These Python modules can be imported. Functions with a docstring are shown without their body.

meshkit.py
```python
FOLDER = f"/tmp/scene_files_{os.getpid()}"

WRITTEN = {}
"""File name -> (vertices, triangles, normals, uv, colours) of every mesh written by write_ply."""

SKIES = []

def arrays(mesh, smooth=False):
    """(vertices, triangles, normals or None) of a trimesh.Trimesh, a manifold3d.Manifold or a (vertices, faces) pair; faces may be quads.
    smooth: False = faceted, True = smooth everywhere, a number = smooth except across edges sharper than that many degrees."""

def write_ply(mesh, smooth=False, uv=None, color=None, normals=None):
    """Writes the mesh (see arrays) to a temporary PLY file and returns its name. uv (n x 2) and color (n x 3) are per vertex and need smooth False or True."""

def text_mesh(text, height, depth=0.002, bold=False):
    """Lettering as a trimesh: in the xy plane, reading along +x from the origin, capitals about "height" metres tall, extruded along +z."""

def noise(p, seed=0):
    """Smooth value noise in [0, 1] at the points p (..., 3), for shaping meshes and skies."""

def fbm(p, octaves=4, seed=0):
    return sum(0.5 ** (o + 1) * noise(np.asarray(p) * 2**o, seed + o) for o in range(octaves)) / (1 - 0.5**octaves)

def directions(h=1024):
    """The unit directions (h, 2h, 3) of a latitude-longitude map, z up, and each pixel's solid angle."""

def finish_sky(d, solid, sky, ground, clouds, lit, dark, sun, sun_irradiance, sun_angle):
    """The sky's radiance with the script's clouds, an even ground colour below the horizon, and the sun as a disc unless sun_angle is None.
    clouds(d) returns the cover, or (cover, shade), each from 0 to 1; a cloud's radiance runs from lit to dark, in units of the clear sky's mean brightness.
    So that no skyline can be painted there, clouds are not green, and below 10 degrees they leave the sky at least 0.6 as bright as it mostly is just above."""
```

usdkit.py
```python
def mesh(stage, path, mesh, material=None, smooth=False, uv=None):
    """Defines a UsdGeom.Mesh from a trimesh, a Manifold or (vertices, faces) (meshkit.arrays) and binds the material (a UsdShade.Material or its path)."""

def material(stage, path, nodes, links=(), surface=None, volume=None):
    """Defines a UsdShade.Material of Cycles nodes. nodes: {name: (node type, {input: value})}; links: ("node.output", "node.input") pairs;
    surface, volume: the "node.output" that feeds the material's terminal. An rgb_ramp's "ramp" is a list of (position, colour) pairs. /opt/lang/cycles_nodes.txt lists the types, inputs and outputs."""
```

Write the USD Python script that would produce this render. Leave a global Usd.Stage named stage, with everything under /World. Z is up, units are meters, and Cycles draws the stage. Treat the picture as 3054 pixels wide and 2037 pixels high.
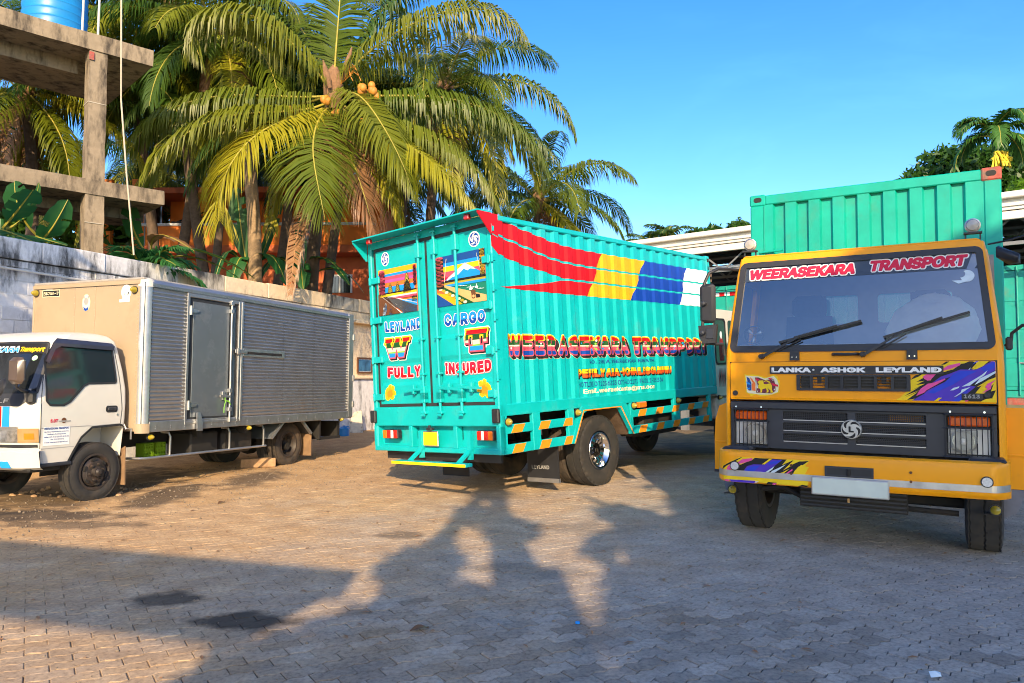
import math, random, glob
import numpy as np, trimesh, shapely
from shapely import affinity
from shapely.geometry import Polygon, box as sbox, LineString, Point
from shapely.ops import unary_union
from pxr import Usd, UsdGeom, UsdLux, UsdShade, Gf, Sdf, Vt
import usdkit, meshkit

stage = Usd.Stage.CreateInMemory()
UsdGeom.SetStageUpAxis(stage, UsdGeom.Tokens.z)
UsdGeom.SetStageMetersPerUnit(stage, 1.0)
UsdGeom.Xform.Define(stage, '/World')
stage.SetDefaultPrim(stage.GetPrimAtPath('/World'))
UsdGeom.Scope.Define(stage, '/World/Looks')

# ------------------------------------------------------------------ camera
cam = UsdGeom.Camera.Define(stage, '/World/camera')
cam.CreateHorizontalApertureAttr(36.0)
cam.CreateVerticalApertureAttr(36.0 * 683 / 1024)
cam.CreateFocalLengthAttr(36.0 * 2204.4 / 3054)
cam.CreateClippingRangeAttr(Gf.Vec2f(0.05, 3000))
cx = UsdGeom.Xformable(cam)
cx.AddTranslateOp().Set(Gf.Vec3d(0, 0, 1.552))
cx.AddRotateXOp().Set(90 + 2.646)
cam.CreateExposureAttr(1.38)

# ------------------------------------------------------------------ sun and sky
SUN_EL = math.radians(25.0)
SUN_AZ = np.array([0.03, -0.998]); SUN_AZ /= np.linalg.norm(SUN_AZ)
SUN = np.array([SUN_AZ[0] * math.cos(SUN_EL), SUN_AZ[1] * math.cos(SUN_EL), math.sin(SUN_EL)])
sky_mat = usdkit.material(stage, '/World/Looks/sky_look', {
    'sky': ('sky_texture', {'sky_type': 'single_scattering', 'sun_disc': False, 'sun_elevation': SUN_EL,
                            'sun_rotation': math.atan2(SUN[0], SUN[1]), 'altitude': 0.0, 'air_density': 1.0,
                            'aerosol_density': 1.0, 'ozone_density': 3.0}),
    'hs': ('hsv', {'hue': 0.511, 'saturation': 1.34, 'value': 0.90}),
    'tc': ('texture_coordinate', {}), 'mp': ('mapping', {'scale': (1.6, 1.6, 5.0)}), 'nz': ('noise_texture', {'scale': 1.7, 'detail': 7.0, 'roughness': .62, 'distortion': .4}),
    'rp': ('rgb_ramp', {'ramp': [(.35, (.95, .97, .985)), (.55, (1.0, 1.0, 1.0)), (.75, (1.16, 1.10, 1.05))]}), 'ml': ('mix', {'mix_type': 'multiply', 'fac': 1.0}),
    'bg': ('background_shader', {'strength': 0.15})},
    [('sky.color', 'hs.color'), ('tc.generated', 'mp.vector'), ('mp.vector', 'nz.vector'), ('nz.fac', 'rp.fac'), ('hs.color', 'ml.color1'), ('rp.color', 'ml.color2'), ('ml.color', 'bg.color')], surface='bg.background')
dome = UsdLux.DomeLight.Define(stage, '/World/sky')
UsdShade.MaterialBindingAPI.Apply(dome.GetPrim()).Bind(sky_mat)
dome.GetPrim().SetCustomDataByKey('kind', 'structure')
sun = UsdLux.DistantLight.Define(stage, '/World/sun')
sun.CreateNormalizeAttr(True)
sun.CreateIntensityAttr(0.80)
sun.CreateAngleAttr(0.5)
sun.CreateColorAttr(Gf.Vec3f(1.0, 0.75, 0.46))
_z = SUN; _x = np.cross([0, 0, 1.0], _z); _x /= np.linalg.norm(_x); _y = np.cross(_z, _x)
UsdGeom.Xformable(sun).AddTransformOp().Set(Gf.Matrix4d(*_x, 0, *_y, 0, *_z, 0, 0, 0, 0, 1))

# ------------------------------------------------------------------ prim helpers
_used = {}
def numbered(parent, name):
    k = (parent, name); n = _used.get(k, 0); _used[k] = n + 1
    return f'{parent}/{name}' if n == 0 else f'{parent}/{name}_{n:03d}'
def meta(prim, label=None, cat=None, group=None, kind=None):
    for k, v in (('label', label), ('category', cat), ('group', group), ('kind', kind)):
        if v: prim.SetCustomDataByKey(k, v)
def M4(Rm, t):
    return Gf.Matrix4d(*[float(a) for a in (*Rm[:, 0], 0, *Rm[:, 1], 0, *Rm[:, 2], 0, *t, 1)])
def Rot(yaw, pitch=0, roll=0):
    c, s = math.cos, math.sin
    return (np.array([[c(yaw), -s(yaw), 0], [s(yaw), c(yaw), 0], [0, 0, 1]]) @
            np.array([[c(pitch), 0, s(pitch)], [0, 1, 0], [-s(pitch), 0, c(pitch)]]) @
            np.array([[1, 0, 0], [0, c(roll), -s(roll)], [0, s(roll), c(roll)]]))
I3 = np.eye(3)
def thing(name, label, cat, Rm=I3, t=(0, 0, 0), group=None, kind=None):
    path = numbered('/World', name)
    x = UsdGeom.Xform.Define(stage, path)
    x.AddTransformOp().Set(M4(np.asarray(Rm, float), t))
    meta(x.GetPrim(), label, cat, group, kind)
    return path
def part(parent, name, mesh, mat, label=None, smooth=35, kind=None, uv=None):
    if isinstance(mesh, list):
        if len(mesh) > 1 and kind != 'stuff':       # separate pieces: a prim each
            return [part(parent, name, q, mat, label, smooth, kind, uv) for q in mesh][0]
        mesh = cat(mesh)
    path = numbered(parent, name)
    m = usdkit.mesh(stage, path, mesh, mat, smooth=smooth, uv=uv)
    meta(m.GetPrim(), label=label, kind=kind)
    return path
def single(name, mesh, mat, label=None, cat_=None, group=None, kind=None, smooth=35):
    if isinstance(mesh, list): mesh = cat(mesh)
    path = numbered('/World', name)
    m = usdkit.mesh(stage, path, mesh, mat, smooth=smooth)
    meta(m.GetPrim(), label, cat_, group, kind)
    return path

# ------------------------------------------------------------------ geometry helpers
def tm(v, f): return trimesh.Trimesh(np.asarray(v, float), np.asarray(f, int), process=False)
def cat(l):
    l = [a for a in l if a is not None and len(a.faces)]
    return l[0] if len(l) == 1 else trimesh.util.concatenate(l)
_BOXF = [[0, 2, 1], [0, 3, 2], [4, 5, 6], [4, 6, 7], [0, 1, 5], [0, 5, 4], [1, 2, 6], [1, 6, 5], [2, 3, 7], [2, 7, 6], [3, 0, 4], [3, 4, 7]]
def box(x0, x1, y0, y1, z0, z1, bev=0):
    x0, x1 = min(x0, x1), max(x0, x1); y0, y1 = min(y0, y1), max(y0, y1); z0, z1 = min(z0, z1), max(z0, z1)
    if bev <= 0:
        return tm([[x0, y0, z0], [x1, y0, z0], [x1, y1, z0], [x0, y1, z0], [x0, y0, z1], [x1, y0, z1], [x1, y1, z1], [x0, y1, z1]], _BOXF)
    b = min(bev, (x1 - x0) * .45, (y1 - y0) * .45, (z1 - z0) * .45); p = []
    for x, sx in ((x0, 1), (x1, -1)):
        for y, sy in ((y0, 1), (y1, -1)):
            for z, sz in ((z0, 1), (z1, -1)):
                p += [[x + sx * b, y + sy * b, z], [x + sx * b, y, z + sz * b], [x, y + sy * b, z + sz * b]]
    return trimesh.convex.convex_hull(np.array(p))
def hull(p): return trimesh.convex.convex_hull(np.array(p, float))
def sweep(pts, r, n=8, closed_ends=True):
    """Tube along points; r a number or a list."""
    P = np.asarray(pts, float); m = len(P); rr = np.broadcast_to(np.asarray(r, float), (m,))
    T = np.gradient(P, axis=0); T /= np.linalg.norm(T, axis=1)[:, None] + 1e-12
    a = np.array([0, 0, 1.0]) if abs(T[0][2]) < .9 else np.array([1.0, 0, 0])
    u = np.cross(T[0], a); u /= np.linalg.norm(u); V = []
    ang = np.arange(n) * 2 * math.pi / n
    for i in range(m):
        u = u - T[i] * (u @ T[i]); u /= np.linalg.norm(u); w = np.cross(T[i], u)
        V.append(P[i] + rr[i] * (np.cos(ang)[:, None] * u + np.sin(ang)[:, None] * w))
    V = np.vstack(V); F = []
    for i in range(m - 1):
        for k in range(n):
            a0, a1 = i * n + k, i * n + (k + 1) % n
            F += [[a0, a1, a1 + n], [a0, a1 + n, a0 + n]]
    if closed_ends:
        V = np.vstack([V, P[0], P[-1]])
        for k in range(n):
            F += [[m * n, (k + 1) % n, k], [m * n + 1, (m - 1) * n + k, (m - 1) * n + (k + 1) % n]]
    return tm(V, F)
def bar(p, q, w, h, up=(0, 0, 1)):
    """Rectangular bar from p to q."""
    p, q = np.asarray(p, float), np.asarray(q, float); d = q - p; d /= np.linalg.norm(d)
    s = np.cross(d, up); s /= np.linalg.norm(s); u = np.cross(s, d)
    V = [e + a * s * w / 2 + b * u * h / 2 for e in (p, q) for a, b in ((-1, -1), (1, -1), (1, 1), (-1, 1))]
    return hull(V)
def lathe(prof, c, axis, n=32, caps=False):
    """prof [(r, a)], revolved about the axis through c."""
    axis = np.asarray(axis, float); axis /= np.linalg.norm(axis)
    a0 = np.array([0, 0, 1.0]) if abs(axis[2]) < .9 else np.array([1.0, 0, 0])
    u = np.cross(axis, a0); u /= np.linalg.norm(u); w = np.cross(axis, u)
    pr = np.asarray(prof, float); ang = np.arange(n) * 2 * math.pi / n; m = len(pr)
    ring = np.cos(ang)[:, None] * u + np.sin(ang)[:, None] * w
    V = np.vstack([np.asarray(c) + pr[i, 0] * ring + pr[i, 1] * axis for i in range(m)]); F = []
    for i in range(m - 1):
        for k in range(n):
            p_, q_ = i * n + k, i * n + (k + 1) % n
            F += [[p_, q_, q_ + n], [p_, q_ + n, p_ + n]]
    return tm(V, F)
def cyl(p, q, r, n=14, r1=None):
    p, q = np.asarray(p, float), np.asarray(q, float)
    return sweep([p, q], [r, r if r1 is None else r1], n)
def polys(g):
    if g is None or g.is_empty: return []
    if g.geom_type == 'Polygon': return [g]
    return [p for p in getattr(g, 'geoms', []) for p in polys(p)]
def tri2(g):
    out = []
    for p in polys(g):
        if p.area < 1e-9: continue
        v, f = trimesh.creation.triangulate_polygon(p, engine='earcut')
        out.append((np.asarray(v)[:, :2], np.asarray(f)))
    return out
def sheet(g, fn, breaks=None, axis=0, ref=None):
    """Flat 2-D shape laid on a surface: fn maps (n, 2) to (n, 3). breaks: cut lines across the axis so that it follows folds. ref: outward direction."""
    parts = []
    if breaks is not None:
        x0, y0, x1, y1 = g.bounds; lo, hi = (x0, x1) if axis == 0 else (y0, y1)
        bs = [lo] + [b for b in breaks if lo < b < hi] + [hi]
        for a, b in zip(bs[:-1], bs[1:]):
            parts += tri2(g.intersection(sbox(a, y0 - 1, b, y1 + 1) if axis == 0 else sbox(x0 - 1, a, x1 + 1, b)))
    else: parts = tri2(g)
    ms = []
    for v, f in parts:
        P = fn(v)
        if ref is not None and len(f):
            n = np.cross(P[f[:, 1]] - P[f[:, 0]], P[f[:, 2]] - P[f[:, 0]]).sum(0)
            if n @ np.asarray(ref) < 0: f = f[:, ::-1]
        ms.append(tm(P, f))
    return cat(ms) if ms else None
def slab(g, fn, n, t):
    """2-D shape extruded: fn maps to its front face, thickness t goes against n (a constant vector)."""
    n = np.asarray(n, float); ms = []
    for p in polys(g):
        m = trimesh.creation.extrude_polygon(p, 1.0, engine='earcut')
        V = np.asarray(m.vertices); P = fn(V[:, :2]) - n * t * (1 - V[:, 2:3]); F = np.asarray(m.faces)
        q = tm(P, F)
        if q.volume < 0: q = tm(P, F[:, ::-1])
        ms.append(q)
    return cat(ms)
def rrect(x0, y0, x1, y1, r, n=5):
    return sbox(x0 + r, y0 + r, x1 - r, y1 - r).buffer(r, quad_segs=n)
def poly(*p): return Polygon(p).buffer(0)
def xzmap(y): return lambda v: np.stack([v[:, 0], np.full(len(v), y), v[:, 1]], 1)
def yzmap(x): return lambda v: np.stack([np.full(len(v), x), v[:, 0], v[:, 1]], 1)
def xymap(z): return lambda v: np.stack([v[:, 0], v[:, 1], np.full(len(v), z)], 1)
def quadmap(q, w, h):
    """projective map from a drawing w x h (y down) to the four corners q given clockwise from the top left"""
    A = []; B = []
    for (x, y), (X, Y) in zip([(0, 0), (w, 0), (w, h), (0, h)], q):
        A += [[x, y, 1, 0, 0, 0, -X * x, -X * y], [0, 0, 0, x, y, 1, -Y * x, -Y * y]]; B += [X, Y]
    H = np.append(np.linalg.solve(np.array(A, float), np.array(B, float)), 1).reshape(3, 3)
    def f(p):
        p = np.asarray(p, float); r = np.c_[p, np.ones(len(p))] @ H.T
        return r[:, :2] / r[:, 2:]
    return f
def mapg(g, f): return shapely.transform(g, f)

_FONT = {}
def glyphs(text, x0=None, y0=0, w=None, h=1.0, shear=0.0, bold=0, font='Inter', warp=None, flip=False):
    """Lettering as a shapely shape; its box is x0..x0+w, y0..y0+h."""
    from PIL import Image, ImageDraw, ImageFont
    key = (text, bold, font)
    if key not in _FONT:
        ft = ImageFont.truetype(glob.glob(f'/opt/blender-*/*/datafiles/fonts/{font}.woff2')[0], 110)
        a, b, c, d = ft.getbbox(text, anchor='ls', stroke_width=bold)
        im = Image.new('L', (c - a + 10, d - b + 10))
        ImageDraw.Draw(im).text((5 - a, 5 - b), text, 255, ft, anchor='ls', stroke_width=bold)
        on = np.pad(np.asarray(im) > 127, ((0, 0), (1, 1))).astype(np.int8)
        r, s = np.nonzero(np.diff(on, axis=1) == 1); e = np.nonzero(np.diff(on, axis=1) == -1)[1]
        _FONT[key] = unary_union(shapely.box(s, -r - 1, e, -r)).buffer(.7).buffer(-.7).simplify(.9)
    g = _FONT[key]; a, b, c, d = g.bounds
    g = affinity.translate(g, -a, -b); sy = h / (d - b); sx = sy if w is None else w / (c - a)
    g = affinity.scale(g, sx, sy, origin=(0, 0))
    if shear:
        g = affinity.affine_transform(g, [1, shear, 0, 1, 0, 0])
        if w is not None:
            a, b, c, d = g.bounds; g = affinity.scale(affinity.translate(g, -a, 0), w / (c - a), 1, origin=(0, 0))
    if warp: g = shapely.transform(g, warp)
    return affinity.translate(g, x0 or 0, y0)
def cells(text, x0, z0, w, h, bold=8, fill=.90, warp=None):
    """block lettering: every letter stretched to the same cell, narrow ones to half a cell"""
    wt = [.5 if t in "I1.-' " else 1. for t in text]; c = w / sum(wt); o = []; x = x0
    for t, k in zip(text, wt):
        if t != ' ': o.append(glyphs(t, x, z0 + (h * .4 if t == '-' else 0), c * k - c * (1 - fill), h * (.2 if t == '-' else 1), bold=bold))
        x += c * k
    return unary_union(o)
# ------------------------------------------------------------------ materials
LK = '/World/Looks/'
MAT = {}
def lin(c):
    """sRGB 0..255 to linear"""
    c = np.asarray(c, float) / 255
    return tuple(np.where(c <= .04045, c / 12.92, ((c + .055) / 1.055) ** 2.4))
def mat(name, col, rough=.5, metal=0., var=.12, scale=6., bump=0., bscale=40., coat=0., dirt=0., dirt_col=(.16, .115, .07), dscale=2.5, spec=.5, island=0., dist=.01):
    """Painted / plain surface: colour with noise variation, grime in patches, fine relief."""
    N = {'tc': ('texture_coordinate', {}), 'n1': ('noise_texture', {'scale': scale, 'detail': 5.0, 'roughness': .6}),
         'p': ('principled_bsdf', {'roughness': rough, 'metallic': metal, 'coat_weight': coat, 'coat_roughness': .08, 'specular_ior_level': spec})}
    L = [('tc.object', 'n1.vector')]
    lo = tuple(max(0, x * (1 - var)) for x in col); hi = tuple(min(1, x * (1 + var)) for x in col)
    N['r1'] = ('rgb_ramp', {'ramp': [(.3, lo), (.7, hi)]}); L += [('n1.fac', 'r1.fac')]; out = 'r1.color'
    if island:
        N['g'] = ('geometry', {}); N['mr'] = ('map_range', {'from_min': 0., 'from_max': 1., 'to_min': 1 - island, 'to_max': 1 + island})
        N['hv'] = ('hsv', {'hue': .5, 'saturation': 1.0, 'fac': 1.0}); L += [('g.random_per_island', 'mr.value'), (out, 'hv.color'), ('mr.result', 'hv.value')]; out = 'hv.color'
    if dirt:
        N['n2'] = ('noise_texture', {'scale': dscale, 'detail': 8.0, 'roughness': .68}); L += [('tc.object', 'n2.vector')]
        N['m2'] = ('map_range', {'from_min': .62 - .22 * dirt, 'from_max': .80 - .12 * dirt, 'to_min': 0., 'to_max': min(1., .35 + .5 * dirt), 'clamp': True}); L += [('n2.fac', 'm2.value')]
        N['mx'] = ('mix', {'color2': dirt_col}); L += [(out, 'mx.color1'), ('m2.result', 'mx.fac')]; out = 'mx.color'
        N['rr'] = ('map_range', {'from_min': 0., 'from_max': 1., 'to_min': rough, 'to_max': min(1, rough + .35), 'clamp': True}); L += [('m2.result', 'rr.value'), ('rr.result', 'p.roughness')]
    L += [(out, 'p.base_color')]
    if bump:
        N['n3'] = ('noise_texture', {'scale': bscale, 'detail': 6.0, 'roughness': .65}); N['b'] = ('bump', {'strength': bump, 'distance': dist})
        L += [('tc.object', 'n3.vector'), ('n3.fac', 'b.height'), ('b.normal', 'p.normal')]
    MAT[name] = usdkit.material(stage, LK + name, N, L, surface='p.BSDF')
    return MAT[name]
def flat(name, rgb, rough=.5, **k): return mat(name, lin(rgb) if max(rgb) > 1 else rgb, rough, **{'var': .06, 'spec': .3, **k})
def leafmat(name, c0, c1, trans=.35, tip=None):
    N = {'g': ('geometry', {}), 'oi': ('object_info', {}), 'r': ('rgb_ramp', {'ramp': [(0., c0), (.6, tuple((a + b) / 2 for a, b in zip(c0, c1))), (1., c1)]}),
         'ad': ('math', {'math_type': 'multiply_add', 'value2': .65}), 'ob': ('math', {'math_type': 'multiply', 'value2': .35}),
         'p': ('principled_bsdf', {'roughness': .42, 'specular_ior_level': .4}), 't': ('translucent_bsdf', {}), 'mx': ('mix_closure', {'fac': trans})}
    L = [('oi.random', 'ob.value1'), ('g.random_per_island', 'ad.value1'), ('ob.value', 'ad.value3'), ('ad.value', 'r.fac'), ('r.color', 'p.base_color'), ('r.color', 't.color'),
         ('p.BSDF', 'mx.closure1'), ('t.BSDF', 'mx.closure2')]
    MAT[name] = usdkit.material(stage, LK + name, N, L, surface='mx.closure')
    return MAT[name]
def glass(name, tint, ior=1.5, rough=.0, base=None):
    """Pane: see-through, reflecting by fresnel."""
    N = {'f': ('fresnel', {'IOR': ior}), 't': ('transparent_bsdf', {'color': tint}), 'g': ('glossy_bsdf', {'color': (1, 1, 1), 'roughness': rough}), 'm': ('mix_closure', {})}
    MAT[name] = usdkit.material(stage, LK + name, N, [('f.fac', 'm.fac'), ('t.BSDF', 'm.closure1'), ('g.BSDF', 'm.closure2')], surface='m.closure')
    return MAT[name]

TEAL = mat('teal_paint', (.002, .40, .41), .42, var=.10, scale=2.5, coat=.10, spec=.4, dirt=.34, dirt_col=(.075, .25, .22), bump=.05, bscale=14)
TEAL_OLD = mat('container_green_paint', (.001, .33, .25), .48, var=.12, scale=3, coat=.0, spec=.35, dirt=.42, dirt_col=(.05, .20, .14), bump=.12, bscale=9)
TEAL_DARK = mat('parked_green_paint', (.006, .30, .24), .5, var=.12, scale=3, dirt=.3)
RUST = mat('rusty_red_primer', (.33, .07, .05), .75, var=.3, scale=20, dirt=.6, dirt_col=(.02, .24, .18), dscale=7)
YELLOW = mat('amber_cab_paint', (.86, .335, .0), .38, var=.05, scale=2.5, coat=.12, spec=.3, dirt=.26, dirt_col=(.50, .21, .02), bump=.03, bscale=5)
BLACKP = mat('black_plastic', (.016, .017, .02), .5, var=.2, bump=.1, bscale=120)
BLACKS = mat('satin_black_panel', (.022, .025, .033), .42, var=.15, dirt=.15, dirt_col=(.06, .055, .05))
CHASSIS = mat('chassis_black', (.012, .011, .010), .7, var=.3, dirt=.35, dirt_col=(.07, .05, .035))
RUBBER = mat('tyre_rubber', (.022, .021, .020), .8, var=.25, bump=.15, bscale=60, dirt=.5, dirt_col=(.085, .065, .045), dscale=5)
RUBBER_DUSTY = mat('dusty_tyre_rubber', (.032, .027, .022), .85, var=.25, bump=.15, bscale=60, dirt=.9, dirt_col=(.12, .08, .05), dscale=4)
SEAL = mat('door_seal_rubber', (.02, .022, .024), .65, var=.2)
RIM_BLACK = mat('rusty_black_rim', (.028, .022, .019), .55, var=.3, dirt=.5, dirt_col=(.10, .055, .03), dscale=8)
CHROME = mat('chrome', (.78, .78, .78), .12, metal=1., var=.04)
STEEL = mat('galvanised_steel', (.50, .50, .49), .38, metal=.9, var=.15, dirt=.35, dirt_col=(.22, .16, .10))
ALU = mat('ribbed_aluminium', (.40, .405, .41), .34, metal=.85, var=.10, scale=3, dirt=.38, dirt_col=(.26, .22, .17), dscale=1.6)
ALU_SMOOTH = mat('door_aluminium', (.19, .215, .235), .30, metal=.6, var=.10, scale=2, dirt=.4, dirt_col=(.30, .28, .25), dscale=1.5)
BEIGE = mat('beige_sheet', (.33, .255, .165), .5, var=.06, scale=2, dirt=.3, dirt_col=(.22, .15, .09), dscale=2.2)
WHITEP = mat('white_cab_paint', (.58, .56, .50), .28, var=.03, scale=2, coat=.4, dirt=.2, dirt_col=(.42, .35, .25))
GLASS_W = glass('windscreen_glass', (.88, .91, .91), 2.4)
GLASS_D = glass('door_glass', (.45, .62, .55), 1.6)
GLASS_C = glass('lamp_glass', (.92, .93, .93), 1.5, .02)
GLASS_DARK = mat('dark_pane', (.012, .014, .016), .08, var=.1, coat=.6)
AMBER = mat('amber_lens', (.75, .16, .006), .2, coat=.5, var=.1)
AMBER_OLD = mat('faded_amber_lens', (.32, .20, .08), .22, coat=.5, var=.15)
RED_LENS = mat('red_lens', (.48, .012, .006), .2, coat=.5, var=.1)
CLEAR_LENS = mat('clear_lens', (.62, .61, .58), .15, coat=.6, var=.1)
YEL_LENS = mat('yellow_marker_lens', (.30, .23, .015), .2, coat=.6, var=.15)
WHITE = flat('white_print', (.78, .78, .75)); BLACK = flat('black_print', (.012, .012, .013)); RED = flat('red_print', (.52, .004, .008))
CRIMSON = flat('crimson_print', (.60, .012, .05)); ORANGE = flat('orange_print', (.72, .24, .012)); YEL = flat('yellow_print', (.80, .56, .01))
GOLD = flat('golden_print', (.78, .36, .008)); BLUE = flat('royal_blue_print', (.005, .055, .32)); SKYB = flat('sky_blue_print', (.01, .25, .70))
GREEN = flat('dark_green_print', (.012, .075, .018)); PINK = flat('pink_print', (.72, .08, .30)); ROSE = flat('rose_print', (.50, .07, .12))
PURPLE = flat('violet_print', (.075, .035, .42)); INDIGO = flat('indigo_print', (.02, .05, .52)); CREAM = flat('cream_print', (.72, .68, .45))
BROWN = flat('brown_print', (.12, .05, .02)); OLIVE = flat('olive_print', (.36, .29, .03)); LAKE = flat('lake_green_print', (.01, .17, .11))
ROADC = flat('asphalt_print', (.06, .065, .07)); PALEB = flat('pale_blue_print', (.55, .66, .72)); SAND = flat('sand_print', (.60, .36, .14)); NAVY = flat('navy_print', (.01, .06, .25)); GREYP = flat('grey_print', (.28, .28, .27))
LEAFGREEN_P = flat('lime_print', (.18, .45, .05)); PLATE_Y = flat('yellow_plate', (.80, .55, .01)); PLATE_G = flat('pale_plate', (.56, .62, .54))
SEAT = mat('dark_seat_cloth', (.022, .022, .024), .9, var=.2); CLOTH = mat('white_cloth', (.62, .60, .55), .9, var=.08, bump=.5, bscale=9, dist=.05)
def moldwall(name, col, dk, zc, thr, add, island=.1):
    N = {'g': ('geometry', {}), 'sx': ('separate_xyz', {}), 'n1': ('noise_texture', {'scale': 2.2, 'detail': 9.0, 'roughness': .7}), 'n2': ('noise_texture', {'scale': 9., 'detail': 6.0, 'roughness': .6}),
         'mp': ('mapping', {'scale': (1.6, 1.6, .45)}), 'z': ('math', {'math_type': 'subtract', 'value2': zc}), 'za': ('math', {'math_type': 'absolute'}), 'zm': ('map_range', {'from_min': .0, 'from_max': .42, 'to_min': add, 'to_max': 0., 'clamp': True}),
         'ad': ('math', {'math_type': 'add'}), 'mr': ('map_range', {'from_min': thr, 'from_max': thr + .17, 'to_min': 0., 'to_max': .93, 'clamp': True}),
         'r': ('rgb_ramp', {'ramp': [(.3, tuple(x * .86 for x in col)), (.7, tuple(min(1, x * 1.08) for x in col))]}), 'hm': ('map_range', {'from_min': 0., 'from_max': 1., 'to_min': 1 - island, 'to_max': 1 + island}), 'hv': ('hsv', {'hue': .5, 'saturation': 1., 'fac': 1.}), 'oi': ('object_info', {}),
         'mx': ('mix', {'color2': dk}), 'b': ('bump', {'strength': .5, 'distance': .02}), 'p': ('principled_bsdf', {'roughness': .92, 'specular_ior_level': .3})}
    L = [('g.position', 'mp.vector'), ('mp.vector', 'n1.vector'), ('g.position', 'n2.vector'), ('g.position', 'sx.vector'), ('sx.z', 'z.value1'), ('z.value', 'za.value1'), ('za.value', 'zm.value'), ('n1.fac', 'ad.value1'), ('zm.result', 'ad.value2'), ('ad.value', 'mr.value'),
         ('n2.fac', 'r.fac'), ('oi.random', 'hm.value'), ('hm.result', 'hv.value'), ('r.color', 'hv.color'), ('hv.color', 'mx.color1'), ('mr.result', 'mx.fac'), ('mx.color', 'p.base_color'), ('n2.fac', 'b.height'), ('b.normal', 'p.normal')]
    MAT[name] = usdkit.material(stage, LK + name, N, L, surface='p.BSDF'); return MAT[name]
WALL_W = moldwall('whitewashed_block', (.68, .67, .65), (.05, .05, .048), 3.33, .515, .12)
WALL_C = moldwall('cream_plaster', (.74, .58, .38), (.12, .09, .055), 3.28, .60, .10, .04)
COPING = moldwall('mouldy_coping', (.48, .43, .34), (.05, .045, .038), 3.75, .52, .12)
CONCRETE = moldwall('weathered_concrete', (.27, .215, .145), (.04, .033, .026), 50., .47, 0., .06)
ORANGEW = mat('orange_house_wall', (.85, .22, .03), .85, var=.07, scale=3, dirt=.25, dirt_col=(.30, .09, .03), bump=.1)
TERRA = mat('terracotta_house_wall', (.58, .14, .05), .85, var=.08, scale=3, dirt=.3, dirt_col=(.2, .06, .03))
PVC = mat('white_pipe', (.55, .53, .47), .5, var=.08, dirt=.4)
ROPE = mat('pale_rope', (.48, .41, .30), .9, var=.1)
TANKB = mat('blue_tank_plastic', (.012, .20, .50), .4, var=.06, coat=.2)
SHEDW = mat('cream_metal_fascia', (.68, .65, .56), .5, var=.05, dirt=.3, dirt_col=(.33, .27, .19))
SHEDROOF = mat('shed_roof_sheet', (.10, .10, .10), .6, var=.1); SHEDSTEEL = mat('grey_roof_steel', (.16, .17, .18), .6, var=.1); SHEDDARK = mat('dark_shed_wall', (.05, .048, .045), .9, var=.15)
CRATE = mat('lime_crate_plastic', (.17, .32, .012), .45, var=.08)
WOOD = mat('dusty_board', (.34, .21, .11), .85, var=.25, scale=12, bump=.3)
BARK = mat('palm_bark', (.30, .21, .12), .9, var=.3, scale=8, dirt=.5, dirt_col=(.07, .05, .03), bump=.6, bscale=22, dist=.02)
BARK_D = mat('dark_palm_bark', (.11, .075, .05), .9, var=.3, scale=8, dirt=.5, dirt_col=(.03, .025, .02), bump=.6, bscale=22, dist=.02)
HUSK = mat('brown_husk', (.20, .11, .055), .9, var=.3, scale=10, bump=.5)
NUT_O = mat('orange_coconut', (.48, .19, .02), .6, var=.35, scale=7, dirt=.4, dirt_col=(.2, .09, .03)); NUT_G = mat('green_coconut', (.38, .42, .03), .45, var=.15)
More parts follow.
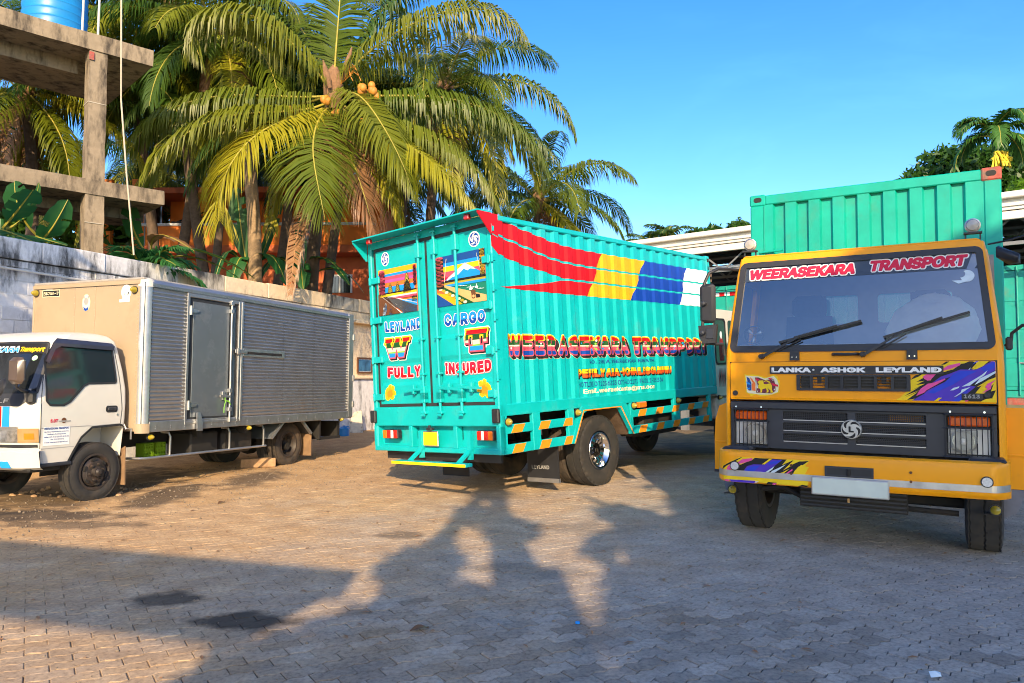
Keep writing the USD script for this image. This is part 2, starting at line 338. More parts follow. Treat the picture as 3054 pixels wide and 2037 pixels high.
L_GREEN = leafmat('palm_green', (.055, .105, .006), (.40, .34, .018), .32)
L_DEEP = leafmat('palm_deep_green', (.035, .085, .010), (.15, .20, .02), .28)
L_YEL = leafmat('palm_yellowing', (.22, .24, .012), (.62, .46, .02), .35)
L_BROWN = leafmat('palm_dry', (.25, .13, .06), (.50, .30, .16), .25)
LAMP_W = mat('spot_lamp_glass', (.38, .36, .31), .2, var=.2, coat=.5)
RACHIS = mat('frond_rib_yellow', (.34, .29, .04), .5, var=.15); RACHIS_B = mat('frond_rib_brown', (.30, .16, .07), .7, var=.2)
L_BAN = leafmat('banana_green', (.02, .10, .03), (.07, .24, .04), .30); L_BAND = leafmat('banana_dry', (.14, .07, .03), (.32, .18, .07), .2)
L_TREE = leafmat('tree_leaf', (.03, .085, .010), (.12, .22, .02), .3); L_ARECA = leafmat('areca_green', (.03, .11, .02), (.12, .24, .03), .3)
FLOWER = mat('yellow_inflorescence', (.72, .55, .04), .6, var=.15)
# ------------------------------------------------------------------ the setting: ground
def groundmat(name, base, base2, dust_amt, bumpd, vor=False):
    N = {'geo': ('geometry', {}), 'sx': ('separate_xyz', {}), 'n1': ('noise_texture', {'scale': .9, 'detail': 7.0, 'roughness': .62}), 'n2': ('noise_texture', {'scale': 34., 'detail': 5.0, 'roughness': .7}),
         'n3': ('noise_texture', {'scale': 3.2, 'detail': 6.0, 'roughness': .6}),
         'rb': ('rgb_ramp', {'ramp': [(.25, base), (.75, base2)]}),
         'ax': ('math', {'math_type': 'multiply', 'value2': -.20}), 'ay': ('math', {'math_type': 'multiply_add', 'value2': .085, 'value3': -.46}),
         's1': ('math', {'math_type': 'add'}), 'nn': ('math', {'math_type': 'multiply_add', 'value2': 2.0, 'value3': -1.0}), 's2': ('math', {'math_type': 'add'}),
         'mr': ('map_range', {'from_min': -.30, 'from_max': .80, 'to_min': 0.10 * dust_amt, 'to_max': dust_amt, 'clamp': True}),
         'rd': ('rgb_ramp', {'ramp': [(.3, (.36, .215, .095)), (.55, (.46, .29, .135)), (.75, (.56, .385, .20))]}),
         'mx': ('mix', {}), 'grit': ('rgb_ramp', {'ramp': [(.30, (.42, .42, .42)), (.5, (1, 1, 1)), (.72, (1.35, 1.35, 1.3))]}), 'mg': ('mix', {'mix_type': 'multiply', 'fac': .75}),
         'p': ('principled_bsdf', {'roughness': .88, 'specular_ior_level': .3}), 'b': ('bump', {'strength': .8, 'distance': bumpd})}
    L = [('geo.position', 'n1.vector'), ('geo.position', 'n2.vector'), ('geo.position', 'n3.vector'), ('geo.position', 'sx.vector'), ('n3.fac', 'rb.fac'), ('sx.x', 'ax.value1'), ('sx.y', 'ay.value1'),
         ('ax.value', 's1.value1'), ('ay.value', 's1.value2'), ('n1.fac', 'nn.value1'), ('s1.value', 's2.value1'), ('nn.value', 's2.value2'), ('s2.value', 'mr.value'),
         ('n3.fac', 'rd.fac'), ('rb.color', 'mx.color1'), ('rd.color', 'mx.color2'), ('mr.result', 'mx.fac'), ('n2.fac', 'grit.fac'), ('mx.color', 'mg.color1'), ('grit.color', 'mg.color2'),
         ('n2.fac', 'b.height'), ('b.normal', 'p.normal')]
    if name == 'paver_concrete':
        N['oi'] = ('object_info', {}); N['hm'] = ('map_range', {'from_min': 0., 'from_max': 1., 'to_min': .74, 'to_max': 1.22}); N['hv'] = ('hsv', {'hue': .5, 'saturation': 1., 'fac': 1.})
        N['gi'] = ('math', {'math_type': 'add'}); N['fr'] = ('math', {'math_type': 'fraction'})
        L = [l for l in L if l != ('rb.color', 'mx.color1')] + [('oi.random', 'gi.value1'), ('geo.random_per_island', 'gi.value2'), ('gi.value', 'fr.value1'), ('fr.value', 'hm.value'), ('hm.result', 'hv.value'), ('rb.color', 'hv.color'), ('hv.color', 'mx.color1')]
    out = 'mg.color'
    # oil stains and a wet strip: marks with a shape of their own
    for i, (sx_, sy_, rx, ry, k) in enumerate([(-2.42, 5.18, .30, .20, .80), (-1.68, 4.76, .36, .21, .88), (-1.05, 7.25, .28, .2, .5), (.2, 5.95, .5, .3, .25), (-5.3, 8.25, 1.1, .42, .8), (-4.45, 9.6, .42, 1.1, .75), (-3.85, 11.2, .45, 1.1, .7), (-5.9, 10.3, 1.2, 2.4, .72), (-4.6, 7.75, .9, .22, .6), (.75, 7.6, .7, .35, .25)]):
        c = f'k{i}'
        N[c + 'm'] = ('mapping', {'mapping_type': 'point', 'location': (-sx_ / rx, -sy_ / ry, 0), 'scale': (1 / rx, 1 / ry, 0)})
        N[c + 'l'] = ('vector_math', {'math_type': 'length'}); N[c + 'a'] = ('math', {'math_type': 'multiply_add', 'value2': 1.6, 'value3': -.8}); N[c + 'b'] = ('math', {'math_type': 'add'})
        N[c + 'r'] = ('map_range', {'from_min': 1.05, 'from_max': .62, 'to_min': 0., 'to_max': k, 'clamp': True}); N[c + 'x'] = ('mix', {'color2': (.030, .026, .022)})
        L += [('geo.position', c + 'm.vector'), (c + 'm.vector', c + 'l.vector1'), ('n3.fac', c + 'a.value1'), (c + 'l.value', c + 'b.value1'), (c + 'a.value', c + 'b.value2'), (c + 'b.value', c + 'r.value'), (c + 'r.result', c + 'x.fac'), (out, c + 'x.color1')]
        out = c + 'x.color'
    L += [(out, 'p.base_color')]
    if name == 'sandy_ground': N['mr'] = ('map_range', {'from_min': -.05, 'from_max': .85, 'to_min': 0., 'to_max': 1., 'clamp': True})
    MAT[name] = usdkit.material(stage, LK + name, N, L, surface='p.BSDF')
    return MAT[name]
PAVER = groundmat('paver_concrete', (.205, .18, .148), (.35, .315, .265), .85, .004)
SANDG = groundmat('sandy_ground', (.05, .046, .04), (.11, .10, .085), 1.0, .008)

rng = np.random.default_rng(7)
WU = np.array([.3346, .9424]); WN = np.array([.9424, -.3346]); WA = np.array([-11.755, 0.0])
def dirt_line(x, y):
    """metres to the dirt side of the line along the silver truck (positive = unpaved)"""
    d = np.array([1.93, 3.70]); d = d / np.linalg.norm(d); n = np.array([-d[1], d[0]])
    return (x + 4.99) * n[0] + (y - 7.28) * n[1]
def paved_height(x, y):
    """sand level: hides the joints more towards the left and the back"""
    p = np.stack([x, y, 0 * x], -1)
    n = meshkit.fbm(p * 1.1, 4, 3) - .5; n2 = meshkit.fbm(p * 5., 3, 9) - .5
    q = -.22 * x + .10 * (y - 5)
    s = np.clip((q + .25) / 1.2, 0, 1)
    h = -.0080 + .0068 * s + .004 * n + .003 * n2
    h = np.minimum(h, np.where(s > .55, .0022, -.0034 - .003 * (s < .3)))
    e = np.clip(dirt_line(x, y) / .8 + .3 + n * 1.2, 0, 1)
    h = h * (1 - e) + e * (.014 + .05 * n + .022 * n2)
    return np.where((y < 1) | (x > 12) | (y > 30), np.minimum(h, -.004), h)
gx = np.concatenate([[-900, -300, -100, -40, -25], np.arange(-16, 11.01, .11), [13, 20, 40, 100, 300, 900]])
gy = np.concatenate([[-900, -300, -100, -40, -18, -8, -3, 0], np.arange(1.5, 24, .11), [26, 30, 40, 70, 130, 300, 900, 2000]])
X, Y = np.meshgrid(gx, gy); H = paved_height(X, Y)
nx, ny = len(gx), len(gy); idx = np.arange(nx * ny).reshape(ny, nx)
F = np.concatenate([np.stack([idx[:-1, :-1], idx[:-1, 1:], idx[1:, 1:]], -1).reshape(-1, 3), np.stack([idx[:-1, :-1], idx[1:, 1:], idx[1:, :-1]], -1).reshape(-1, 3)])
GROUND = single('ground', tm(np.stack([X, Y, H], -1).reshape(-1, 3), F), SANDG, kind='structure', smooth=True)

# pavers: zigzag blocks laid in rows
PL, PW, ZA = .225, .1125, .013
def paver_outline():
    us = [0, PL / 8, 3 * PL / 8, 5 * PL / 8, 7 * PL / 8, PL]; o = [0, ZA, -ZA, ZA, -ZA, 0]
    b = [(u, a) for u, a in zip(us, o)]; t = [(u, a + PW) for u, a in zip(us, o)][::-1]
    return np.array(b + t) - [PL / 2, PW / 2]
PO = paver_outline(); PI_ = np.array(Polygon(PO).buffer(-.0030, join_style=2).exterior.coords)[:-1]
def paver_mesh(r, full=True):
    g = .0027; s0 = 1 - g * 14
    rings = [PO * [1 - 2 * g / PL, 1 - 2 * g / PW], PO * [1 - 4.4 * g / PL, 1 - 4.8 * g / PW]]
    n = len(PO)
    V = np.vstack([np.c_[rings[0], np.full(n, -.022)], np.c_[rings[0], np.full(n, -.0018)], np.c_[rings[1], np.full(n, 0.)]])
    Ft = []
    v, f = tri2(Polygon(rings[1]))[0]
    # map triangulated vertices back to ring indices
    ix = [int(np.argmin(((rings[1] - p) ** 2).sum(1))) + 2 * n for p in v]
    f = np.array(ix)[f]
    a = np.cross(V[f[:, 1]] - V[f[:, 0]], V[f[:, 2]] - V[f[:, 0]])[:, 2]; f[a < 0] = f[a < 0][:, ::-1]
    for k in range(n):
        a, b = k, (k + 1) % n
        Ft += [[a, b, b + n], [a, b + n, a + n], [a + n, b + n, b + 2 * n], [a + n, b + 2 * n, a + 2 * n]]
    return V, np.vstack([f, np.array(Ft)])
PV, PF = paver_mesh(rng)
pa = math.radians(33.0); pc, ps = math.cos(pa), math.sin(pa)
slots = []
for j in range(-140, 190):
    for i in range(-90, 100):
        u = (i + .5 * 0) * PL + (j % 2) * PL * .5; v = j * PW
        x, y = u * pc - v * ps, u * ps + v * pc + 6
        if 2.6 < y < 14.5 and -6.6 < x < 9.5 and abs(x) < .74 * y + .9 and dirt_line(x, y) < .25:
            slots.append((x, y))
slots.sort(key=lambda p: p[0] ** 2 + p[1] ** 2 - (0 if abs(p[0]) < .66 * p[1] and p[1] > 3.55 else -500))
PAVING = UsdGeom.Xform.Define(stage, '/World/pavement').GetPrim(); meta(PAVING, kind='structure')
rest_v, rest_f, off = [], [], 0
for k, (x, y) in enumerate(slots):
    th = pa + rng.normal(0, .012); c, s = math.cos(th), math.sin(th)
    tx, ty = rng.normal(0, .006, 2); z = abs(rng.normal(0, .0016))
    V = PV.copy(); xy = V[:, :2] @ np.array([[c, s], [-s, c]])
    V = np.c_[xy + [x + rng.normal(0, .0015), y + rng.normal(0, .0015)], V[:, 2] + z + V[:, 0] * tx + V[:, 1] * ty]
    if k < 300: part('/World/pavement', 'paver', tm(V, PF), PAVER, smooth=False)
    else: rest_v.append(V); rest_f.append(PF + off); off += len(V)
part('/World/pavement', 'far_pavers', tm(np.vstack(rest_v), np.vstack(rest_f)), PAVER, smooth=False, kind='stuff')

# loose grit: pebbles on the sandy strip and in the joints
ico = trimesh.creation.icosahedron(); pv, pf, off = [], [], 0
for k in range(5200):
    if k < 3400:
        t = rng.uniform(-3.5, 8); q = rng.normal(.7, 1.0); x = -4.99 + .462 * t - .887 * q; y = 7.28 + .887 * t + .462 * q
        r = abs(rng.normal(.004, .004)) + .002
    else: x, y, r = rng.uniform(-6, 5), rng.uniform(3.5, 11), abs(rng.normal(.0025, .003)) + .0015
    r = min(r, .016)
    if y < 3: continue
    V = ico.vertices * r * rng.uniform(.6, 1.3, 3) * rng.uniform(.85, 1.15, (12, 1)) + [x, y, max(0, float(paved_height(np.array([x]), np.array([y]))[0])) + r * .3]
    pv.append(V); pf.append(ico.faces + off); off += 12
PEB = mat('pebble_stone', (.36, .28, .19), .9, var=.35, scale=9, island=.5)
single('gravel', tm(np.vstack(pv), np.vstack(pf)), PEB, 'loose sandy pebbles scattered along the dirt strip beside the silver truck', 'gravel', kind='stuff', smooth=False)

# raised ground behind the wall
def wp(u, off, z):
    p = WA + WU * u + WN * off
    return (p[0], p[1], z)
a0, a1, a2, a3 = wp(-30, -.22, 0), wp(33, -.22, 0), wp(33, -70, 0), wp(-30, -70, 0)
T_ = [[*a[:2], z] for z in (-.5, 3.25) for a in (a0, a1, a2, a3)]
single('terrain', hull(T_), mat('garden_soil', (.085, .062, .038), .95, var=.4, scale=4, bump=.6, bscale=9, dist=.05), kind='structure', smooth=False)

# ------------------------------------------------------------------ boundary wall
WR = np.stack([[WU[0], WU[1], 0], [-WN[0], -WN[1], 0], [0, 0, 1]], 1)   # local x along, y into the wall
wall = thing('boundary_wall', 'tall old boundary wall, whitewashed blocks on the left, cream plaster on the right', 'wall', WR, (WA[0], WA[1], 0))
WT = 3.70
UB = 15.3      # the blocks end here, plaster begins
part(wall, 'wall_core', box(4, UB, .008, .2, 0, WT - .36), WALL_W)
part(wall, 'plaster', box(UB, 31.5, .0, .2, 0, WT - .36), WALL_C)
# blocks in courses
bw, bh = .41, .205
for r in range(7, 16):
    z0 = .16 + r * bh
    for k in range(40):
        u0 = 7.6 + k * bw + (r % 2) * bw / 2 + rng.normal(0, .004)
        if u0 + bw > UB + .1 or u0 < 7.5: continue
        u1 = min(u0 + bw - .009, UB)
        z1 = min(z0 + bh - .009, WT - .37)
        p = rng.normal(0, .005)
        b = box(u0, u1, .0 + p, .06, z0 + rng.normal(0, .002), z1, .004)
        part(wall, 'block', b, WALL_W)
# coping band of cast pieces along the top
u = 4.0; k = 0
while u < 31.5:
    L_ = rng.uniform(1.0, 1.7); h = rng.normal(0, .012)
    part(wall, 'coping', box(u, min(u + L_ - .012, 31.5), -.03 + rng.normal(0, .006), .22, WT - .345, WT + h, .012), WALL_W if u < UB - .5 else WALL_C if k % 4 else COPING)
    u += L_; k += 1
part(wall, 'ledge', box(20.3, 31.5, -.20, .0, 3.02, 3.10, .01), WALL_C)
part(wall, 'plinth', box(19.5, 31.5, -.22, .0, 0, 1.46, .015), WALL_W, label='pale thicker foot of the wall')
part(wall, 'plinth_cap', box(19.5, 31.5, -.28, .0, 1.465, 1.52, .01), WALL_C)
# pipe and cable fixed to the wall
pz = lambda u: 3.30 - .02 * math.sin(u * .9) + (0 if u < 15 else -.012 * (u - 15))
pipe = single('water_pipe', [sweep([wp(u_, .075, 3.22 - .008 * (u_ - 8) + .012 * math.sin(u_ * 1.3)) for u_ in np.arange(6, 31, .5)], .019, 8)], PVC,
              'thin pale pipe running along the face of the boundary wall', 'pipe')
# ------------------------------------------------------------------ vehicle helpers
def tyre_mesh(c, axis, R, w, rim, n=128, zig=0, lugs=0, grooves=3):
    """Tyre with circumferential grooves (zigzag if zig) or shoulder lugs; axis points outward, c is the middle."""
    axis = np.asarray(axis, float); u = np.cross(axis, [0, 0, 1.0]); u /= np.linalg.norm(u); v = np.cross(axis, u)
    h = w / 2; pr = [(rim, -h * .72, 0), (rim + .02, -h * .86, 0), (rim + (R - rim) * .45, -h, 0), (R - .055, -h * .95, 0), (R - .02, -h * .86, 1), (R - .006, -h * .76, 1)]
    gw = w * .030
    for g in np.linspace(-.48, .48, grooves) * w * .82:
        pr += [(R, g - gw, 2), (R - .013, g - gw * .7, 2), (R - .013, g + gw * .7, 2), (R, g + gw, 2)]
    pr += [(R - .006, h * .76, 1), (R - .02, h * .86, 1), (R - .055, h * .95, 0), (rim + (R - rim) * .45, h, 0), (rim + .02, h * .86, 0), (rim, h * .72, 0)]
    ang = np.arange(n) * 2 * math.pi / n; V = []; m = len(pr)
    for r, a, t in pr:
        rr = np.full(n, r); aa = np.full(n, a)
        if t == 2 and zig: aa = aa + zig * (np.abs((np.arange(n) % 4) - 2) - 1)
        if t == 1 and lugs: rr = rr - lugs * ((np.arange(n) % 4) < 2)
        V.append(np.asarray(c) + rr[:, None] * (np.cos(ang)[:, None] * u + np.sin(ang)[:, None] * v) + aa[:, None] * axis)
    V = np.vstack(V); k = np.arange(n); F = []
    for i in range(m - 1):
        a, b = i * n + k, i * n + (k + 1) % n
        F += [np.stack([a, b, b + n], 1), np.stack([a, b + n, a + n], 1)]
    q = tm(V, np.vstack(F))
    return q
def nuts(c, axis, r, k, size=.017, ln=.03):
    axis = np.asarray(axis, float); u = np.cross(axis, [0, 0, 1.0]); u /= np.linalg.norm(u); v = np.cross(axis, u); o = []
    for i in range(k):
        a = i * 2 * math.pi / k + .2; p = np.asarray(c) + r * (math.cos(a) * u + math.sin(a) * v)
        o.append(cyl(p, p + axis * ln, size, 6, size * .8))
    return o
def steel_wheel(parent, c, axis, R, w, rim, rmat=None, tmat=None, dish=.06, nn=6, zig=0, lugs=0, holes=True, convex=False, label=None):
    """disc wheel: rim with disc, tyre, hub, nuts; c middle of the tyre, axis outward"""
    axis = np.asarray(axis, float); rmat = rmat or RIM_BLACK; tmat = tmat or RUBBER; h = w / 2
    s = 1 if convex else -1; d0 = h * .55 if convex else h * .1 - dish
    face = (h * .62 if convex else -dish)
    prof = [(rim + .012, h * .80), (rim + .012, h * .88), (rim - .012, h * .88), (rim - .022, h * .7), (rim - .035, h * .35), (rim * .80, face + (.01 if convex else .03)), (rim * .62, face + (.03 if convex else 0)), (rim * .60, face + (.035 if convex else .0)), (.0, face + (.035 if convex else 0))]
    wpth = part(parent, 'wheel', [lathe(prof, c, axis, 40), lathe([(rim + .012, -h * .85), (rim - .02, -h * .8), (rim - .03, h * .3)], c, axis, 32)], rmat, label=label, smooth=30)
    part(wpth, 'tyre', tyre_mesh(c, axis, R, w, rim, zig=zig, lugs=lugs), tmat, smooth=30)
    c = np.asarray(c, float); f0 = c + axis * (face + (.035 if convex else 0))
    part(wpth, 'hub', [cyl(f0, f0 + axis * .05, rim * .30, 20, rim * .26), cyl(f0 + axis * .05, f0 + axis * .07, rim * .2, 20, rim * .12)], rmat)
    for q in nuts(f0, axis, rim * .46, nn): part(wpth, 'wheel_nut', q, rmat)
    if holes:
        u = np.cross(axis, [0, 0, 1.0]); u /= np.linalg.norm(u); v = np.cross(axis, u); hs = []
        for i in range(nn):
            a = i * 2 * math.pi / nn + .2 + math.pi / nn; p = c + axis * (face + .006 + (.028 if convex else .022)) + rim * .72 * (math.cos(a) * u + math.sin(a) * v)
            t = -math.sin(a) * u + math.cos(a) * v; rr = math.cos(a) * u + math.sin(a) * v
            hs.append(hull([p + t * .035 * math.cos(b) + rr * .016 * math.sin(b) + axis * e for b in np.linspace(0, 6.28, 11) for e in (-.02, .006)]))
        part(wpth, 'hand_holes', hs, CHASSIS)
    return wpth
def marker(parent, p, d, mat_=None, r=.035, ln=.07, name='marker_lamp'):
    """small bullet-shaped side lamp"""
    p = np.asarray(p, float); d = np.asarray(d, float)
    o = part(parent, name, lathe([(r * 1.08, 0), (r, ln * .25), (r * .8, ln * .6), (r * .4, ln * .92), (0, ln)], p, d, 16), mat_ or YEL_LENS)
    part(o, 'lamp_base', cyl(p - d * .02, p + d * .006, r * 1.25, 16), BLACKP)
def blades(r, n=5):
    """swirl emblem: outer ring and curved blades as flat shapes (radius r, centre 0)"""
    ring = Point(0, 0).buffer(r, 32).difference(Point(0, 0).buffer(r * .88, 32)); bl = []
    for k in range(n):
        a0 = k * 2 * math.pi / n + .3; o = []
        for t in np.linspace(0, 1, 12): rr = r * (.90 - .42 * t); o.append((rr * math.cos(a0 + 1.25 * t), rr * math.sin(a0 + 1.25 * t)))
        for t in np.linspace(1, 0, 12): rr = r * (.90 - .36 * t ** 1.6); o.append((rr * math.cos(a0 + .80 + .62 * t), rr * math.sin(a0 + .80 + .62 * t)))
        for t in np.linspace(1, 0, 8): o.append((r * .90 * math.cos(a0 + .80 * t), r * .90 * math.sin(a0 + .80 * t)))
        bl.append(Polygon(o).buffer(0))
    return ring, unary_union(bl)

# ------------------------------------------------------------------ painted box truck
TR = Rot(0.8535017434, -0.0287873527, -0.0405291977); TT = np.array([-0.0954957, 8.8549611, -0.0096867])
teal = thing('box_lorry', 'turquoise painted box lorry in the middle with red, amber and blue side stripes', 'lorry', TR, TT)
BLx, BWy, BH = 5.82, 2.38, 3.53
CP = .285; C_IN, C_OUT = .038, .010; CX0, CX1 = .14, 5.70
cbreaks = []; x = CX0
cprof = [(CX0, C_OUT)]
while x + CP <= CX1 + .001:
    cprof += [(x + .085, C_OUT), (x + .135, C_IN), (x + .225, C_IN), (x + .275, C_OUT)]; x += CP
cprof.append((CX1, C_OUT)); cpx = np.array([p[0] for p in cprof]); cpy = np.array([p[1] for p in cprof])
CB = sorted(set(cpx.tolist()))
def cside(off): return lambda v: np.stack([v[:, 0], np.where((v[:, 0] < CX0) | (v[:, 0] > CX1), -.001, np.interp(v[:, 0], cpx, cpy)) - off, v[:, 1]], 1)
side_panel = sheet(sbox(CX0, 1.21, CX1, 3.47), cside(0), CB, 0, (0, -1, 0))
body = part(teal, 'cargo_box', side_panel, TEAL, smooth=False)
part(body, 'far_side', box(CX0, CX1, BWy - .05, BWy - .03, 1.21, 3.47), TEAL)
part(body, 'roof', box(0.02, BLx, .02, BWy - .02, 3.50, 3.515), TEAL)
part(body, 'front_wall', box(BLx - .06, BLx - .03, .06, BWy - .06, 1.2, 3.47), TEAL)
part(body, 'floor_deck', box(.06, BLx, .06, BWy - .06, 1.12, 1.2), CHASSIS)
part(body, 'top_rail', box(0.1, BLx - .08, 0, .07, 3.46, 3.53, .012), TEAL)
part(body, 'top_rail', box(0.1, BLx - .08, BWy - .07, BWy, 3.46, 3.53, .012), TEAL)
part(body, 'bottom_rail', box(0.02, BLx, 0, .08, 1.075, 1.215, .008), TEAL)
for xx in (BLx - .12,):
    part(body, 'corner_post', box(xx, BLx, .0, .12, 1.215, 3.55, .012), TEAL)
part(body, 'corner_post', box(.0, .14, .0, .075, .66, 3.54, .012), TEAL)
part(body, 'corner_post', box(.0, .14, BWy - .075, BWy, .66, 3.54, .012), TEAL)
# corrugation end pieces and marks on the front top corner
part(body, 'corner_hole', [box(BLx - .09, BLx - .03, -.006, .01, 3.44, 3.50), box(BLx - .075, BLx - .045, -.006, .01, 3.30, 3.36)], CHASSIS)
for k in range(6):
    zc = 1.5 + k * .36
    part(body, 'hinge', [cyl((-.012, -.012, zc), (-.012, -.012, zc + .10), .014, 8), box(-.012, .05, -.012, 0, zc + .02, zc + .08)], TEAL)

# doors with stepped panels
dz = [1.25, 1.50, 1.55, 1.80, 1.855, 2.07, 2.125, 2.415, 2.475, 3.40]; do = [.0, .0, .022, .022, .0, .0, .022, .022, .0, .0]
def drear(off): return lambda v: np.stack([.018 + np.interp(v[:, 1], dz, do) * np.where((v[:, 0] > 1.30) & (v[:, 0] < 2.20) | (v[:, 0] > .10) & (v[:, 0] < .98), 1, 0) - off, v[:, 0], v[:, 1]], 1)
def dsheet(g, off):
    ms = []
    for a, b in ((-1, .10), (.10, .98), (.98, 1.30), (1.30, 2.20), (2.20, 4)):
        q = g.intersection(sbox(a + 1e-5, 0, b - 1e-5, 5))
        if not q.is_empty:
            m = sheet(q, drear(off), dz, 1, (-1, 0, 0))
            if m is not None: ms.append(m)
    return cat(ms) if ms else None
for a, b, nm in ((.085, 1.165, 'door'), (1.195, 2.225, 'door')):
    d = part(teal, nm, [dsheet(sbox(a, 1.255, b, 3.385), 0), box(.045, .06, a, b, 1.255, 3.385)], TEAL, smooth=False)
    for e in ((a, a + .012), (b - .012, b)): part(d, 'door_edge', box(.019, .045, e[0], e[1], 1.255, 3.385), TEAL)
part(teal, 'door_seal', [box(.012, .04, .065, 2.255, 3.386, 3.432), box(.010, .04, .065, 2.255, 1.214, 1.254), box(.006, .042, 1.166, 1.194, 1.254, 3.386), box(.010, .04, 2.226, 2.256, 1.254, 3.386), box(.022, .04, .062, .083, 1.252, 3.388)], SEAL)
part(teal, 'rear_header', box(.0, .1, .075, BWy - .075, 3.432, 3.53, .006), TEAL)
# roof lip over the doors with its two side gussets
lip = part(teal, 'roof_lip', [hull([(.0, -.02, 3.535), (-.25, -.03, 3.535), (-.25, -.03, 3.552), (.02, -.02, 3.552), (.0, BWy + .02, 3.535), (-.25, BWy + .02, 3.535), (-.25, BWy + .02, 3.552), (.02, BWy + .02, 3.552)])], TEAL)
def gus(y): return hull([(0, y, 3.535), (-.24, y, 3.535), (-.24, y, 3.51), (-.02, y, 3.28), (0, y, 3.28), (0, y + .015, 3.535), (-.24, y + .015, 3.535), (-.24, y + .015, 3.51), (-.02, y + .015, 3.28), (0, y + .015, 3.28)])
part(lip, 'gusset', gus(-.025), RED, label='red triangular gusset'); part(lip, 'gusset', gus(BWy + .008), TEAL)
for y in (.22, 2.12): part(teal, 'roof_lamp', box(-.20, -.14, y - .04, y + .04, 3.47, 3.533, .01), RED_LENS)
part(body, 'red_corner', [slab(poly((-.002, 3.30), (.135, 3.26), (.135, 3.535), (-.002, 3.535)), xzmap(-.004), (0, -1, 0), .002), slab(poly((-.002, 3.285), (-.002, 3.14), (.135, 3.03), (.135, 3.245)), xzmap(-.004), (0, -1, 0), .002)], RED)
# locking rods with handles
for i, (y, hdir) in enumerate(((.595, -1), (.985, -1), (1.29, 1))):
    rod = part(teal, 'locking_rod', cyl((-.03, y, 1.13), (-.03, y, 3.47), .019, 12), TEAL)
    part(rod, 'rod_bracket', [box(-.055, .018, y - .036, y + .05, z, z + h, .008) for z, h in ((3.17, .20), (1.26, .14), (1.30, .18), (2.08, .03), (1.62, .03))], TEAL)
    part(rod, 'cam_keeper', [box(-.06, .0, y - .045, y + .045, 1.115, 1.15, .008), box(-.06, .0, y - .045, y + .045, 3.455, 3.49, .008), cyl((-.06, y - .03, 1.1), (-.06, y + .03, 1.1), .016, 8)], TEAL)
    y2 = y + (-.37 if i < 2 else .37)
    part(rod, 'handle', [bar((-.05, y, 1.45), (-.055, y2, 1.425), .016, .032), box(-.06, -.0, (y + y2) / 2 - .02, (y + y2) / 2 + .02, 1.38, 1.5, .006), cyl((-.03, (y + y2) / 2, 1.37), (-.03, (y + y2) / 2, 1.51), .008, 8)], TEAL)
for z in (1.31, 1.83, 2.38, 2.94):
    part(teal, 'door_hinge', [box(-.02, .02, 2.13, 2.36, z, z + .085, .006), cyl((-.02, 2.33, z - .01), (-.02, 2.33, z + .095), .016, 8)], TEAL)
    part(teal, 'door_hinge', [box(-.02, .02, .02, .16, z, z + .085, .006), cyl((-.02, .045, z - .01), (-.02, .045, z + .095), .016, 8)], TEAL)
# rear sill and tail frame with three bays
sill = part(teal, 'rear_sill', box(-.005, .10, .005, BWy - .005, .955, 1.212, .01), TEAL)
part(sill, 'frame_bar', box(-.005, .10, .0, BWy, .615, .675, .008), TEAL)
for y0, y1 in ((.0, .055), (.735, .80), (1.585, 1.65), (2.325, 2.38)): part(sill, 'frame_post', box(-.005, .10, y0, y1, .675, .955, .005), TEAL)
part(sill, 'bay_back', box(.10, .13, .05, 2.33, .675, .955), TEAL)
for y0, y1 in ((.055, .735), (1.65, 2.325)):
    part(sill, 'bay_shelf', hull([(.0, y0, .80), (.10, y0, .675), (.0, y0, .675), (.0, y1, .80), (.10, y1, .675), (.0, y1, .675)]) if False else box(.02, .10, y0, y1, .675, .69), TEAL)
for y0, y1, order in ((.10, .37, 1), (1.86, 2.17, -1)):
    w3 = (y1 - y0) / 3; cols = [AMBER, CLEAR_LENS, RED_LENS] if order > 0 else [RED_LENS, CLEAR_LENS, AMBER]
    cl = [AMBER, RED_LENS, CLEAR_LENS, RED_LENS] if order > 0 else [RED_LENS, CLEAR_LENS, RED_LENS, AMBER]
    tl = part(teal, 'tail_lamp', box(-.02, .06, y0, y1, .785, .905, .01), BLACKP)
    ws = np.array([.28, .27, .18, .27]) * (y1 - y0 - .01); ws = ws if order > 0 else ws[::-1]; yy = y0 + .005
    for c_, w_ in zip(cl, ws): part(tl, 'lens', box(-.032, -.02, yy + .001, yy + w_ - .001, .79, .90, .006), c_); yy += w_
for y in (.03, 2.35): part(teal, 'rubber_buffer', box(-.055, -.005, y - .055, y + .055, 1.0, 1.17, .012), BLACKP)
pl = part(teal, 'number_plate', box(-.03, -.012, 1.06, 1.345, .695, .895, .008), STEEL); part(pl, 'plate_face', box(-.034, -.03, 1.075, 1.33, .71, .88), PLATE_Y)
part(teal, 'plate_lamp', [box(-.06, -.0, 1.15, 1.25, .90, .94, .01), cyl((-.04, 1.2, .92), (-.04, 1.2, .97), .018, 8)], BLACKP)
# step bar under the tail
st = part(teal, 'step_bar', box(-.33, -.21, .28, 1.64, .495, .535, .006), TEAL)
part(st, 'yellow_edge', box(-.335, -.33, .285, 1.635, .497, .533), YEL)
for y in (.48, 1.37): part(st, 'step_leg', [bar((-.25, y, .53), (-.02, y, .68), .06, .03), box(-.06, -.01, y - .03, y + .03, .55, .9)], TEAL)
for k in range(14):
    y = .3 + k * .14 + (k * 37 % 5) * .01
    if k % 3 != 1: part(sill, 'bolt', cyl((-.012, y, 1.17 - (k % 2) * .02), (-.004, y, 1.17 - (k % 2) * .02), .011, 7), TEAL)

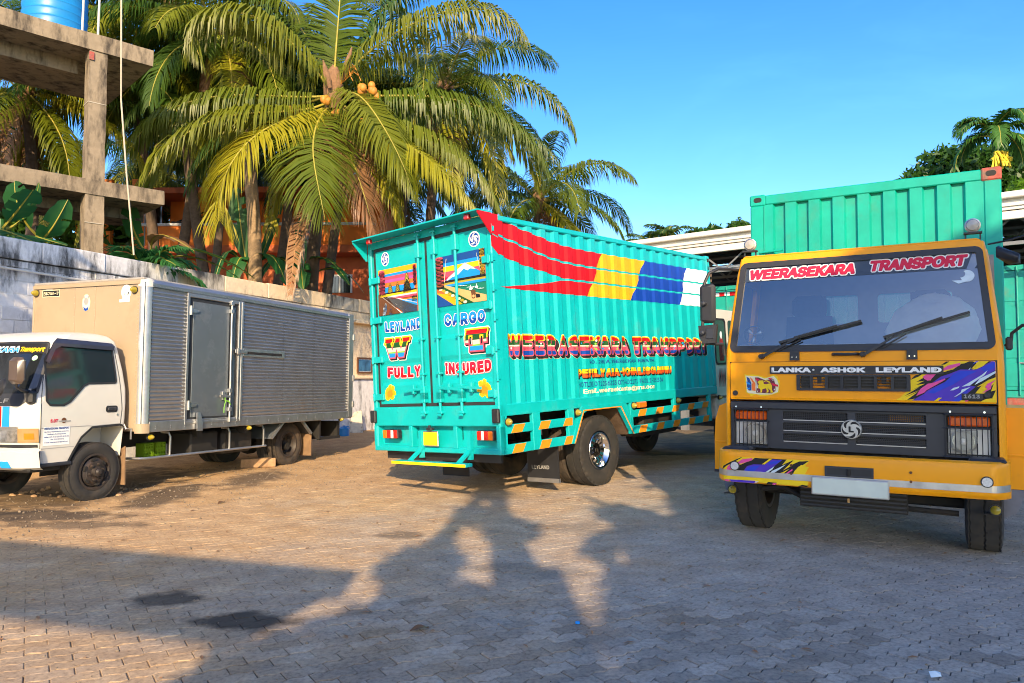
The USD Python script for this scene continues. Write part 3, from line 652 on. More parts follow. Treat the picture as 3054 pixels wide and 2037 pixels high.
# side guard: rails, posts and striped bars
for nm, x0, x1 in (('side_guard', .04, 1.50), ('side_guard', 2.95, 5.55)):
    g = part(teal, nm, [box(x0, x1, .004, .05, 1.074, 1.10), box(x0, x1, .004, .05, .855, .965, .006), box(x0, x1, .004, .05, .61, .725, .006)], TEAL)
    posts = ((.04, .10), (.62, .77), (1.36, 1.50)) if x0 < 1 else ((2.90, 2.97), (4.22, 4.42), (5.46, 5.55))
    for a, b in posts: part(g, 'post', box(a, b, .0, .056, .612, 1.08, .005), TEAL)
    if x0 > 1: part(g, 'post', slab(poly((2.62, 1.08), (2.80, 1.08), (3.04, .615), (2.96, .615)), xzmap(.0), (0, -1, 0), .05), TEAL)
    for zz, zt in ((.86, .96), (.615, .72)):
        for k in range(14):
            a = x0 + .16 + k * .52
            s = poly((a, zz), (a + .20, zz), (a + .27, zt), (a + .07, zt)).intersection(sbox(x0 + .06, 0, x1 - .05, 2))
            if not s.is_empty and s.area > .005: part(g, 'stripe', slab(s, xzmap(-.001), (0, -1, 0), .004), ORANGE)
# wheel arch
arch_o = Polygon([(1.40, .612), (1.66, 1.09), (2.70, 1.09), (3.0, .612), (2.93, .612), (2.62, 1.01), (2.50, 1.035), (1.80, 1.035), (1.70, 1.0), (1.48, .612)])
ar = part(teal, 'wheel_arch', slab(arch_o, xzmap(-.012), (0, -1, 0), .06), TEAL)
part(ar, 'orange_edge', slab(Polygon([(1.455, .614), (1.70, 1.045), (2.64, 1.045), (2.955, .614), (2.935, .614), (2.625, 1.03), (1.712, 1.03), (1.475, .614)]), xzmap(-.015), (0, -1, 0), .003), ORANGE)
part(ar, 'arch_shield', [hull([(1.42, .06, .62), (1.72, .06, 1.06), (1.42, 2.3, .62), (1.72, 2.3, 1.06), (1.44, .06, .62), (1.74, .06, 1.06), (1.44, 2.3, .62), (1.74, 2.3, 1.06)])] if False else [box(1.72, 2.6, .06, .5, 1.06, 1.07), hull([(2.62, .06, 1.05), (2.96, .06, .60), (2.62, .48, 1.05), (2.96, .48, .60), (2.64, .06, 1.05), (2.98, .06, .60), (2.64, .48, 1.05), (2.98, .48, .60)])], mat('muddy_arch', (.12, .075, .045), .9, var=.3, bump=.3))
for x_, z_ in ((1.56, 1.02), (2.93 + .05, 1.03), (4.34, 1.035), (.14, 1.0)): marker(teal, (x_, -.01, z_), (-.15, -.98, 0), r=.042)
lp = part(teal, 'indicator', box(3.10, 3.32, -.04, .02, .985, 1.075, .012), AMBER)
# painted stripes
def stripe(g, m, off, nm, lab=None):
    ps_ = [p_ for p_ in polys(g) if p_.area > 1.5e-5]
    if len(ps_) > 40:
        return part(body, nm, sheet(g, cside(off), CB, 0, (0, -1, 0)), m, label=lab, smooth=False, kind='stuff')
    for p_ in ps_: part(body, nm, sheet(p_, cside(off), CB, 0, (0, -1, 0)), m, label=lab, smooth=False)
def curve(pts):
    from scipy.interpolate import PchipInterpolator
    a = np.array(pts); f = PchipInterpolator(a[:, 0], a[:, 1]); xs = np.linspace(a[0, 0], a[-1, 0], 60); return list(zip(xs, f(xs)))
T0 = curve([(.14, 3.51), (.34, 3.46), (.61, 3.41), (.9, 3.37), (1.2, 3.32), (1.51, 3.29), (1.93, 3.275), (2.4, 3.27), (5.70, 3.27)])
S1 = curve([(.14, 3.30), (.6, 3.215), (1.18, 3.11), (1.5, 3.08), (2.13, 3.06), (3.5, 3.055), (5.70, 3.05)])
S2 = curve([(.14, 3.055), (.58, 2.96), (1.16, 2.885), (1.47, 2.845), (2.1, 2.845), (5.70, 2.84)])
S3 = curve([(.06, 2.65), (.6, 2.635), (1.46, 2.63), (5.70, 2.625)])
W2 = curve([(.06, 2.655), (.59, 2.71), (1.15, 2.78), (1.47, 2.83), (1.8, 2.832), (5.70, 2.828)])
def band(t, b): return Polygon(t + b[::-1]).buffer(0)
def dn(c, d): return [(x_, z_ - d) for x_, z_ in c]
bands = [band(T0, S1), band(dn(S1, .030), S2), band(dn(W2, .016), S3)]
cut = lambda xa, xb: Polygon([(xa[0], 3.6), (xb[0], 3.6), (xb[0], 3.27), (xb[1], 2.62), (xb[1], 2.5), (xa[1], 2.5), (xa[1], 2.62), (xa[0], 3.27)])
for nm, m, xa, xb in (('red_stripe', RED, (0, 0), (2.40, 2.0)), ('amber_stripe', GOLD, (2.40, 2.0), (3.58, 3.14)), ('blue_stripe', mat('stripe_blue', (.004, .045, .33), .4, var=.06), (3.58, 3.14), (4.97, 4.66)), ('white_stripe', WHITE, (4.97, 4.66), (5.70, 5.70))):
    for b in bands:
        q = b.intersection(cut(xa, xb))
        if not q.is_empty: stripe(q, m, .003, nm)
# big name on the side
NAME = cells('WEERASEKARA', .24, 1.80, 2.76, .265, 10, .88).union(cells('TRANSPORT', 3.09, 1.80, 2.50, .265, 10, .88))
ou = NAME.buffer(.008, join_style=2)
sh = unary_union([affinity.translate(ou, .009 * i, -.007 * i) for i in range(6)])
stripe(sh.buffer(.004), CREAM, .003, 'name_keyline'); stripe(sh, BLACK, .005, 'name_shadow')
stripe(ou.intersection(sbox(0, 1.99, 6, 2.2)), YEL, .007, 'name_outline'); stripe(ou.intersection(sbox(0, 1.7, 6, 1.99)), ROSE, .007, 'name_outline')
inn = NAME.buffer(-.008)
for z0, z1, m in ((2.0, 2.2, RED), (1.935, 2.0, GREEN), (1.918, 1.935, CREAM), (1.86, 1.918, ROSE), (1.7, 1.86, BLUE)):
    stripe(inn.intersection(sbox(0, z0, 6, z1)), m, .009, 'name_band')
# small scenes inside the letters: flecks
fl = unary_union([affinity.scale(Point(rng.uniform(.25, 5.5), rng.uniform(1.87, 2.01)).buffer(1, 4), rng.uniform(.008, .02), rng.uniform(.006, .02)) for _ in range(130)])
for i, m in enumerate((WHITE, SKYB, RED, LEAFGREEN_P)):
    g = unary_union(list(fl.geoms)[i::4]).intersection(inn)
    part(body, 'name_fleck', sheet(g, cside(.011), CB, 0, (0, -1, 0)), m, smooth=False, kind='stuff')
stripe(glyphs('NO. 258/A, WEERASEKARA MAWATHA', 1.95, 1.665, 1.79, .062, bold=3), NAVY, .004, 'address_line')
PN = cells('PEPILIYANA-BORALESGAMUWA', 1.66, 1.485, 2.60, .118, 9, .88)
stripe(unary_union([affinity.translate(PN, .006 * i, -.006 * i) for i in range(4)]).buffer(.003), BLACK, .004, 'town_shadow')
stripe(PN.intersection(sbox(0, 1.545, 6, 2)), YEL, .006, 'town_line'); stripe(PN.intersection(sbox(0, 1, 6, 1.545)), mat('vermilion_print', (.70, .09, .008), .45, var=.05), .006, 'town_line')
stripe(glyphs('HOTLINE 071-2363233 071-4021871 FAX 011-2853042', 1.68, 1.355, 2.30, .07, bold=2), NAVY, .004, 'phone_line')
stripe(glyphs('Email.weerasekarats@gmail.com', 1.78, 1.245, 1.92, .082, shear=.12, bold=3), CREAM, .004, 'mail_line')

# painted doors ------------------------------------------------------
def dp(g, m, off, nm, lab=None):
    r = None
    for p_ in polys(g):
        if p_.area < 4e-6: continue
        q = dsheet(p_, off)
        if q is not None: r = r or part(teal, nm, q, m, label=lab, smooth=False) if r is None else (part(teal, nm, q, m, label=lab, smooth=False), r)[1]
    return r
def mir(g): return affinity.scale(g, -1, 1, origin=(0, 0))            # letters read along -y
def dtext(t, yl, z0, w, h, **k): return affinity.translate(mir(glyphs(t, 0, z0, w, h, **k)), yl, 0)
arch_w = lambda a: (lambda p: np.stack([p[:, 0], p[:, 1] + a * ((p[:, 0] / .75 - .5) ** 2) * 4], 1))
def layered(t, yl, z0, w, h, inner, hi, out, key, nm, bold=6, warp=None):
    g = cells(t, 0, 0, w, h, 9, .86)
    if warp: g = shapely.transform(shapely.segmentize(g, .03), warp)
    g = affinity.translate(mir(g), yl, z0)
    dp(g.buffer(.014), key, .003, nm + '_keyline'); dp(g.buffer(.009), out, .0045, nm + '_outline'); dp(g, inner, .006, nm)
    dp(g.buffer(-.006).intersection(sbox(0, z0 + h * .45, 4, z0 + h * 1.5)), hi, .0075, nm + '_shine')
layered('LEYLAND', 2.10, 2.235, .76, .14, BLUE, SKYB, WHITE, BLUE, 'lettering', warp=arch_w(.018))
layered('CARGO', .91, 2.225, .74, .15, BLUE, SKYB, WHITE, BLUE, 'lettering', warp=arch_w(.012))
layered('FULLY', 2.085, 1.605, .70, .145, RED, CRIMSON, PALEB, CRIMSON, 'lettering', warp=arch_w(.014))
layered('INSURED', .93, 1.605, .82, .145, RED, CRIMSON, PALEB, CRIMSON, 'lettering', warp=arch_w(.016))
def biglet(ch, yl, w):
    z0, h = 1.885, .27
    if ch == 'T':   # slab-serif capital with hanging arms
        g = poly((0, .27), (.36, .27), (.36, .10), (.30, .10), (.30, .19), (.25, .19), (.25, .07), (.30, .07), (.30, 0), (.07, 0), (.07, .07), (.12, .07), (.12, .19), (.06, .19), (.06, .10), (0, .10))
        g = affinity.scale(g, w / .36, 1, origin=(0, 0))
    else:
        g = poly((0, .27), (.17, .27), (.17, .21), (.15, .21), (.185, .11), (.235, .27), (.33, .27), (.375, .11), (.41, .21), (.39, .21), (.39, .27), (.55, .27), (.55, .21), (.52, .21), (.43, 0), (.31, 0), (.275, .11), (.24, 0), (.12, 0), (.03, .21), (0, .21))
        g = affinity.scale(g, w / .55, 1, origin=(0, 0))
    g = affinity.translate(mir(g), yl, z0)
    o = g.buffer(.014, join_style=2); sh = unary_union([affinity.translate(o, -.008 * i, -.007 * i) for i in range(4)])
    dp(sh.buffer(.010), WHITE, .003, 'initial_keyline'); dp(sh, BLACK, .0042, 'initial_shadow')
    dp(o.intersection(sbox(0, 2.04, 4, 3)), YEL, .0055, 'initial_outline'); dp(o.intersection(sbox(0, 1, 4, 2.04)), ROSE, .0055, 'initial_outline')
    i_ = g.buffer(-.006)
    for a, b, m in ((2.095, 2.3, RED), (2.02, 2.095, GREEN), (1.965, 2.02, CREAM), (1.945, 1.965, LEAFGREEN_P), (1.8, 1.945, SKYB)): dp(i_.intersection(sbox(0, a, 4, b)), m, .007, 'initial_band')
biglet('W', 2.11, .52); biglet('T', .53, .37)
# welcoming hands
hand = poly((0, .05), (.02, .11), (.055, .14), (.07, .11), (.085, .17), (.115, .18), (.125, .12), (.15, .165), (.18, .15), (.165, .10), (.20, .09), (.205, .06), (.15, .055), (.17, .02), (.14, 0), (.09, .02), (.06, -.01), (.02, 0)).buffer(.006)
for yl, s in ((2.13, 1.05), (.13, -1.1)):
    g = affinity.translate(affinity.scale(hand, -s, abs(s), origin=(0, 0)), yl, 1.325)
    dp(g.buffer(.008), YEL, .003, 'hand_outline'); dp(g, GOLD, .0045, 'painted_hand'); dp(affinity.scale(g, .55, .55, origin=(g.centroid.x, g.centroid.y - .02)), ORANGE, .006, 'hand_shade')
# round emblems
for y in (2.015, .295):
    r_, b_ = blades(.082)
    T_ = lambda g: affinity.translate(affinity.scale(mir(g), .86 if y > 1 else 1, 1, origin=(0, 0)), y, 3.265)
    e = dp(T_(Point(0, 0).buffer(.098, 24)), WHITE, .003, 'emblem', 'round blue and white swirl emblem')
    dp(T_(r_.union(b_)), BLUE, .005, 'emblem_swirl'); dp(T_(glyphs('L', -.022, -.032, .048, .066, bold=6)), BLUE, .006, 'emblem_letter')
# two painted landscapes, drawn 160 x 126
def picture(yl, yr, zt, zb, layers):
    f = quadmap([(yl, zt), (yr, zt), (yr, zb), (yl, zb)], 160, 126)
    for k, (pts, m) in enumerate(layers):
        g = (pts if hasattr(pts, 'bounds') else poly(*pts)).intersection(sbox(0, 0, 160, 126))
        if not g.is_empty: dp(mapg(g, f), m, .003 + .0011 * (k > 0) + .0009 * min(k, 30) * .5, 'landscape', None)
def conifer(x, y, w, h, n=5):
    return [poly((x - w * (.3 + .7 * (i + 1) / n) / 2, y - h * (1 - (i + 1.25) / n)), (x, y - h * (1 - i / n) - 2), (x + w * (.3 + .7 * (i + 1) / n) / 2, y - h * (1 - (i + 1.25) / n))).buffer(1) for i in range(n)]
def foliage(x, y, w, h, c1, c2, n=7):
    o = []
    for i in range(n):
        yy = y + i * h / n; o.append((affinity.scale(Point(x, yy + h / n).buffer(1), w / 2, h / n * .62), BLACK)); o.append((affinity.scale(Point(x, yy + h / n * .55).buffer(1), w / 2 * .95, h / n * .50), c1 if i % 2 else c2))
    return o
R_ = lambda a, b, c, d: sbox(a, b, c, d)
P1 = [(R_(0, 0, 160, 126), mat('sunset_orange_print', (.75, .16, .02), .45, var=.1)), (R_(0, 0, 160, 14), GOLD), (R_(0, 14, 160, 21), SKYB), (R_(0, 21, 160, 30), ROSE), (R_(0, 30, 160, 38), PINK), (R_(25, 50, 150, 66), SKYB)]
for q in conifer(50, 70, 22, 26) + conifer(82, 70, 20, 24) + conifer(122, 70, 30, 46): P1 += [(q.buffer(1.6), BLACK), (q, OLIVE)]
P1 += [(R_(15, 66, 160, 70), BLACK), (R_(10, 70, 160, 76), YEL), (R_(40, 76, 160, 80), PALEB), (R_(55, 80, 160, 86), ROSE), (R_(100, 92, 160, 126), SKYB),
       (poly((0, 68), (30, 68), (90, 126), (0, 126)), BROWN), (poly((10, 70), (28, 70), (160, 112), (160, 126), (105, 126)), ROADC), (poly((22, 71), (30, 71), (160, 104), (160, 107)), WHITE), (poly((10, 72), (13, 72), (98, 126), (94, 126)), WHITE)]
for k in range(5): P1.append((poly((30 + k * 20, 77 + k * 10.2), (38 + k * 20, 81 + k * 10), (39 + k * 20, 83 + k * 10), (31 + k * 20, 79 + k * 10.2)), WHITE))
P1 += foliage(18, 2, 26, 66, mat('plum_print', (.30, .02, .06), .5), ROSE) + foliage(155, 2, 16, 50, ROSE, CRIMSON, 6) + foliage(150, 74, 22, 22, BROWN, OLIVE, 3)
P1 += [(affinity.rotate(affinity.scale(Point(26, 112).buffer(1), 8, 19), 18), PALEB), (affinity.rotate(affinity.scale(Point(28, 114).buffer(1), 6, 18), 18), SKYB), (affinity.scale(Point(52, 122).buffer(1), 7, 12), SKYB)]
P2 = [(R_(0, 0, 160, 126), LAKE), (R_(0, 0, 160, 18), NAVY), (R_(0, 18, 160, 27), SKYB), (R_(0, 27, 160, 40), YEL), (R_(0, 40, 160, 68), ROSE), (R_(20, 54, 70, 68), CRIMSON), (poly((22, 66), (96, 26), (160, 62), (160, 68), (22, 68)), SKYB),
      (poly((40, 56), (96, 26), (130, 46), (112, 42), (104, 46), (92, 40), (70, 54), (52, 56), (30, 66)), WHITE), (R_(20, 62, 160, 68), BLACK), (R_(20, 68, 160, 73), OLIVE), (R_(0, 73, 160, 79), SKYB),
      (poly((14, 72), (24, 72), (160, 112), (160, 126), (118, 126)), SAND), (poly((6, 76), (16, 73), (120, 126), (84, 126)), GREEN), (poly((0, 78), (8, 76), (84, 126), (52, 126), (0, 96)), GOLD), (poly((0, 92), (56, 126), (0, 126)), NAVY), (poly((0, 78), (5, 77), (30, 96), (0, 90)), mat('coral_print', (.75, .12, .03), .45))]
P2 += [(poly((112, 96), (126, 96), (128, 108), (114, 110)), BROWN), (Point(120, 111).buffer(6), BROWN), (Point(120, 111).buffer(3.5), SAND), (poly((128, 106), (140, 108), (141, 116), (128, 116)), BLACK), (affinity.scale(Point(113, 92).buffer(1), 6, 3), WHITE), (affinity.scale(Point(131, 90).buffer(1), 5, 3), WHITE), (R_(111, 83, 113, 91), WHITE), (R_(130, 82, 132, 90), WHITE)]
for k in range(9): P2.append((affinity.scale(Point(14 + k * 10, 82 + k * 5).buffer(1), 6, 3.4), OLIVE if k % 2 else CREAM))
for k in range(8): P2.append((R_(70 + (k * 31) % 84, 80 + (k * 7) % 20, 84 + (k * 31) % 84, 81 + (k * 7) % 20), PALEB))
P2 += foliage(13, 0, 28, 76, mat('rust_print', (.40, .10, .04), .5), ROSE, 8) + foliage(153, -4, 18, 66, OLIVE, GOLD, 8) + [(poly((27, 66), (29, 66), (38, 8), (37, 8)), CREAM), (poly((148, 60), (149, 60), (136, 8), (135, 8)), CREAM)]
picture(2.18, 1.375, 3.12, 2.485, P1); picture(.995, .125, 3.13, 2.485, P2)

# running gear
def wz(Rm, t, x_, y_): return -((Rm @ np.array([x_, y_, 0]) + t)[2]) / Rm[2, 2]
yaw_only = Rot(0.8535017434)
def twheel(x_, y_, sgn, **k):
    dzz = wz(TR, TT, x_, y_); return steel_wheel(teal, (x_, y_, .495 + dzz), (0, sgn, 0), .495, .27, .262, **k)
wh = twheel(2.17, .20, -1, rmat=CHROME, lugs=.016, tmat=RUBBER, nn=10, label='rear wheel with a chrome cover')
zc = .495 + wz(TR, TT, 2.17, .20); c0 = np.array([2.17, .20, zc])
part(wh, 'chrome_cover', [lathe([(.255, .105), (.255, .125), (.235, .12), (.20, .05), (.19, .05)], c0, (0, -1, 0), 24)], CHROME)
sp = []
for k in range(12):
    a = k * math.pi / 6; e = np.array([math.cos(a), 0, math.sin(a)]); t_ = np.array([-math.sin(a), 0, math.cos(a)])
    b0 = c0 + np.array([0, -.06, 0])
    sp.append(hull([b0 + e * .19 + t_ * .022, b0 + e * .19 - t_ * .022, b0 + e * .10 + t_ * .016, b0 + e * .10 - t_ * .016, b0 + e * .145 + t_ * .02 + [0, -.03, 0], b0 + e * .145 - t_ * .02 + [0, -.03, 0]]))
part(wh, 'spoke', sp, CHROME)
part(wh, 'ring_gap', [lathe([(.192, .052), (.10, .052)], c0, (0, -1, 0), 24)], CHASSIS)
twheel(2.17, .52, -1, tmat=RUBBER_DUSTY, holes=False); twheel(2.17, 2.18, 1, tmat=RUBBER_DUSTY); twheel(2.17, 1.86, 1, tmat=RUBBER_DUSTY, holes=False)
twheel(6.75, .22, -1); twheel(6.75, 2.16, 1)
fl_ = part(teal, 'mud_flap', box(1.20, 1.215, .08, .62, .12, .66), BLACKP); part(fl_, 'flap_bar', box(1.19, 1.23, .08, .62, .115, .17), STEEL)
part(fl_, 'flap_lettering', slab(affinity.translate(mir(glyphs('LEYLAND', 0, .29, .30, .05, bold=3)), .54, 0), yzmap(1.196), (-1, 0, 0), .002), GREYP)
fl2 = part(teal, 'mud_flap', box(1.20, 1.215, 1.75, 2.30, .12, .66), BLACKP)
part(teal, 'chassis', [box(.1, 7.6, .72, .82, .78, 1.05), box(.1, 7.6, 1.55, 1.65, .78, 1.05), box(.3, .45, .3, 2.1, .95, 1.1), box(2.1, 2.24, .3, 2.1, .42, .56), box(3.3, 3.4, .3, 2.1, .98, 1.1), box(4.7, 4.8, .3, 2.1, .98, 1.1), box(1.9, 2.45, .78, .90, .60, .78)], CHASSIS)
part(teal, 'axle', [cyl((2.17, .35, .46), (2.17, 2.0, .46), .09, 12), lathe([(.0, -.2), (.17, -.15), (.2, 0), (.17, .15), (0, .2)], (2.17, 1.2, .46), (0, 1, 0), 16)], CHASSIS)
part(teal, 'fuel_tank', box(3.4, 4.6, .12, .60, .52, .95, .06), CHASSIS)
part(teal, 'underside_plate', box(.12, .16, .12, 2.26, .5, .62), BLACKP)
# cab, mostly hidden
cabp = [(5.98, 1.02), (7.95, 1.02), (8.0, 1.55), (7.9, 1.75), (7.65, 2.50), (7.45, 2.60), (6.05, 2.62), (5.98, 2.52)]
cb = part(teal, 'cab', slab(Polygon(cabp).buffer(-.04).buffer(.04), xzmap(.10), (0, -1, 0), 2.16), WHITEP)
part(cb, 'rear_side_window', slab(rrect(6.06, 1.62, 6.48, 2.42, .07), xzmap(.094), (0, -1, 0), .006), GLASS_DARK)
part(cb, 'window_frame', slab(rrect(6.03, 1.59, 6.51, 2.45, .08).difference(rrect(6.065, 1.625, 6.475, 2.415, .07)), xzmap(.088), (0, -1, 0), .012), BLACKP)
part(cb, 'window_decal', [slab(poly((6.2, 1.66), (6.38, 1.66), (6.40, 1.95), (6.34, 2.1), (6.26, 2.1), (6.20, 1.92)), xzmap(.091), (0, -1, 0), .002)], mat('maroon_print', (.18, .015, .02), .5))
part(cb, 'window_decal', [slab(affinity.scale(Point(6.30, 2.14).buffer(1), .045, .07), xzmap(.0905), (0, -1, 0), .002)], PALEB)
part(cb, 'door_window', slab(rrect(6.62, 1.72, 7.45, 2.42, .07), xzmap(.094), (0, -1, 0), .006), GLASS_DARK)
for k in range(6): part(cb, 'flame_decal', slab(poly((6.12 + k * .05, 1.38), (6.16 + k * .05, 1.52), (6.15 + k * .05, 1.30), (6.13 + k * .05, 1.18)), xzmap(.096), (0, -1, 0), .003), BLACK if k % 2 else mat('maroon_print_b', (.25, .01, .02), .5))
part(cb, 'door_skirt', box(6.0, 7.6, .12, .5, .62, 1.0, .03), WHITEP)
marker(teal, (6.02, .06, 1.0), (0, -1, 0))
# ------------------------------------------------------------------ silver box truck on the left
GR = Rot(4.372777, -.0158528, .0031742); GT = np.array([-4.8200069, 9.6472205, .0230829])
grey = thing('silver_truck', 'white cabbed truck with ribbed silver box body parked by the wall', 'truck', GR, GT)
GL, GW, GZ0, GZ1 = 5.06, 2.04, .79, 2.82
def riv(parent, pts, d, r=.006):
    d = np.asarray(d, float); o = []
    for p in pts:
        p = np.asarray(p, float); o.append(cyl(p - d * .002, p + d * .004, r, 5, r * .6))
    part(parent, 'rivets', cat(o), STEEL, kind='stuff')
gb = part(grey, 'cargo_box', box(-GL + .02, -.012, -GW + .02, -.03, GZ0 + .02, GZ1 - .05), ALU_SMOOTH)
# front wall of three sheets
for a, b in ((-GW + .03, -1.252), (-1.248, -.882), (-.878, -.105)): part(gb, 'front_sheet', box(-.012, 0, a, b, .80, 2.735, .002), BEIGE)
part(gb, 'front_top_rail', hull([(-.05, -GW, 2.745), (.012, -GW, 2.745), (.012, -GW, 2.79), (-.04, -GW, 2.83), (-.05, -.1, 2.745), (.012, -.1, 2.745), (.012, -.1, 2.79), (-.04, -.1, 2.83)]), BEIGE)
riv(gb, [(0, y, 2.725) for y in np.arange(-1.98, -.12, .045)], (1, 0, 0)); riv(gb, [(0, -.13, z) for z in np.arange(.9, 2.7, .05)], (1, 0, 0))
riv(gb, [(0, y, z) for y in (-1.26, -.89) for z in np.arange(.9, 2.7, .09)], (1, 0, 0), .004); riv(gb, [(0, -.46, z) for z in np.arange(.9, 2.7, .11)], (1, 0, 0), .004)
def qround(z0, z1, yc, xc, r, s=1): return slab(Polygon([(0, 0)] + [(r * math.cos(a), r * math.sin(a)) for a in np.linspace(0, math.pi / 2, 9)]), lambda v: np.stack([xc + v[:, 0], yc + s * v[:, 1], np.full(len(v), z1)], 1), (0, 0, 1), z1 - z0)
part(gb, 'corner_post', qround(.90, 2.74, -.10, -.10, .105), STEEL, label='silver rounded corner post'); part(gb, 'corner_cap', lathe([(0, .085), (.05, .08), (.10, .05), (.108, 0), (.108, -.04)], (-.10, -.10, 2.75), (0, 0, 1), 20), PVC, label='pale scuffed corner cap'); part(gb, 'corner_foot', qround(.775, .90, -.10, -.10, .125), BEIGE)
part(gb, 'corner_post', box(-.06, .01, -GW, -GW + .03, .80, 2.745, .008), BEIGE)
# ribbed side panels
RP = .0525
def ribs(x0, x1, z0, z1):
    zs = []; z = z0
    while z + RP <= z1 + .001: zs += [(z, -.018), (z + .013, -.003), (z + .033, .003), (z + .045, -.016)]; z += RP
    zs.append((z1, -.016)); V = []; F = []
    for k, (z, y) in enumerate(zs):
        V += [[x0, y, z], [x1, y, z]]
        if k: a = 2 * k; F += [[a - 2, a, a + 1], [a - 2, a + 1, a - 1]]
    return tm(V, F)
for a, b in ((-.72, -.115), (-2.92, -1.915), (-3.80, -2.925), (-4.93, -3.805)): part(gb, 'ribbed_panel', ribs(a, b, .93, 2.715), ALU, smooth=False)
riv(gb, [(x, .004, z) for x in (-2.925, -3.80, -2.42) for z in np.arange(.97, 2.7, RP * 2)], (0, 1, 0), .004)
part(gb, 'top_side_rail', hull([(-GL, -.05, 2.715), (-GL, .008, 2.715), (-GL, .012, 2.76), (-GL, -.02, 2.81), (-GL, -.06, 2.82), (-.10, -.05, 2.715), (-.10, .008, 2.715), (-.10, .012, 2.76), (-.10, -.02, 2.81), (-.10, -.06, 2.82)]), ALU)
riv(gb, [(x, .01, 2.73) for x in np.arange(-4.95, -.15, .055)], (0, 1, 0), .005)
part(gb, 'bottom_side_rail', box(-GL, -.115, -.04, .006, .785, .928, .006), STEEL); riv(gb, [(x, .006, z) for x in np.arange(-4.9, -.2, .26) for z in (.83, .855)], (0, 1, 0), .010); riv(gb, [(x, .006, .918) for x in np.arange(-4.9, -1.95, .03)], (0, 1, 0), .005)
part(gb, 'roof', box(-GL, 0, -GW, -.05, 2.80, 2.835, .01), mat('box_roof_sheet', (.30, .28, .25), .6, var=.1))
part(gb, 'rear_post', box(-GL - .04, -4.935, -.06, .012, .80, 2.80, .01), STEEL); part(gb, 'rear_post', box(-GL - .04, -4.96, -GW, -GW + .06, .80, 2.80, .01), STEEL)
for z in (1.0, 1.5, 2.3): part(gb, 'rear_hinge', box(-GL - .07, -GL - .02, -.02, .03, z, z + .12, .008), STEEL)
# side door
fr = part(gb, 'door_frame', [box(-.775, -.725, -.03, .012, .90, 2.70, .006)], ALU)
for x0, x1, y_ in ((-1.83, -1.785, .016), (-1.90, -1.845, .018)): part(gb, 'door_frame', box(x0, x1, -.03, y_, .86, 2.70, .008), STEEL)
part(gb, 'door_frame', box(-1.90, -.725, -.03, .010, 2.655, 2.712, .006), ALU); part(gb, 'door_frame', box(-1.90, -.725, -.03, .012, .86, .905, .006), STEEL)
dr = part(grey, 'side_door', box(-1.775, -.79, -.04, -.012, .91, 2.65), SEAL)
part(dr, 'door_leaf', box(-1.60, -.855, -.03, -.006, .955, 2.60, .004), ALU_SMOOTH); part(dr, 'door_leaf', box(-1.735, -1.63, -.03, -.006, .955, 2.60, .004), ALU_SMOOTH)
part(dr, 'door_rod', cyl((-1.615, .022, .86), (-1.615, .022, 2.69), .016, 10), STEEL)
for z in (1.02, 1.30, 2.50, 2.62): part(dr, 'rod_guide', box(-1.65, -1.58, -.01, .04, z, z + .06, .006), STEEL)
for z in (1.09, 2.43): part(dr, 'door_hinge', [hull([(-.77, 0, z), (-.77, 0, z + .07), (-.95, 0, z + .05), (-.95, 0, z + .02), (-.77, .018, z), (-.77, .018, z + .07), (-.95, .012, z + .05), (-.95, .012, z + .02)])], STEEL); part(dr, 'hinge_pin', cyl((-.785, .02, z - .03), (-.785, .02, z + .10), .016, 8), STEEL)
part(dr, 'handle', bar((-1.40, .03, 1.25), (-1.62, .03, 1.24), .02, .035), STEEL); part(dr, 'handle_plate', box(-1.52, -1.46, -.006, .02, 1.19, 1.32, .006), STEEL)
part(dr, 'green_tie', sweep([(-1.50, .03, 1.24), (-1.49, .05, 1.16), (-1.47, .045, 1.08), (-1.475, .04, 1.0)], .006, 5), LEAFGREEN_P); part(dr, 'green_tie', sweep([(-1.50, .03, 1.18), (-1.55, .06, 1.17), (-1.60, .05, 1.12)], .009, 5), LEAFGREEN_P)
part(dr, 'latch', hull([(-.95, .0, 1.02), (-1.01, .0, 1.02), (-.94, .03, .76), (-1.04, .03, .76), (-.95, .03, 1.02), (-1.01, .03, 1.02), (-.94, .05, .76), (-1.04, .05, .76), (-.93, .05, .88), (-1.04, .05, .88)]), STEEL)
sl = part(grey, 'slot_rail', [box(-2.94, -1.905, -.012, .012, 1.86, 1.985, .006)], STEEL); part(sl, 'slot', box(-2.86, -1.98, .008, .0135, 1.895, 1.935), CHASSIS)
part(grey, 'side_latch', [box(-1.98, -1.70, .018, .034, 1.90, 1.96, .006), box(-1.80, -1.74, .012, .045, 1.88, 1.98, .006)], STEEL)
# stickers and lamps on the front wall
for y, z in ((-1.975, 2.69), (-.19, 2.665)): marker(grey, (.012, y, z), (1, .15, 0), r=.042, ln=.08)
stk = part(grey, 'maker_label', slab(sbox(-1.86, 2.635, -1.545, 2.72), yzmap(.003), (1, 0, 0), .003), BLACK)
part(stk, 'label_border', slab(sbox(-1.865, 2.63, -1.54, 2.725).difference(sbox(-1.858, 2.637, -1.547, 2.718)), yzmap(.0035), (1, 0, 0), .003), CREAM)
part(stk, 'label_characters', slab(glyphs('日本フルハーフ', -1.84, 2.652, .275, .052, bold=2, font='Noto Sans CJK Regular'), yzmap(.005), (1, 0, 0), .003), CREAM, kind='stuff')
part(stk, 'label_line', slab(sbox(-1.80, 2.73, -1.67, 2.745), yzmap(.003), (1, 0, 0), .003), GREYP)
lo = part(grey, 'lion_sticker', slab(affinity.scale(Point(-1.045, 2.525).buffer(1), .070, .115), yzmap(.003), (1, 0, 0), .003), CREAM)
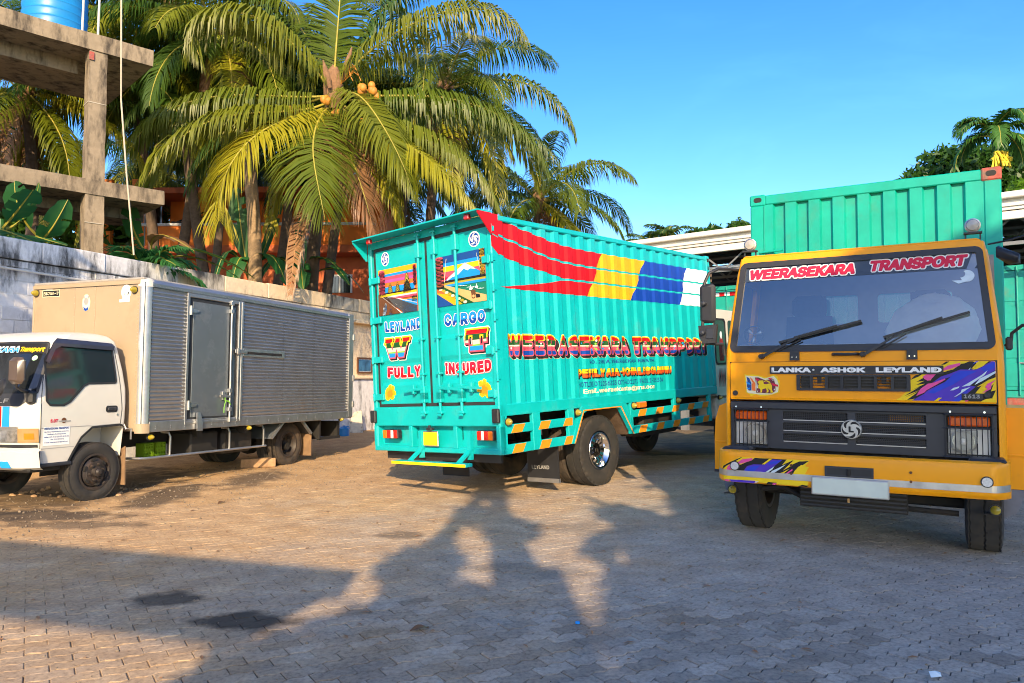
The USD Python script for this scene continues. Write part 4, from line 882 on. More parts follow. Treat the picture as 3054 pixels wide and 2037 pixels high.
part(lo, 'lion_face', slab(unary_union([affinity.scale(Point(-1.045, 2.545).buffer(1), .04, .05), affinity.scale(Point(-1.085, 2.60).buffer(1), .014, .02), affinity.scale(Point(-1.005, 2.60).buffer(1), .014, .02)]), yzmap(.005), (1, 0, 0), .003), GREYP)
part(lo, 'blue_base', slab(poly((-1.095, 2.475), (-1.045, 2.445), (-.995, 2.475), (-1.01, 2.425), (-1.045, 2.41), (-1.08, 2.425)), yzmap(.005), (1, 0, 0), .003), BLUE)
ws_ = part(grey, 'white_sticker', slab(unary_union([affinity.scale(Point(-.34, 2.645).buffer(1), .085, .095), sbox(-.40, 2.53, -.28, 2.62), poly((-.455, 2.51), (-.28, 2.51), (-.28, 2.56), (-.455, 2.545))]), yzmap(.003), (1, 0, 0), .003), WHITE)
part(ws_, 'dark_mark', slab(affinity.rotate(affinity.scale(Point(-.305, 2.62).buffer(1), .009, .028), -20).union(affinity.rotate(affinity.scale(Point(-.375, 2.62).buffer(1), .006, .02), 15)), yzmap(.005), (1, 0, 0), .003), BLACK, kind='stuff')

# cab ------------------------------------------------------------------
YC = -1.03
gzs = [.50, .72, .92, 1.16, 1.36, 1.60, 1.90, 1.97, 2.03, 2.06]
gxf = [1.40, 1.44, 1.46, 1.465, 1.40, 1.29, 1.145, 1.09, .98, .80]
ghw = [.85, .855, .86, .86, .85, .82, .775, .755, .70, .60]
gxb = [.13, .11, .09, .08, .08, .11, .17, .19, .25, .35]
fx_ = lambda z: np.interp(z, gzs, gxf); hw_ = lambda z: np.interp(z, gzs, ghw); bx_ = lambda z: np.interp(z, gzs, gxb)
def cfront(s, z, off=0.):
    """point on the cab's curved front: s -1..1 across, z height"""
    s = np.asarray(s, float); z = np.asarray(z, float); hw = hw_(z)
    return np.stack([fx_(z) - .05 * s ** 2 - .14 * s ** 8 + off, YC + s * hw + off * .6 * np.sign(s) * np.abs(s) ** 6, z], -1)
def cring(z):
    s = np.sin(np.linspace(-math.pi / 2, math.pi / 2, 27)); f = cfront(s, np.full(27, z)); b = bx_(z); hw = hw_(z); r = .06
    bk = [(b + r, YC + hw), (b + r * .3, YC + hw - r * .3), (b, YC + hw - r), (b, YC - hw + r), (b + r * .3, YC - hw + r * .3), (b + r, YC - hw)]
    return np.vstack([f, np.array([[x_, y_, z] for x_, y_ in bk])])
rings = [cring(z) for z in gzs]; m = len(rings[0]); V = np.vstack(rings + [[[.75, YC, .50]], [[.6, YC, 2.075]]]); F = []
for i in range(len(rings) - 1):
    for k in range(m):
        a, b = i * m + k, i * m + (k + 1) % m; F += [[a, b, b + m], [a, b + m, a + m]]
for k in range(m):
    F += [[len(V) - 2, (k + 1) % m, k], [len(V) - 1, (len(rings) - 1) * m + k, (len(rings) - 1) * m + (k + 1) % m]]
import manifold3d as m3d
def to_man(q):
    return m3d.Manifold(m3d.Mesh(np.asarray(q.vertices, np.float32), np.asarray(q.faces, np.uint32)))
def from_man(q):
    e = q.to_mesh(); return tm(e.vert_properties[:, :3], e.tri_verts)
shell = tm(V, F)
if shell.volume < 0: shell = tm(V, np.array(F)[:, ::-1])
archp = Polygon([(.16, .2), (.13, .86), (.20, .885), (.60, .87), (.74, .76), (.84, .60), (.90, .49), (.90, .2)])
cut_n = slab(archp, xzmap(-.05), (0, 1, 0), .50); cut_f = slab(archp, xzmap(-1.55), (0, 1, 0), .50)
try:
    sh2 = to_man(shell) - to_man(cut_n) - to_man(cut_f); shell2 = from_man(sh2)
    if len(shell2.faces) < 50: shell2 = shell
except Exception: shell2 = shell
cabg = part(grey, 'cab', shell2, WHITEP, smooth=28)
ysd = lambda z: YC + hw_(z)
def cs(off): return lambda v: np.stack([v[:, 0], ysd(v[:, 1]) + off, v[:, 1]], 1)
zb = [1.36, 1.6, 1.9, .72, .92, 1.16]; zb.sort()
def cside_sheet(g, off): return sheet(g, cs(off), zb, 1, (0, 1, 0))
win = poly((1.225, 1.70), (1.215, 1.22), (1.175, 1.175), (1.0, 1.17), (.92, 1.21), (.73, 1.40), (.66, 1.43), (.26, 1.44), (.29, 1.88), (1.02, 1.885), (1.12, 1.84)).buffer(-.02).buffer(.02)
wn = part(grey, 'door_window', cside_sheet(win, .004), GLASS_DARK, smooth=False)
part(wn, 'window_seal', cside_sheet(win.buffer(.018).difference(win.buffer(-.006)), .008), BLACKP, smooth=False)
vis = poly((1.235, 1.68), (1.12, 1.90), (1.06, 1.955), (.30, 1.935), (.26, 1.90), (.28, 1.85), (1.02, 1.865), (1.10, 1.83), (1.19, 1.66))
part(wn, 'rain_visor', cat([cside_sheet(vis, .035), cside_sheet(vis.boundary.buffer(.004), .030)]), mat('smoked_visor', (.03, .03, .045), .2, var=.1, coat=.4), smooth=False)
seam = LineString([(1.275, .52), (1.285, 1.20), (1.27, 1.42), (1.155, 1.85)]).buffer(.005, cap_style=2).union(LineString([(.185, .90), (.165, 1.10), (.20, 1.5), (.255, 1.93)]).buffer(.005, cap_style=2))
for i_, g_ in enumerate(polys(seam)): part(cabg, 'door_gap', cside_sheet(g_, .002), BLACKP, smooth=False)
part(cabg, 'body_crease', cside_sheet(LineString([(1.27, .905), (.64, .905), (.60, .90), (.18, .912)]).buffer(.004), .0025), GREYP, smooth=False); part(cabg, 'body_crease', cside_sheet(sbox(.84, .665, 1.27, .672), .0025), GREYP, smooth=False)
part(cabg, 'arch_trim', cside_sheet(archp.buffer(.028).difference(archp).intersection(sbox(.14, .5, .95, 1.0)), .012), BLACKP, smooth=False)
part(cabg, 'sill_trim', box(.86, 1.28, -.22, -.172, .455, .50, .01), BLACKS)
hd = part(cabg, 'door_handle', cside_sheet(rrect(.235, 1.06, .41, 1.145, .03), .004), BLACKP, smooth=False); part(cabg, 'door_handle_lever', box(.255, .385, ysd(1.1), ysd(1.1) + .018, 1.085, 1.125, .01), BLACKS); part(cabg, 'key_lock', cyl((.235, ysd(1.03), 1.03), (.235, ysd(1.03) + .008, 1.03), .014, 10), STEEL)
# company notice on the door; it reads towards -x
def mx(g, xl): return affinity.translate(affinity.scale(g, -1, 1, origin=(0, 0)), xl, 0)
no = part(grey, 'door_notice', cside_sheet(sbox(.905, .70, 1.245, .915), .0035), WHITE, smooth=False)
part(no, 'notice_text', cat([cside_sheet(mx(glyphs(t, 0, z, w, h, bold=b), xl), .0055) for t, xl, z, w, h, b in (('WEERASEKARA TRANSPORT', 1.24, .884, .325, .026, 4), ('No.258/A, WEERASEKARA MAWATHA,', 1.235, .850, .315, .016, 3), ('Pepiliyana, Boralesgamuwa.', 1.195, .821, .24, .017, 3), ('Hotline : 071 23 63 233 071 40 21 871', 1.235, .791, .32, .016, 3), ('Fax : 0112 85 30 42', 1.15, .762, .17, .016, 3), ('E-mail : weerasekarats@gmail.com', 1.225, .727, .30, .017, 3))]), NAVY, smooth=False, kind='stuff')
part(grey, 'load_badge', cside_sheet(mx(glyphs('5.0T', 0, .965, .10, .04, bold=6, shear=.1), 1.165), .0035), CRIMSON, kind='stuff', smooth=False)
part(grey, 'badge_disc', cside_sheet(affinity.scale(Point(.99, .985).buffer(1), .032, .032), .0035), BROWN, smooth=False); part(grey, 'badge_bar', cside_sheet(sbox(.90, .968, 1.06, .984), .0045), GREYP, smooth=False)
# front: windscreen, black panel, lamps, stripes, bumper
def cf(off): return lambda v: cfront(v[:, 0], v[:, 1], off)
SB = list(np.linspace(-.98, .98, 29))
def fsheet(g, off):
    ms = []
    bs = [.92, 1.16, 1.36, 1.6, 1.9]; x0, y0, x1, y1 = g.bounds; lv = [y0] + [b for b in bs if y0 < b < y1] + [y1]
    for a, b in zip(lv[:-1], lv[1:]):
        q = g.intersection(sbox(-2, a, 2, b))
        if not q.is_empty:
            k = sheet(q, cf(off), SB, 0, (1, 0, 0))
            if k is not None: ms.append(k)
    return cat(ms)
wsg = poly((-.93, 1.30), (.93, 1.30), (.90, 1.70), (.86, 1.90), (-.86, 1.90), (-.90, 1.70)).buffer(-.03).buffer(.03)
wsn = part(grey, 'windscreen', fsheet(wsg, .004), GLASS_DARK, smooth=30); part(wsn, 'screen_seal', fsheet(wsg.buffer(.02).difference(wsg.buffer(-.005)), .007), BLACKP, smooth=30)
part(wsn, 'sun_strip', fsheet(wsg.intersection(sbox(-1, 1.775, 1, 2)), .006), BLACK, smooth=30)
part(wsn, 'strip_lettering', cat([fsheet(glyphs('WEERASEKARA', -.86, 1.785, 1.30, .085, bold=8, shear=.25), .010)]), PALEB, kind='stuff', smooth=False)
part(wsn, 'strip_lettering_shade', cat([fsheet(glyphs('WEERASEKARA', -.855, 1.79, 1.29, .06, bold=3, shear=.25), .012)]), SKYB, kind='stuff', smooth=False)
part(wsn, 'yellow_lettering', fsheet(glyphs('Transport', .45, 1.785, .40, .07, bold=6, shear=.15), .010), YEL, kind='stuff', smooth=False)
part(wsn, 'round_disc', fsheet(affinity.scale(Point(.76, 1.72).buffer(1), .04, .03), .008), mat('mint_print', (.45, .75, .45), .5), smooth=False)
blk = poly((-.86, 1.16), (.80, 1.16), (.89, 1.24), (.93, 1.30), (-.93, 1.30))
bp = part(grey, 'front_black_panel', fsheet(blk, .008), BLACKS, smooth=30); part(bp, 'front_lettering', fsheet(glyphs('ELF', .36, 1.195, .26, .05, bold=3), .012), STEEL, kind='stuff', smooth=False)
for s0, s1, m_ in ((.50, .525, RED), (.545, .66, SKYB)): part(grey, 'front_stripe', fsheet(sbox(s0, .925, s1, 1.155), .005), m_, smooth=30)
for sg in (1, -1):
    hl = part(grey, 'headlamp', fsheet(sbox(*sorted((sg * .42, sg * .785)), .745, .885) if False else sbox(min(sg * .40, sg * .78), .745, max(sg * .40, sg * .78), .885), .012), mat('cab_headlamp_%d' % (sg > 0), (.36, .36, .35), .18, metal=.7, var=.6, scale=14, coat=.5), smooth=30)
    part(hl, 'turn_lamp', fsheet(sbox(min(sg * .785, sg * .985), .745, max(sg * .785, sg * .985), .905), .016), AMBER_OLD, smooth=30); part(hl, 'lamp_trim', fsheet(sbox(min(sg * .38, sg * .78), .885, max(sg * .38, sg * .78), .925), .006), STEEL, smooth=30)
    part(hl, 'orange_bulb', fsheet(sbox(min(sg * .86, sg * .95), .78, max(sg * .86, sg * .95), .85), .018), AMBER, smooth=30)
part(grey, 'bumper_gap', fsheet(sbox(-.97, .685, .97, .72), .004), BLACKP, smooth=30)
bz = [.43, .46, .64, .67]; bo = [.02, .09, .10, .04]; ss = np.sin(np.linspace(-math.pi / 2, math.pi / 2, 31)); V = []; F = []
for z, o in zip(bz, bo): V.append(cfront(ss, np.full(31, max(z, .5)), o) * [1, 1, 0] + [0, 0, z])
V = np.vstack(V)
for i in range(3):
    for k in range(30): a = i * 31 + k; F += [[a, a + 1, a + 32], [a, a + 32, a + 31]]
bm = part(grey, 'front_bumper', tm(V, F), WHITEP, smooth=40)
bq = lambda g, off: sheet(g, lambda v: cfront(v[:, 0], np.full(len(v), .5), off) * [1, 1, 0] + np.stack([0 * v[:, 0], 0 * v[:, 0], v[:, 1]], 1), SB, 0, (1, 0, 0))
part(bm, 'blue_flash', bq(poly((.44, .645), (.64, .645), (.76, .462), (.62, .462)), .105), SKYB, smooth=30); part(bm, 'red_flash', bq(poly((.40, .56), (.45, .56), (.62, .462), (.55, .462)), .105), RED, smooth=30)
part(bm, 'bolt_hole', bq(Point(.78, .565).buffer(.012), .105), BLACK, smooth=False)
part(grey, 'wheel_liner', [box(.15, .92, -.62, -.60, .3, .86), box(.15, .92, -1.46, -1.44, .3, .86)], CHASSIS); part(grey, 'lower_valance', box(.95, 1.36, YC - .8, YC + .8, .40, .52, .02), CHASSIS)
# mirrors
mr = part(grey, 'mirror', box(1.56, 1.66, -.25, -.03, 1.41, 1.71, .06), mat('bronzed_mirror_shell', (.07, .05, .04), .3, var=.2, coat=.3), smooth=40)
part(mr, 'mirror_arm', sweep([(1.36, -.27, 1.33), (1.50, -.20, 1.34), (1.60, -.16, 1.38), (1.61, -.14, 1.45)], .016, 8), BLACKP); part(mr, 'round_mirror', lathe([(0, .05), (.06, .045), (.10, .02), (.105, 0), (0, -.005)], (1.66, -.30, 1.37), (.8, -.3, .2), 20), BLACKP); part(mr, 'mirror_foot', box(1.30, 1.40, -.30, -.20, 1.18, 1.34, .03), BLACKP)
# underneath
part(grey, 'chassis', [box(-4.85, 1.2, -1.42, -1.34, .55, .74), box(-4.85, 1.2, -.74, -.66, .55, .74), box(-4.82, -4.74, -1.9, -.1, .44, .74), box(-4.12, -4.08, -1.9, -.05, .44, .79), box(-4.8, -4.1, -.12, -.07, .42, .47), box(-1.2, -1.1, -1.9, -.1, .66, .78), box(-2.2, -2.1, -1.9, -.1, .66, .78)], CHASSIS)
part(grey, 'battery_box', box(-1.62, -1.06, -.62, -.18, .40, .72, .02), CHASSIS); part(grey, 'fuel_tank', box(-2.45, -1.75, -.65, -.2, .36, .72, .05), CHASSIS); part(grey, 'engine_block', box(-.4, .8, -1.4, -.7, .35, .85, .05), CHASSIS)
part(grey, 'axle', [cyl((-3.36, -1.85, .36), (-3.36, -.2, .36), .06, 10), lathe([(0, -.16), (.14, -.1), (.16, 0), (.14, .1), (0, .16)], (-3.36, -1.02, .36), (0, 1, 0), 14)], CHASSIS); part(grey, 'axle', cyl((.52, -1.8, .36), (.52, -.2, .36), .05, 10), CHASSIS)
gz_ = lambda x_, y_: wz(GR, GT, x_, y_)
for x_, y_, sg, k in ((.52, -.27, 1, dict(convex=True, nn=6)), (.52, -1.78, -1, dict(convex=True, nn=6)), (-3.37, -.27, 1, dict(dish=.05, tmat=RUBBER_DUSTY)), (-3.37, -.50, 1, dict(holes=False)), (-3.37, -1.77, -1, {}), (-3.37, -1.54, -1, dict(holes=False))):
    steel_wheel(grey, (x_, y_, .362 + gz_(x_, y_)), (0, sg, 0), .365, .20, .215, lugs=.006, **k)
part(grey, 'side_rail', sweep([(-.05, -.30, .44), (-.10, -.12, .44), (-.16, -.08, .44), (-1.4, -.08, .435), (-2.61, -.08, .43)], .017, 8), STEEL)
for x_ in (-.57, -1.75, -2.55): part(grey, 'rail_post', sweep([(x_, -.08, .44), (x_, -.08, .70), (x_ + .01, -.10, .755), (x_ + .04, -.2, .765)], .016, 8), STEEL)
for p_, q_ in (((-3.02, -.06, .79), (-2.72, -.06, .54)), ((-3.56, -.06, .79), (-3.83, -.06, .56))): part(grey, 'fender_stay', bar(p_, q_, .035, .05, (0, 1, 0)), STEEL)
part(grey, 'rear_fender', [hull([(-3.0, -.07, .79), (-3.0, -.60, .79), (-2.70, -.07, .53), (-2.70, -.60, .53), (-3.02, -.07, .79), (-3.02, -.60, .79), (-2.72, -.07, .53), (-2.72, -.60, .53)])], ALU_SMOOTH); part(grey, 'rear_fender', hull([(-3.57, -.07, .79), (-3.57, -.60, .79), (-3.85, -.07, .55), (-3.85, -.60, .55), (-3.59, -.07, .79), (-3.59, -.60, .79), (-3.87, -.07, .55), (-3.87, -.60, .55)]), CHASSIS)
FLAP = mat('dusty_brown_flap', (.20, .12, .06), .85, var=.25, bump=.2)
part(grey, 'mud_flap', box(-3.885, -3.87, -.34, -.08, .16, .56), FLAP); part(grey, 'mud_flap', hull([(.10, -.15, .62), (.09, -.15, .12), (.08, -.34, .12), (.10, -.28, .55), (.115, -.15, .62), (.105, -.15, .12), (.095, -.34, .12), (.115, -.28, .55)]), FLAP, label='torn brown mud flap')
for x_, z_ in ((-.17, .72), (-2.11, .745), (-4.74, .775)): marker(grey, (x_, -.03, z_), (.1, 1, 0), r=.036, ln=.075)
part(grey, 'step_hook', sweep([(.10, -.2, .90), (.10, -.16, .84), (.02, -.16, .84), (.01, -.17, .70)], .012, 6), STEEL)
# crates carried under the body
def crate(x0, lab):
    c = thing('plastic_crate', lab, 'crate', GR, GT + GR @ np.array([x0, -.62, .405]))
    w, d, h = .185, .14, .19
    for z in (0, .085, .175): part(c, 'crate_rim', box(-w, 0, 0, d, z, z + .018, .003), CRATE)
    for k in range(7): part(c, 'crate_slat', box(-w + k * (w - .012) / 6, -w + k * (w - .012) / 6 + .012, d - .008, d, 0, .19), CRATE)
    for k in range(4): part(c, 'crate_bar', box(-w, 0, d - .006, d - .001, .022 + k * .042, .034 + k * .042), CRATE)
    part(c, 'crate_wall', [box(-w, -w + .01, 0, d, 0, .19)], CRATE); part(c, 'crate_wall', box(-.01, 0, 0, d, 0, .19), CRATE); part(c, 'crate_wall', box(-w, 0, 0, .01, 0, .19), CRATE)
    part(c, 'crate_floor', box(-w, 0, 0, d, 0, .008), CRATE)
crate(-.505, 'lime green plastic crate under the silver truck, the one nearer its front wheel'); crate(-.72, 'lime green plastic crate under the silver truck, the one nearer its rear wheel')
part(grey, 'crate_tray', box(-1.0, -.42, -.66, -.42, .385, .402), CHASSIS)
# ------------------------------------------------------------------ amber lorry on the right, carrying a container
YR = Rot(4.1644163, -.004173772, -.00274232); YT = np.array([3.0616431, 6.6744783, -.0212762])
yel = thing('amber_lorry', 'amber cabbed container lorry facing the camera on the right', 'lorry', YR, YT)
FX = (1, 0, 0)
zk = [.0, 1.81, 2.74]
ycab = lambda z: np.interp(z, [1.33, 1.81, 2.68, 2.76], [1.155, 1.15, 1.06, 1.03])
xf = lambda z: np.where(np.asarray(z) > 1.81, -.02 - (np.asarray(z) - 1.81) * .195, -.02)
def yf(off): return lambda v: np.stack([xf(v[:, 1]) + off, v[:, 0], v[:, 1]], 1)
def ysl(g, off, t=.03): return slab(g, yf(off), FX, t)
# shell: front surround, pillars, sides, rear wall, roof
surround = poly((-1.10, 1.705), (1.10, 1.705), (1.10, 1.81), (1.015, 2.735), (.98, 2.765), (-.98, 2.765), (-1.015, 2.735), (-1.10, 1.81))
scr = poly((-1.095, 1.80), (1.095, 1.80), (1.015, 2.69), (-1.015, 2.69)).buffer(-.06).buffer(.06)
up = [surround.intersection(sbox(-2, 1.0, 2, 1.81)), surround.difference(scr).intersection(sbox(-2, 1.81, 2, 3))]
cabm = cat([ysl(up[0].difference(scr), 0, .04), ysl(up[1], 0, .04)])
cy = part(yel, 'cab', cabm, YELLOW, smooth=False)
def corner(z0, z1, n=8):
    """rounded front corners as ruled strips, both sides"""
    out = []
    for sg in (1, -1):
        zs = np.linspace(z0, z1, n); R0 = .085; V = []; F = []
        for z in zs:
            yo = float(ycab(z)); x0_ = float(xf(z))
            yi = {True: 1.10}.get(z <= 1.81, float(np.interp(z, [1.81, 2.735], [1.10, 1.015])))
            w = yo - yi
            for a in np.linspace(0, math.pi / 2, 7): V.append([x0_ - R0 * (1 - math.cos(a)), sg * (yi + w * math.sin(a)), z])
            V.append([x0_ - .30, sg * (yo + .004), z])
        m_ = 8
        for i in range(n - 1):
            for k in range(m_ - 1): a = i * m_ + k; F += [[a, a + 1, a + m_ + 1], [a, a + m_ + 1, a + m_]]
        V = np.array(V); F = np.array(F)
        out.append(tm(V, F if sg > 0 else F[:, ::-1]))
    return out
co = corner(.76, 2.74, 14)
for q in co: part(cy, 'corner_pillar', q, YELLOW, smooth=50)
for sg in (1, -1):
    def side(off, sg=sg): return lambda v: np.stack([v[:, 0], sg * (ycab(v[:, 1]) + off), v[:, 1]], 1)
    fr_ = poly((-.11, .95), (-1.14, .95), (-1.14, 2.74), (-.40, 2.74), (-.26, 2.60), (-.11, 1.9)); hole = poly((-.34, 1.74), (-.95, 1.74), (-.95, 2.50), (-.42, 2.52)).buffer(-.04).buffer(.04)
    part(cy, 'door_panel', [slab(g, side(0), (0, sg, 0), .035) for g in (fr_.difference(hole).intersection(sbox(-3, 0, 3, 1.81)), fr_.difference(hole).intersection(sbox(-3, 1.81, 3, 3)))][0:1], YELLOW, smooth=False)
    part(cy, 'door_frame', slab(fr_.difference(hole).intersection(sbox(-3, 1.81, 3, 2.68)), side(0), (0, sg, 0), .035), YELLOW, smooth=False)
    part(cy, 'door_window', sheet(hole, side(-.015), [1.81], 1, (0, sg, 0)), GLASS_D, smooth=False)
rw = sbox(-1.13, .95, 1.13, 2.74); w1 = rrect(-.70, 2.12, -.06, 2.42, .04); w2 = rrect(.12, 2.12, .78, 2.42, .04)
INSIDE = mat('cab_lining', (.22, .22, .22), .8, var=.1)
rear = part(cy, 'rear_wall', slab(rw.difference(w1).difference(w2), yzmap(-1.10), FX, .04), INSIDE, smooth=False)
part(rear, 'rear_window', sheet(w1, yzmap(-1.12), ref=FX), GLASS_C); part(rear, 'rear_window', sheet(w2, yzmap(-1.12), ref=FX), GLASS_C)
part(rear, 'window_bar', box(-1.125, -1.095, -.40, -.37, 2.12, 2.42), BLACKP); part(rear, 'window_bar', box(-1.125, -1.095, .42, .45, 2.12, 2.42), BLACKP); part(rear, 'window_bar', box(-1.125, -1.095, .60, .62, 2.12, 2.42), BLACKP)
part(cy, 'roof', hull([(-.20, y, 2.755) for y in (-1.0, 1.0)] + [(-.26, y, 2.775) for y in (-.98, .98)] + [(-1.12, y, 2.775) for y in (-.98, .98)] + [(-1.14, y, 2.745) for y in (-1.03, 1.03)] + [(-.22, y, 2.735) for y in (-1.02, 1.02)]), YELLOW, smooth=30)
part(cy, 'floor', box(-1.14, -.06, -1.1, 1.1, .95, 1.0), BLACKS)
# windscreen with rubber
ws = part(yel, 'windscreen', sheet(scr.buffer(-.03), yf(-.008), ref=FX), GLASS_W, smooth=False)
part(ws, 'screen_rubber', ysl(scr.buffer(.004).difference(scr.buffer(-.05)).intersection(sbox(-2, 1.811, 2, 3)), .012, .03), BLACKP, smooth=False)
part(ws, 'screen_rubber', ysl(scr.buffer(.004).difference(scr.buffer(-.05)).intersection(sbox(-2, 1, 2, 1.811)).union(sbox(-1.045, 1.796, 1.045, 1.86)).difference(sbox(-2, 1.86, 2, 3)), .013, .03), BLACKP, smooth=False)
stripg = scr.buffer(-.045).intersection(sbox(-2, 2.50, .985, 3)).difference(poly((.90, 2.50), (.96, 2.50), (1.02, 2.60), (1.02, 2.7), (.97, 2.7)))
part(ws, 'sun_strip', sheet(stripg, yf(-.004), ref=FX), mat('slate_strip', (.030, .042, .062), .3, var=.05), smooth=False)
for t, y0, w, z0 in (('WEERASEKARA', -.93, .95, 2.515), ('TRANSPORT', .15, .765, 2.525)):
    g = glyphs(t, y0, z0, w, .105, bold=9, shear=.22)
    part(ws, 'strip_lettering_edge', sheet(g.buffer(.010), yf(.001), ref=FX), WHITE, smooth=False, kind='stuff'); part(ws, 'strip_lettering', sheet(g, yf(.004), ref=FX), CRIMSON, smooth=False, kind='stuff')
part(ws, 'round_sticker', sheet(Point(.905, 2.435).buffer(.052).union(poly((.79, 2.40), (.90, 2.40), (.90, 2.385), (.84, 2.37))).difference(Point(.86, 2.455).buffer(.03)), yf(-.003), ref=FX), PALEB, smooth=False)
# interior
for y in (-.52, .60):
    s_ = part(yel, 'seat', [box(-.95, -.52, y - .26, y + .26, 1.45, 1.58, .05)], SEAT); part(s_, 'backrest', hull([(-.86, y - .25, 1.55), (-.98, y - .25, 1.55), (-1.04, y - .22, 2.20), (-.97, y - .22, 2.20), (-.86, y + .25, 1.55), (-.98, y + .25, 1.55), (-1.04, y + .22, 2.20), (-.97, y + .22, 2.20)]), SEAT); part(s_, 'headrest', box(-1.06, -.94, y - .17, y + .17, 2.18, 2.42, .05), SEAT)
def lump(c, r, seed, mt, parent, nm):
    q = trimesh.creation.icosphere(3); v = q.vertices; v = v * (1 + .28 * (meshkit.fbm(v * 1.7 + seed, 4, seed) - .5)[:, None] * 2)
    return part(parent, nm, tm(v * np.array(r) + np.array(c), q.faces), mt, smooth=True)
sack = thing('white_sack', 'large white sack standing on the passenger seat behind the amber lorry windscreen', 'sack', YR, YT); lump((-.66, .62, 2.0), (.26, .38, .36), 4, CLOTH, sack, 'sack_body')
part(yel, 'dashboard', hull([(-.10, y, 1.70) for y in (-1.05, 1.05)] + [(-.10, y, 1.83) for y in (-1.05, 1.05)] + [(-.42, y, 1.84) for y in (-1.05, 1.05)] + [(-.46, y, 1.68) for y in (-1.05, 1.05)]), BLACKS)
gc = np.linspace(-1.02, 1.02, 60); V = []; F = []
for i, y in enumerate(gc):
    for j, x in enumerate(np.linspace(-.44, -.07, 9)): V.append([x, y, 1.848 + .035 * meshkit.fbm(np.array([y * 5, x * 7, 0.]), 3, 5) * (1 if j < 8 else .4)])
for i in range(59):
    for j in range(8): a = i * 9 + j; F += [[a, a + 9, a + 10], [a, a + 10, a + 1]]
cl_ = single('dash_cloth', tm((np.array(V) @ YR.T) + YT, F), CLOTH, 'crumpled white cloth spread along the dashboard inside the amber lorry', 'cloth', smooth=True)
sw = part(yel, 'steering_wheel', sweep([(-.62 + .16 * math.sin(a) * .6, -.52 + .23 * math.cos(a), 1.86 + .2 * math.sin(a) * .5) for a in np.linspace(0, 2 * math.pi, 33)], .014, 8), BLACKP); part(sw, 'column', cyl((-.62, -.52, 1.85), (-.40, -.52, 1.70), .03, 10), BLACKP)
fan = part(yel, 'cab_fan', lathe([(.085, -.03), (.095, 0), (.085, .03)], (-.30, -.93, 1.98), (1, .2, 0), 20), STEEL); part(fan, 'fan_blade', [hull([(-.30, -.93, 1.98), (-.30, -.93 + .08 * math.cos(a), 1.98 + .08 * math.sin(a)), (-.29, -.93 + .08 * math.cos(a + .6), 1.98 + .08 * math.sin(a + .6)), (-.31, -.93 + .05 * math.cos(a + .3), 1.98 + .05 * math.sin(a + .3))]) for a in (0, 2.1, 4.2)], STEEL); part(fan, 'fan_stem', cyl((-.30, -.93, 1.84), (-.30, -.93, 1.89), .012, 8), STEEL)
# wipers, hinges, handle
for y0, z0, ym, zm, y1, z1, ye, ze in ((-.79, 1.76, -.45, 1.94, -.63, 1.885, .08, 2.07), (.09, 1.77, .42, 1.97, .26, 1.915, .915, 2.115)):
    pt = lambda y, z, o: (float(xf(z)) + o, y, z)
    w_ = part(yel, 'wiper', [hull([pt(y0, z0, .05), pt(y0 + .02, z0 - .02, .05), pt(ym, zm, .055), pt(ym, zm - .014, .055), pt(y0, z0, .065), pt(y0 + .02, z0 - .02, .065), pt(ym, zm, .065), pt(ym, zm - .014, .065)])], BLACKP)
    part(w_, 'wiper_blade', bar(pt(y1, z1, .03), pt(ye, ze, .03), .02, .030, (1, 0, 0)), BLACKP); part(w_, 'wiper_bridge', bar(pt(y1 + .14, z1 + .045, .05), pt(ye - .2, ze - .04, .05), .018, .022, (1, 0, 0)), BLACKP); part(w_, 'second_arm', bar(pt(y0 + .16, z0 + .05, .03), pt(ym + .02, zm - .03, .045), .008, .010, (1, 0, 0)), BLACKP)
    part(w_, 'wiper_pivot', [cyl((-.03, y0, z0 - .005), (.055, y0, z0 - .005), .028, 14, .02)], BLACKP)
for y in (-.49, .48):
    h_ = part(yel, 'flap_hinge', hull([(-.02, y - .04, 1.80), (-.02, y + .04, 1.80), (.012, y - .04, 1.80), (.012, y + .04, 1.80), (.016, y - .042, 1.715), (.016, y + .042, 1.715), (-.02, y - .042, 1.715), (-.02, y + .042, 1.715)]), BLACKP)
    for d in (-.02, .02): part(h_, 'screw', cyl((.012, y + d, 1.745), (.02, y + d, 1.745), .006, 8), CHROME)
part(yel, 'grab_handle', sweep([(-.02, -.16, 1.768), (.025, -.14, 1.768), (.03, -.06, 1.766), (.03, .0, 1.766), (.025, .035, 1.768), (-.02, .06, 1.768)], .014, 8), BLACKP)
# front flap with badge, vent and lettering
flapg = rrect(-1.09, 1.342, 1.09, 1.700, .02)
fp = part(yel, 'front_flap', slab(flapg.difference(rrect(-.445, 1.458, .435, 1.565, .01)), yzmap(-.006), FX, .03), YELLOW, smooth=False)
part(fp, 'flap_gap', box(-.05, -.03, -1.10, 1.10, 1.335, 1.706), BLACKP); part(fp, 'flap_lip', hull([(-.006, y, 1.362) for y in (-1.085, 1.085)] + [(.006, y, 1.355) for y in (-1.085, 1.085)] + [(.004, y, 1.343) for y in (-1.085, 1.085)] + [(-.01, y, 1.343) for y in (-1.085, 1.085)]), YELLOW)
bd = part(yel, 'name_bar', slab(rrect(-.715, 1.588, .715, 1.662, .008), yzmap(.008), FX, .014), BLACKP)
for t, y0, w in (('LANKA', -.698, .352), ('ASHOK', -.265, .375), ('LEYLAND', .195, .505)):
    part(bd, 'name_lettering', slab(glyphs(t, y0, 1.602, w, .046, bold=7), yzmap(.013), FX, .005), WHITE, smooth=False, kind='stuff')
for y, z in ((-.69, 1.612), (-.325, 1.626), (.0, 1.626), (.33, 1.626), (.655, 1.626)): part(bd, 'bar_screw', cyl((.008, y, z), (.016, y, z), .010, 8), STEEL)
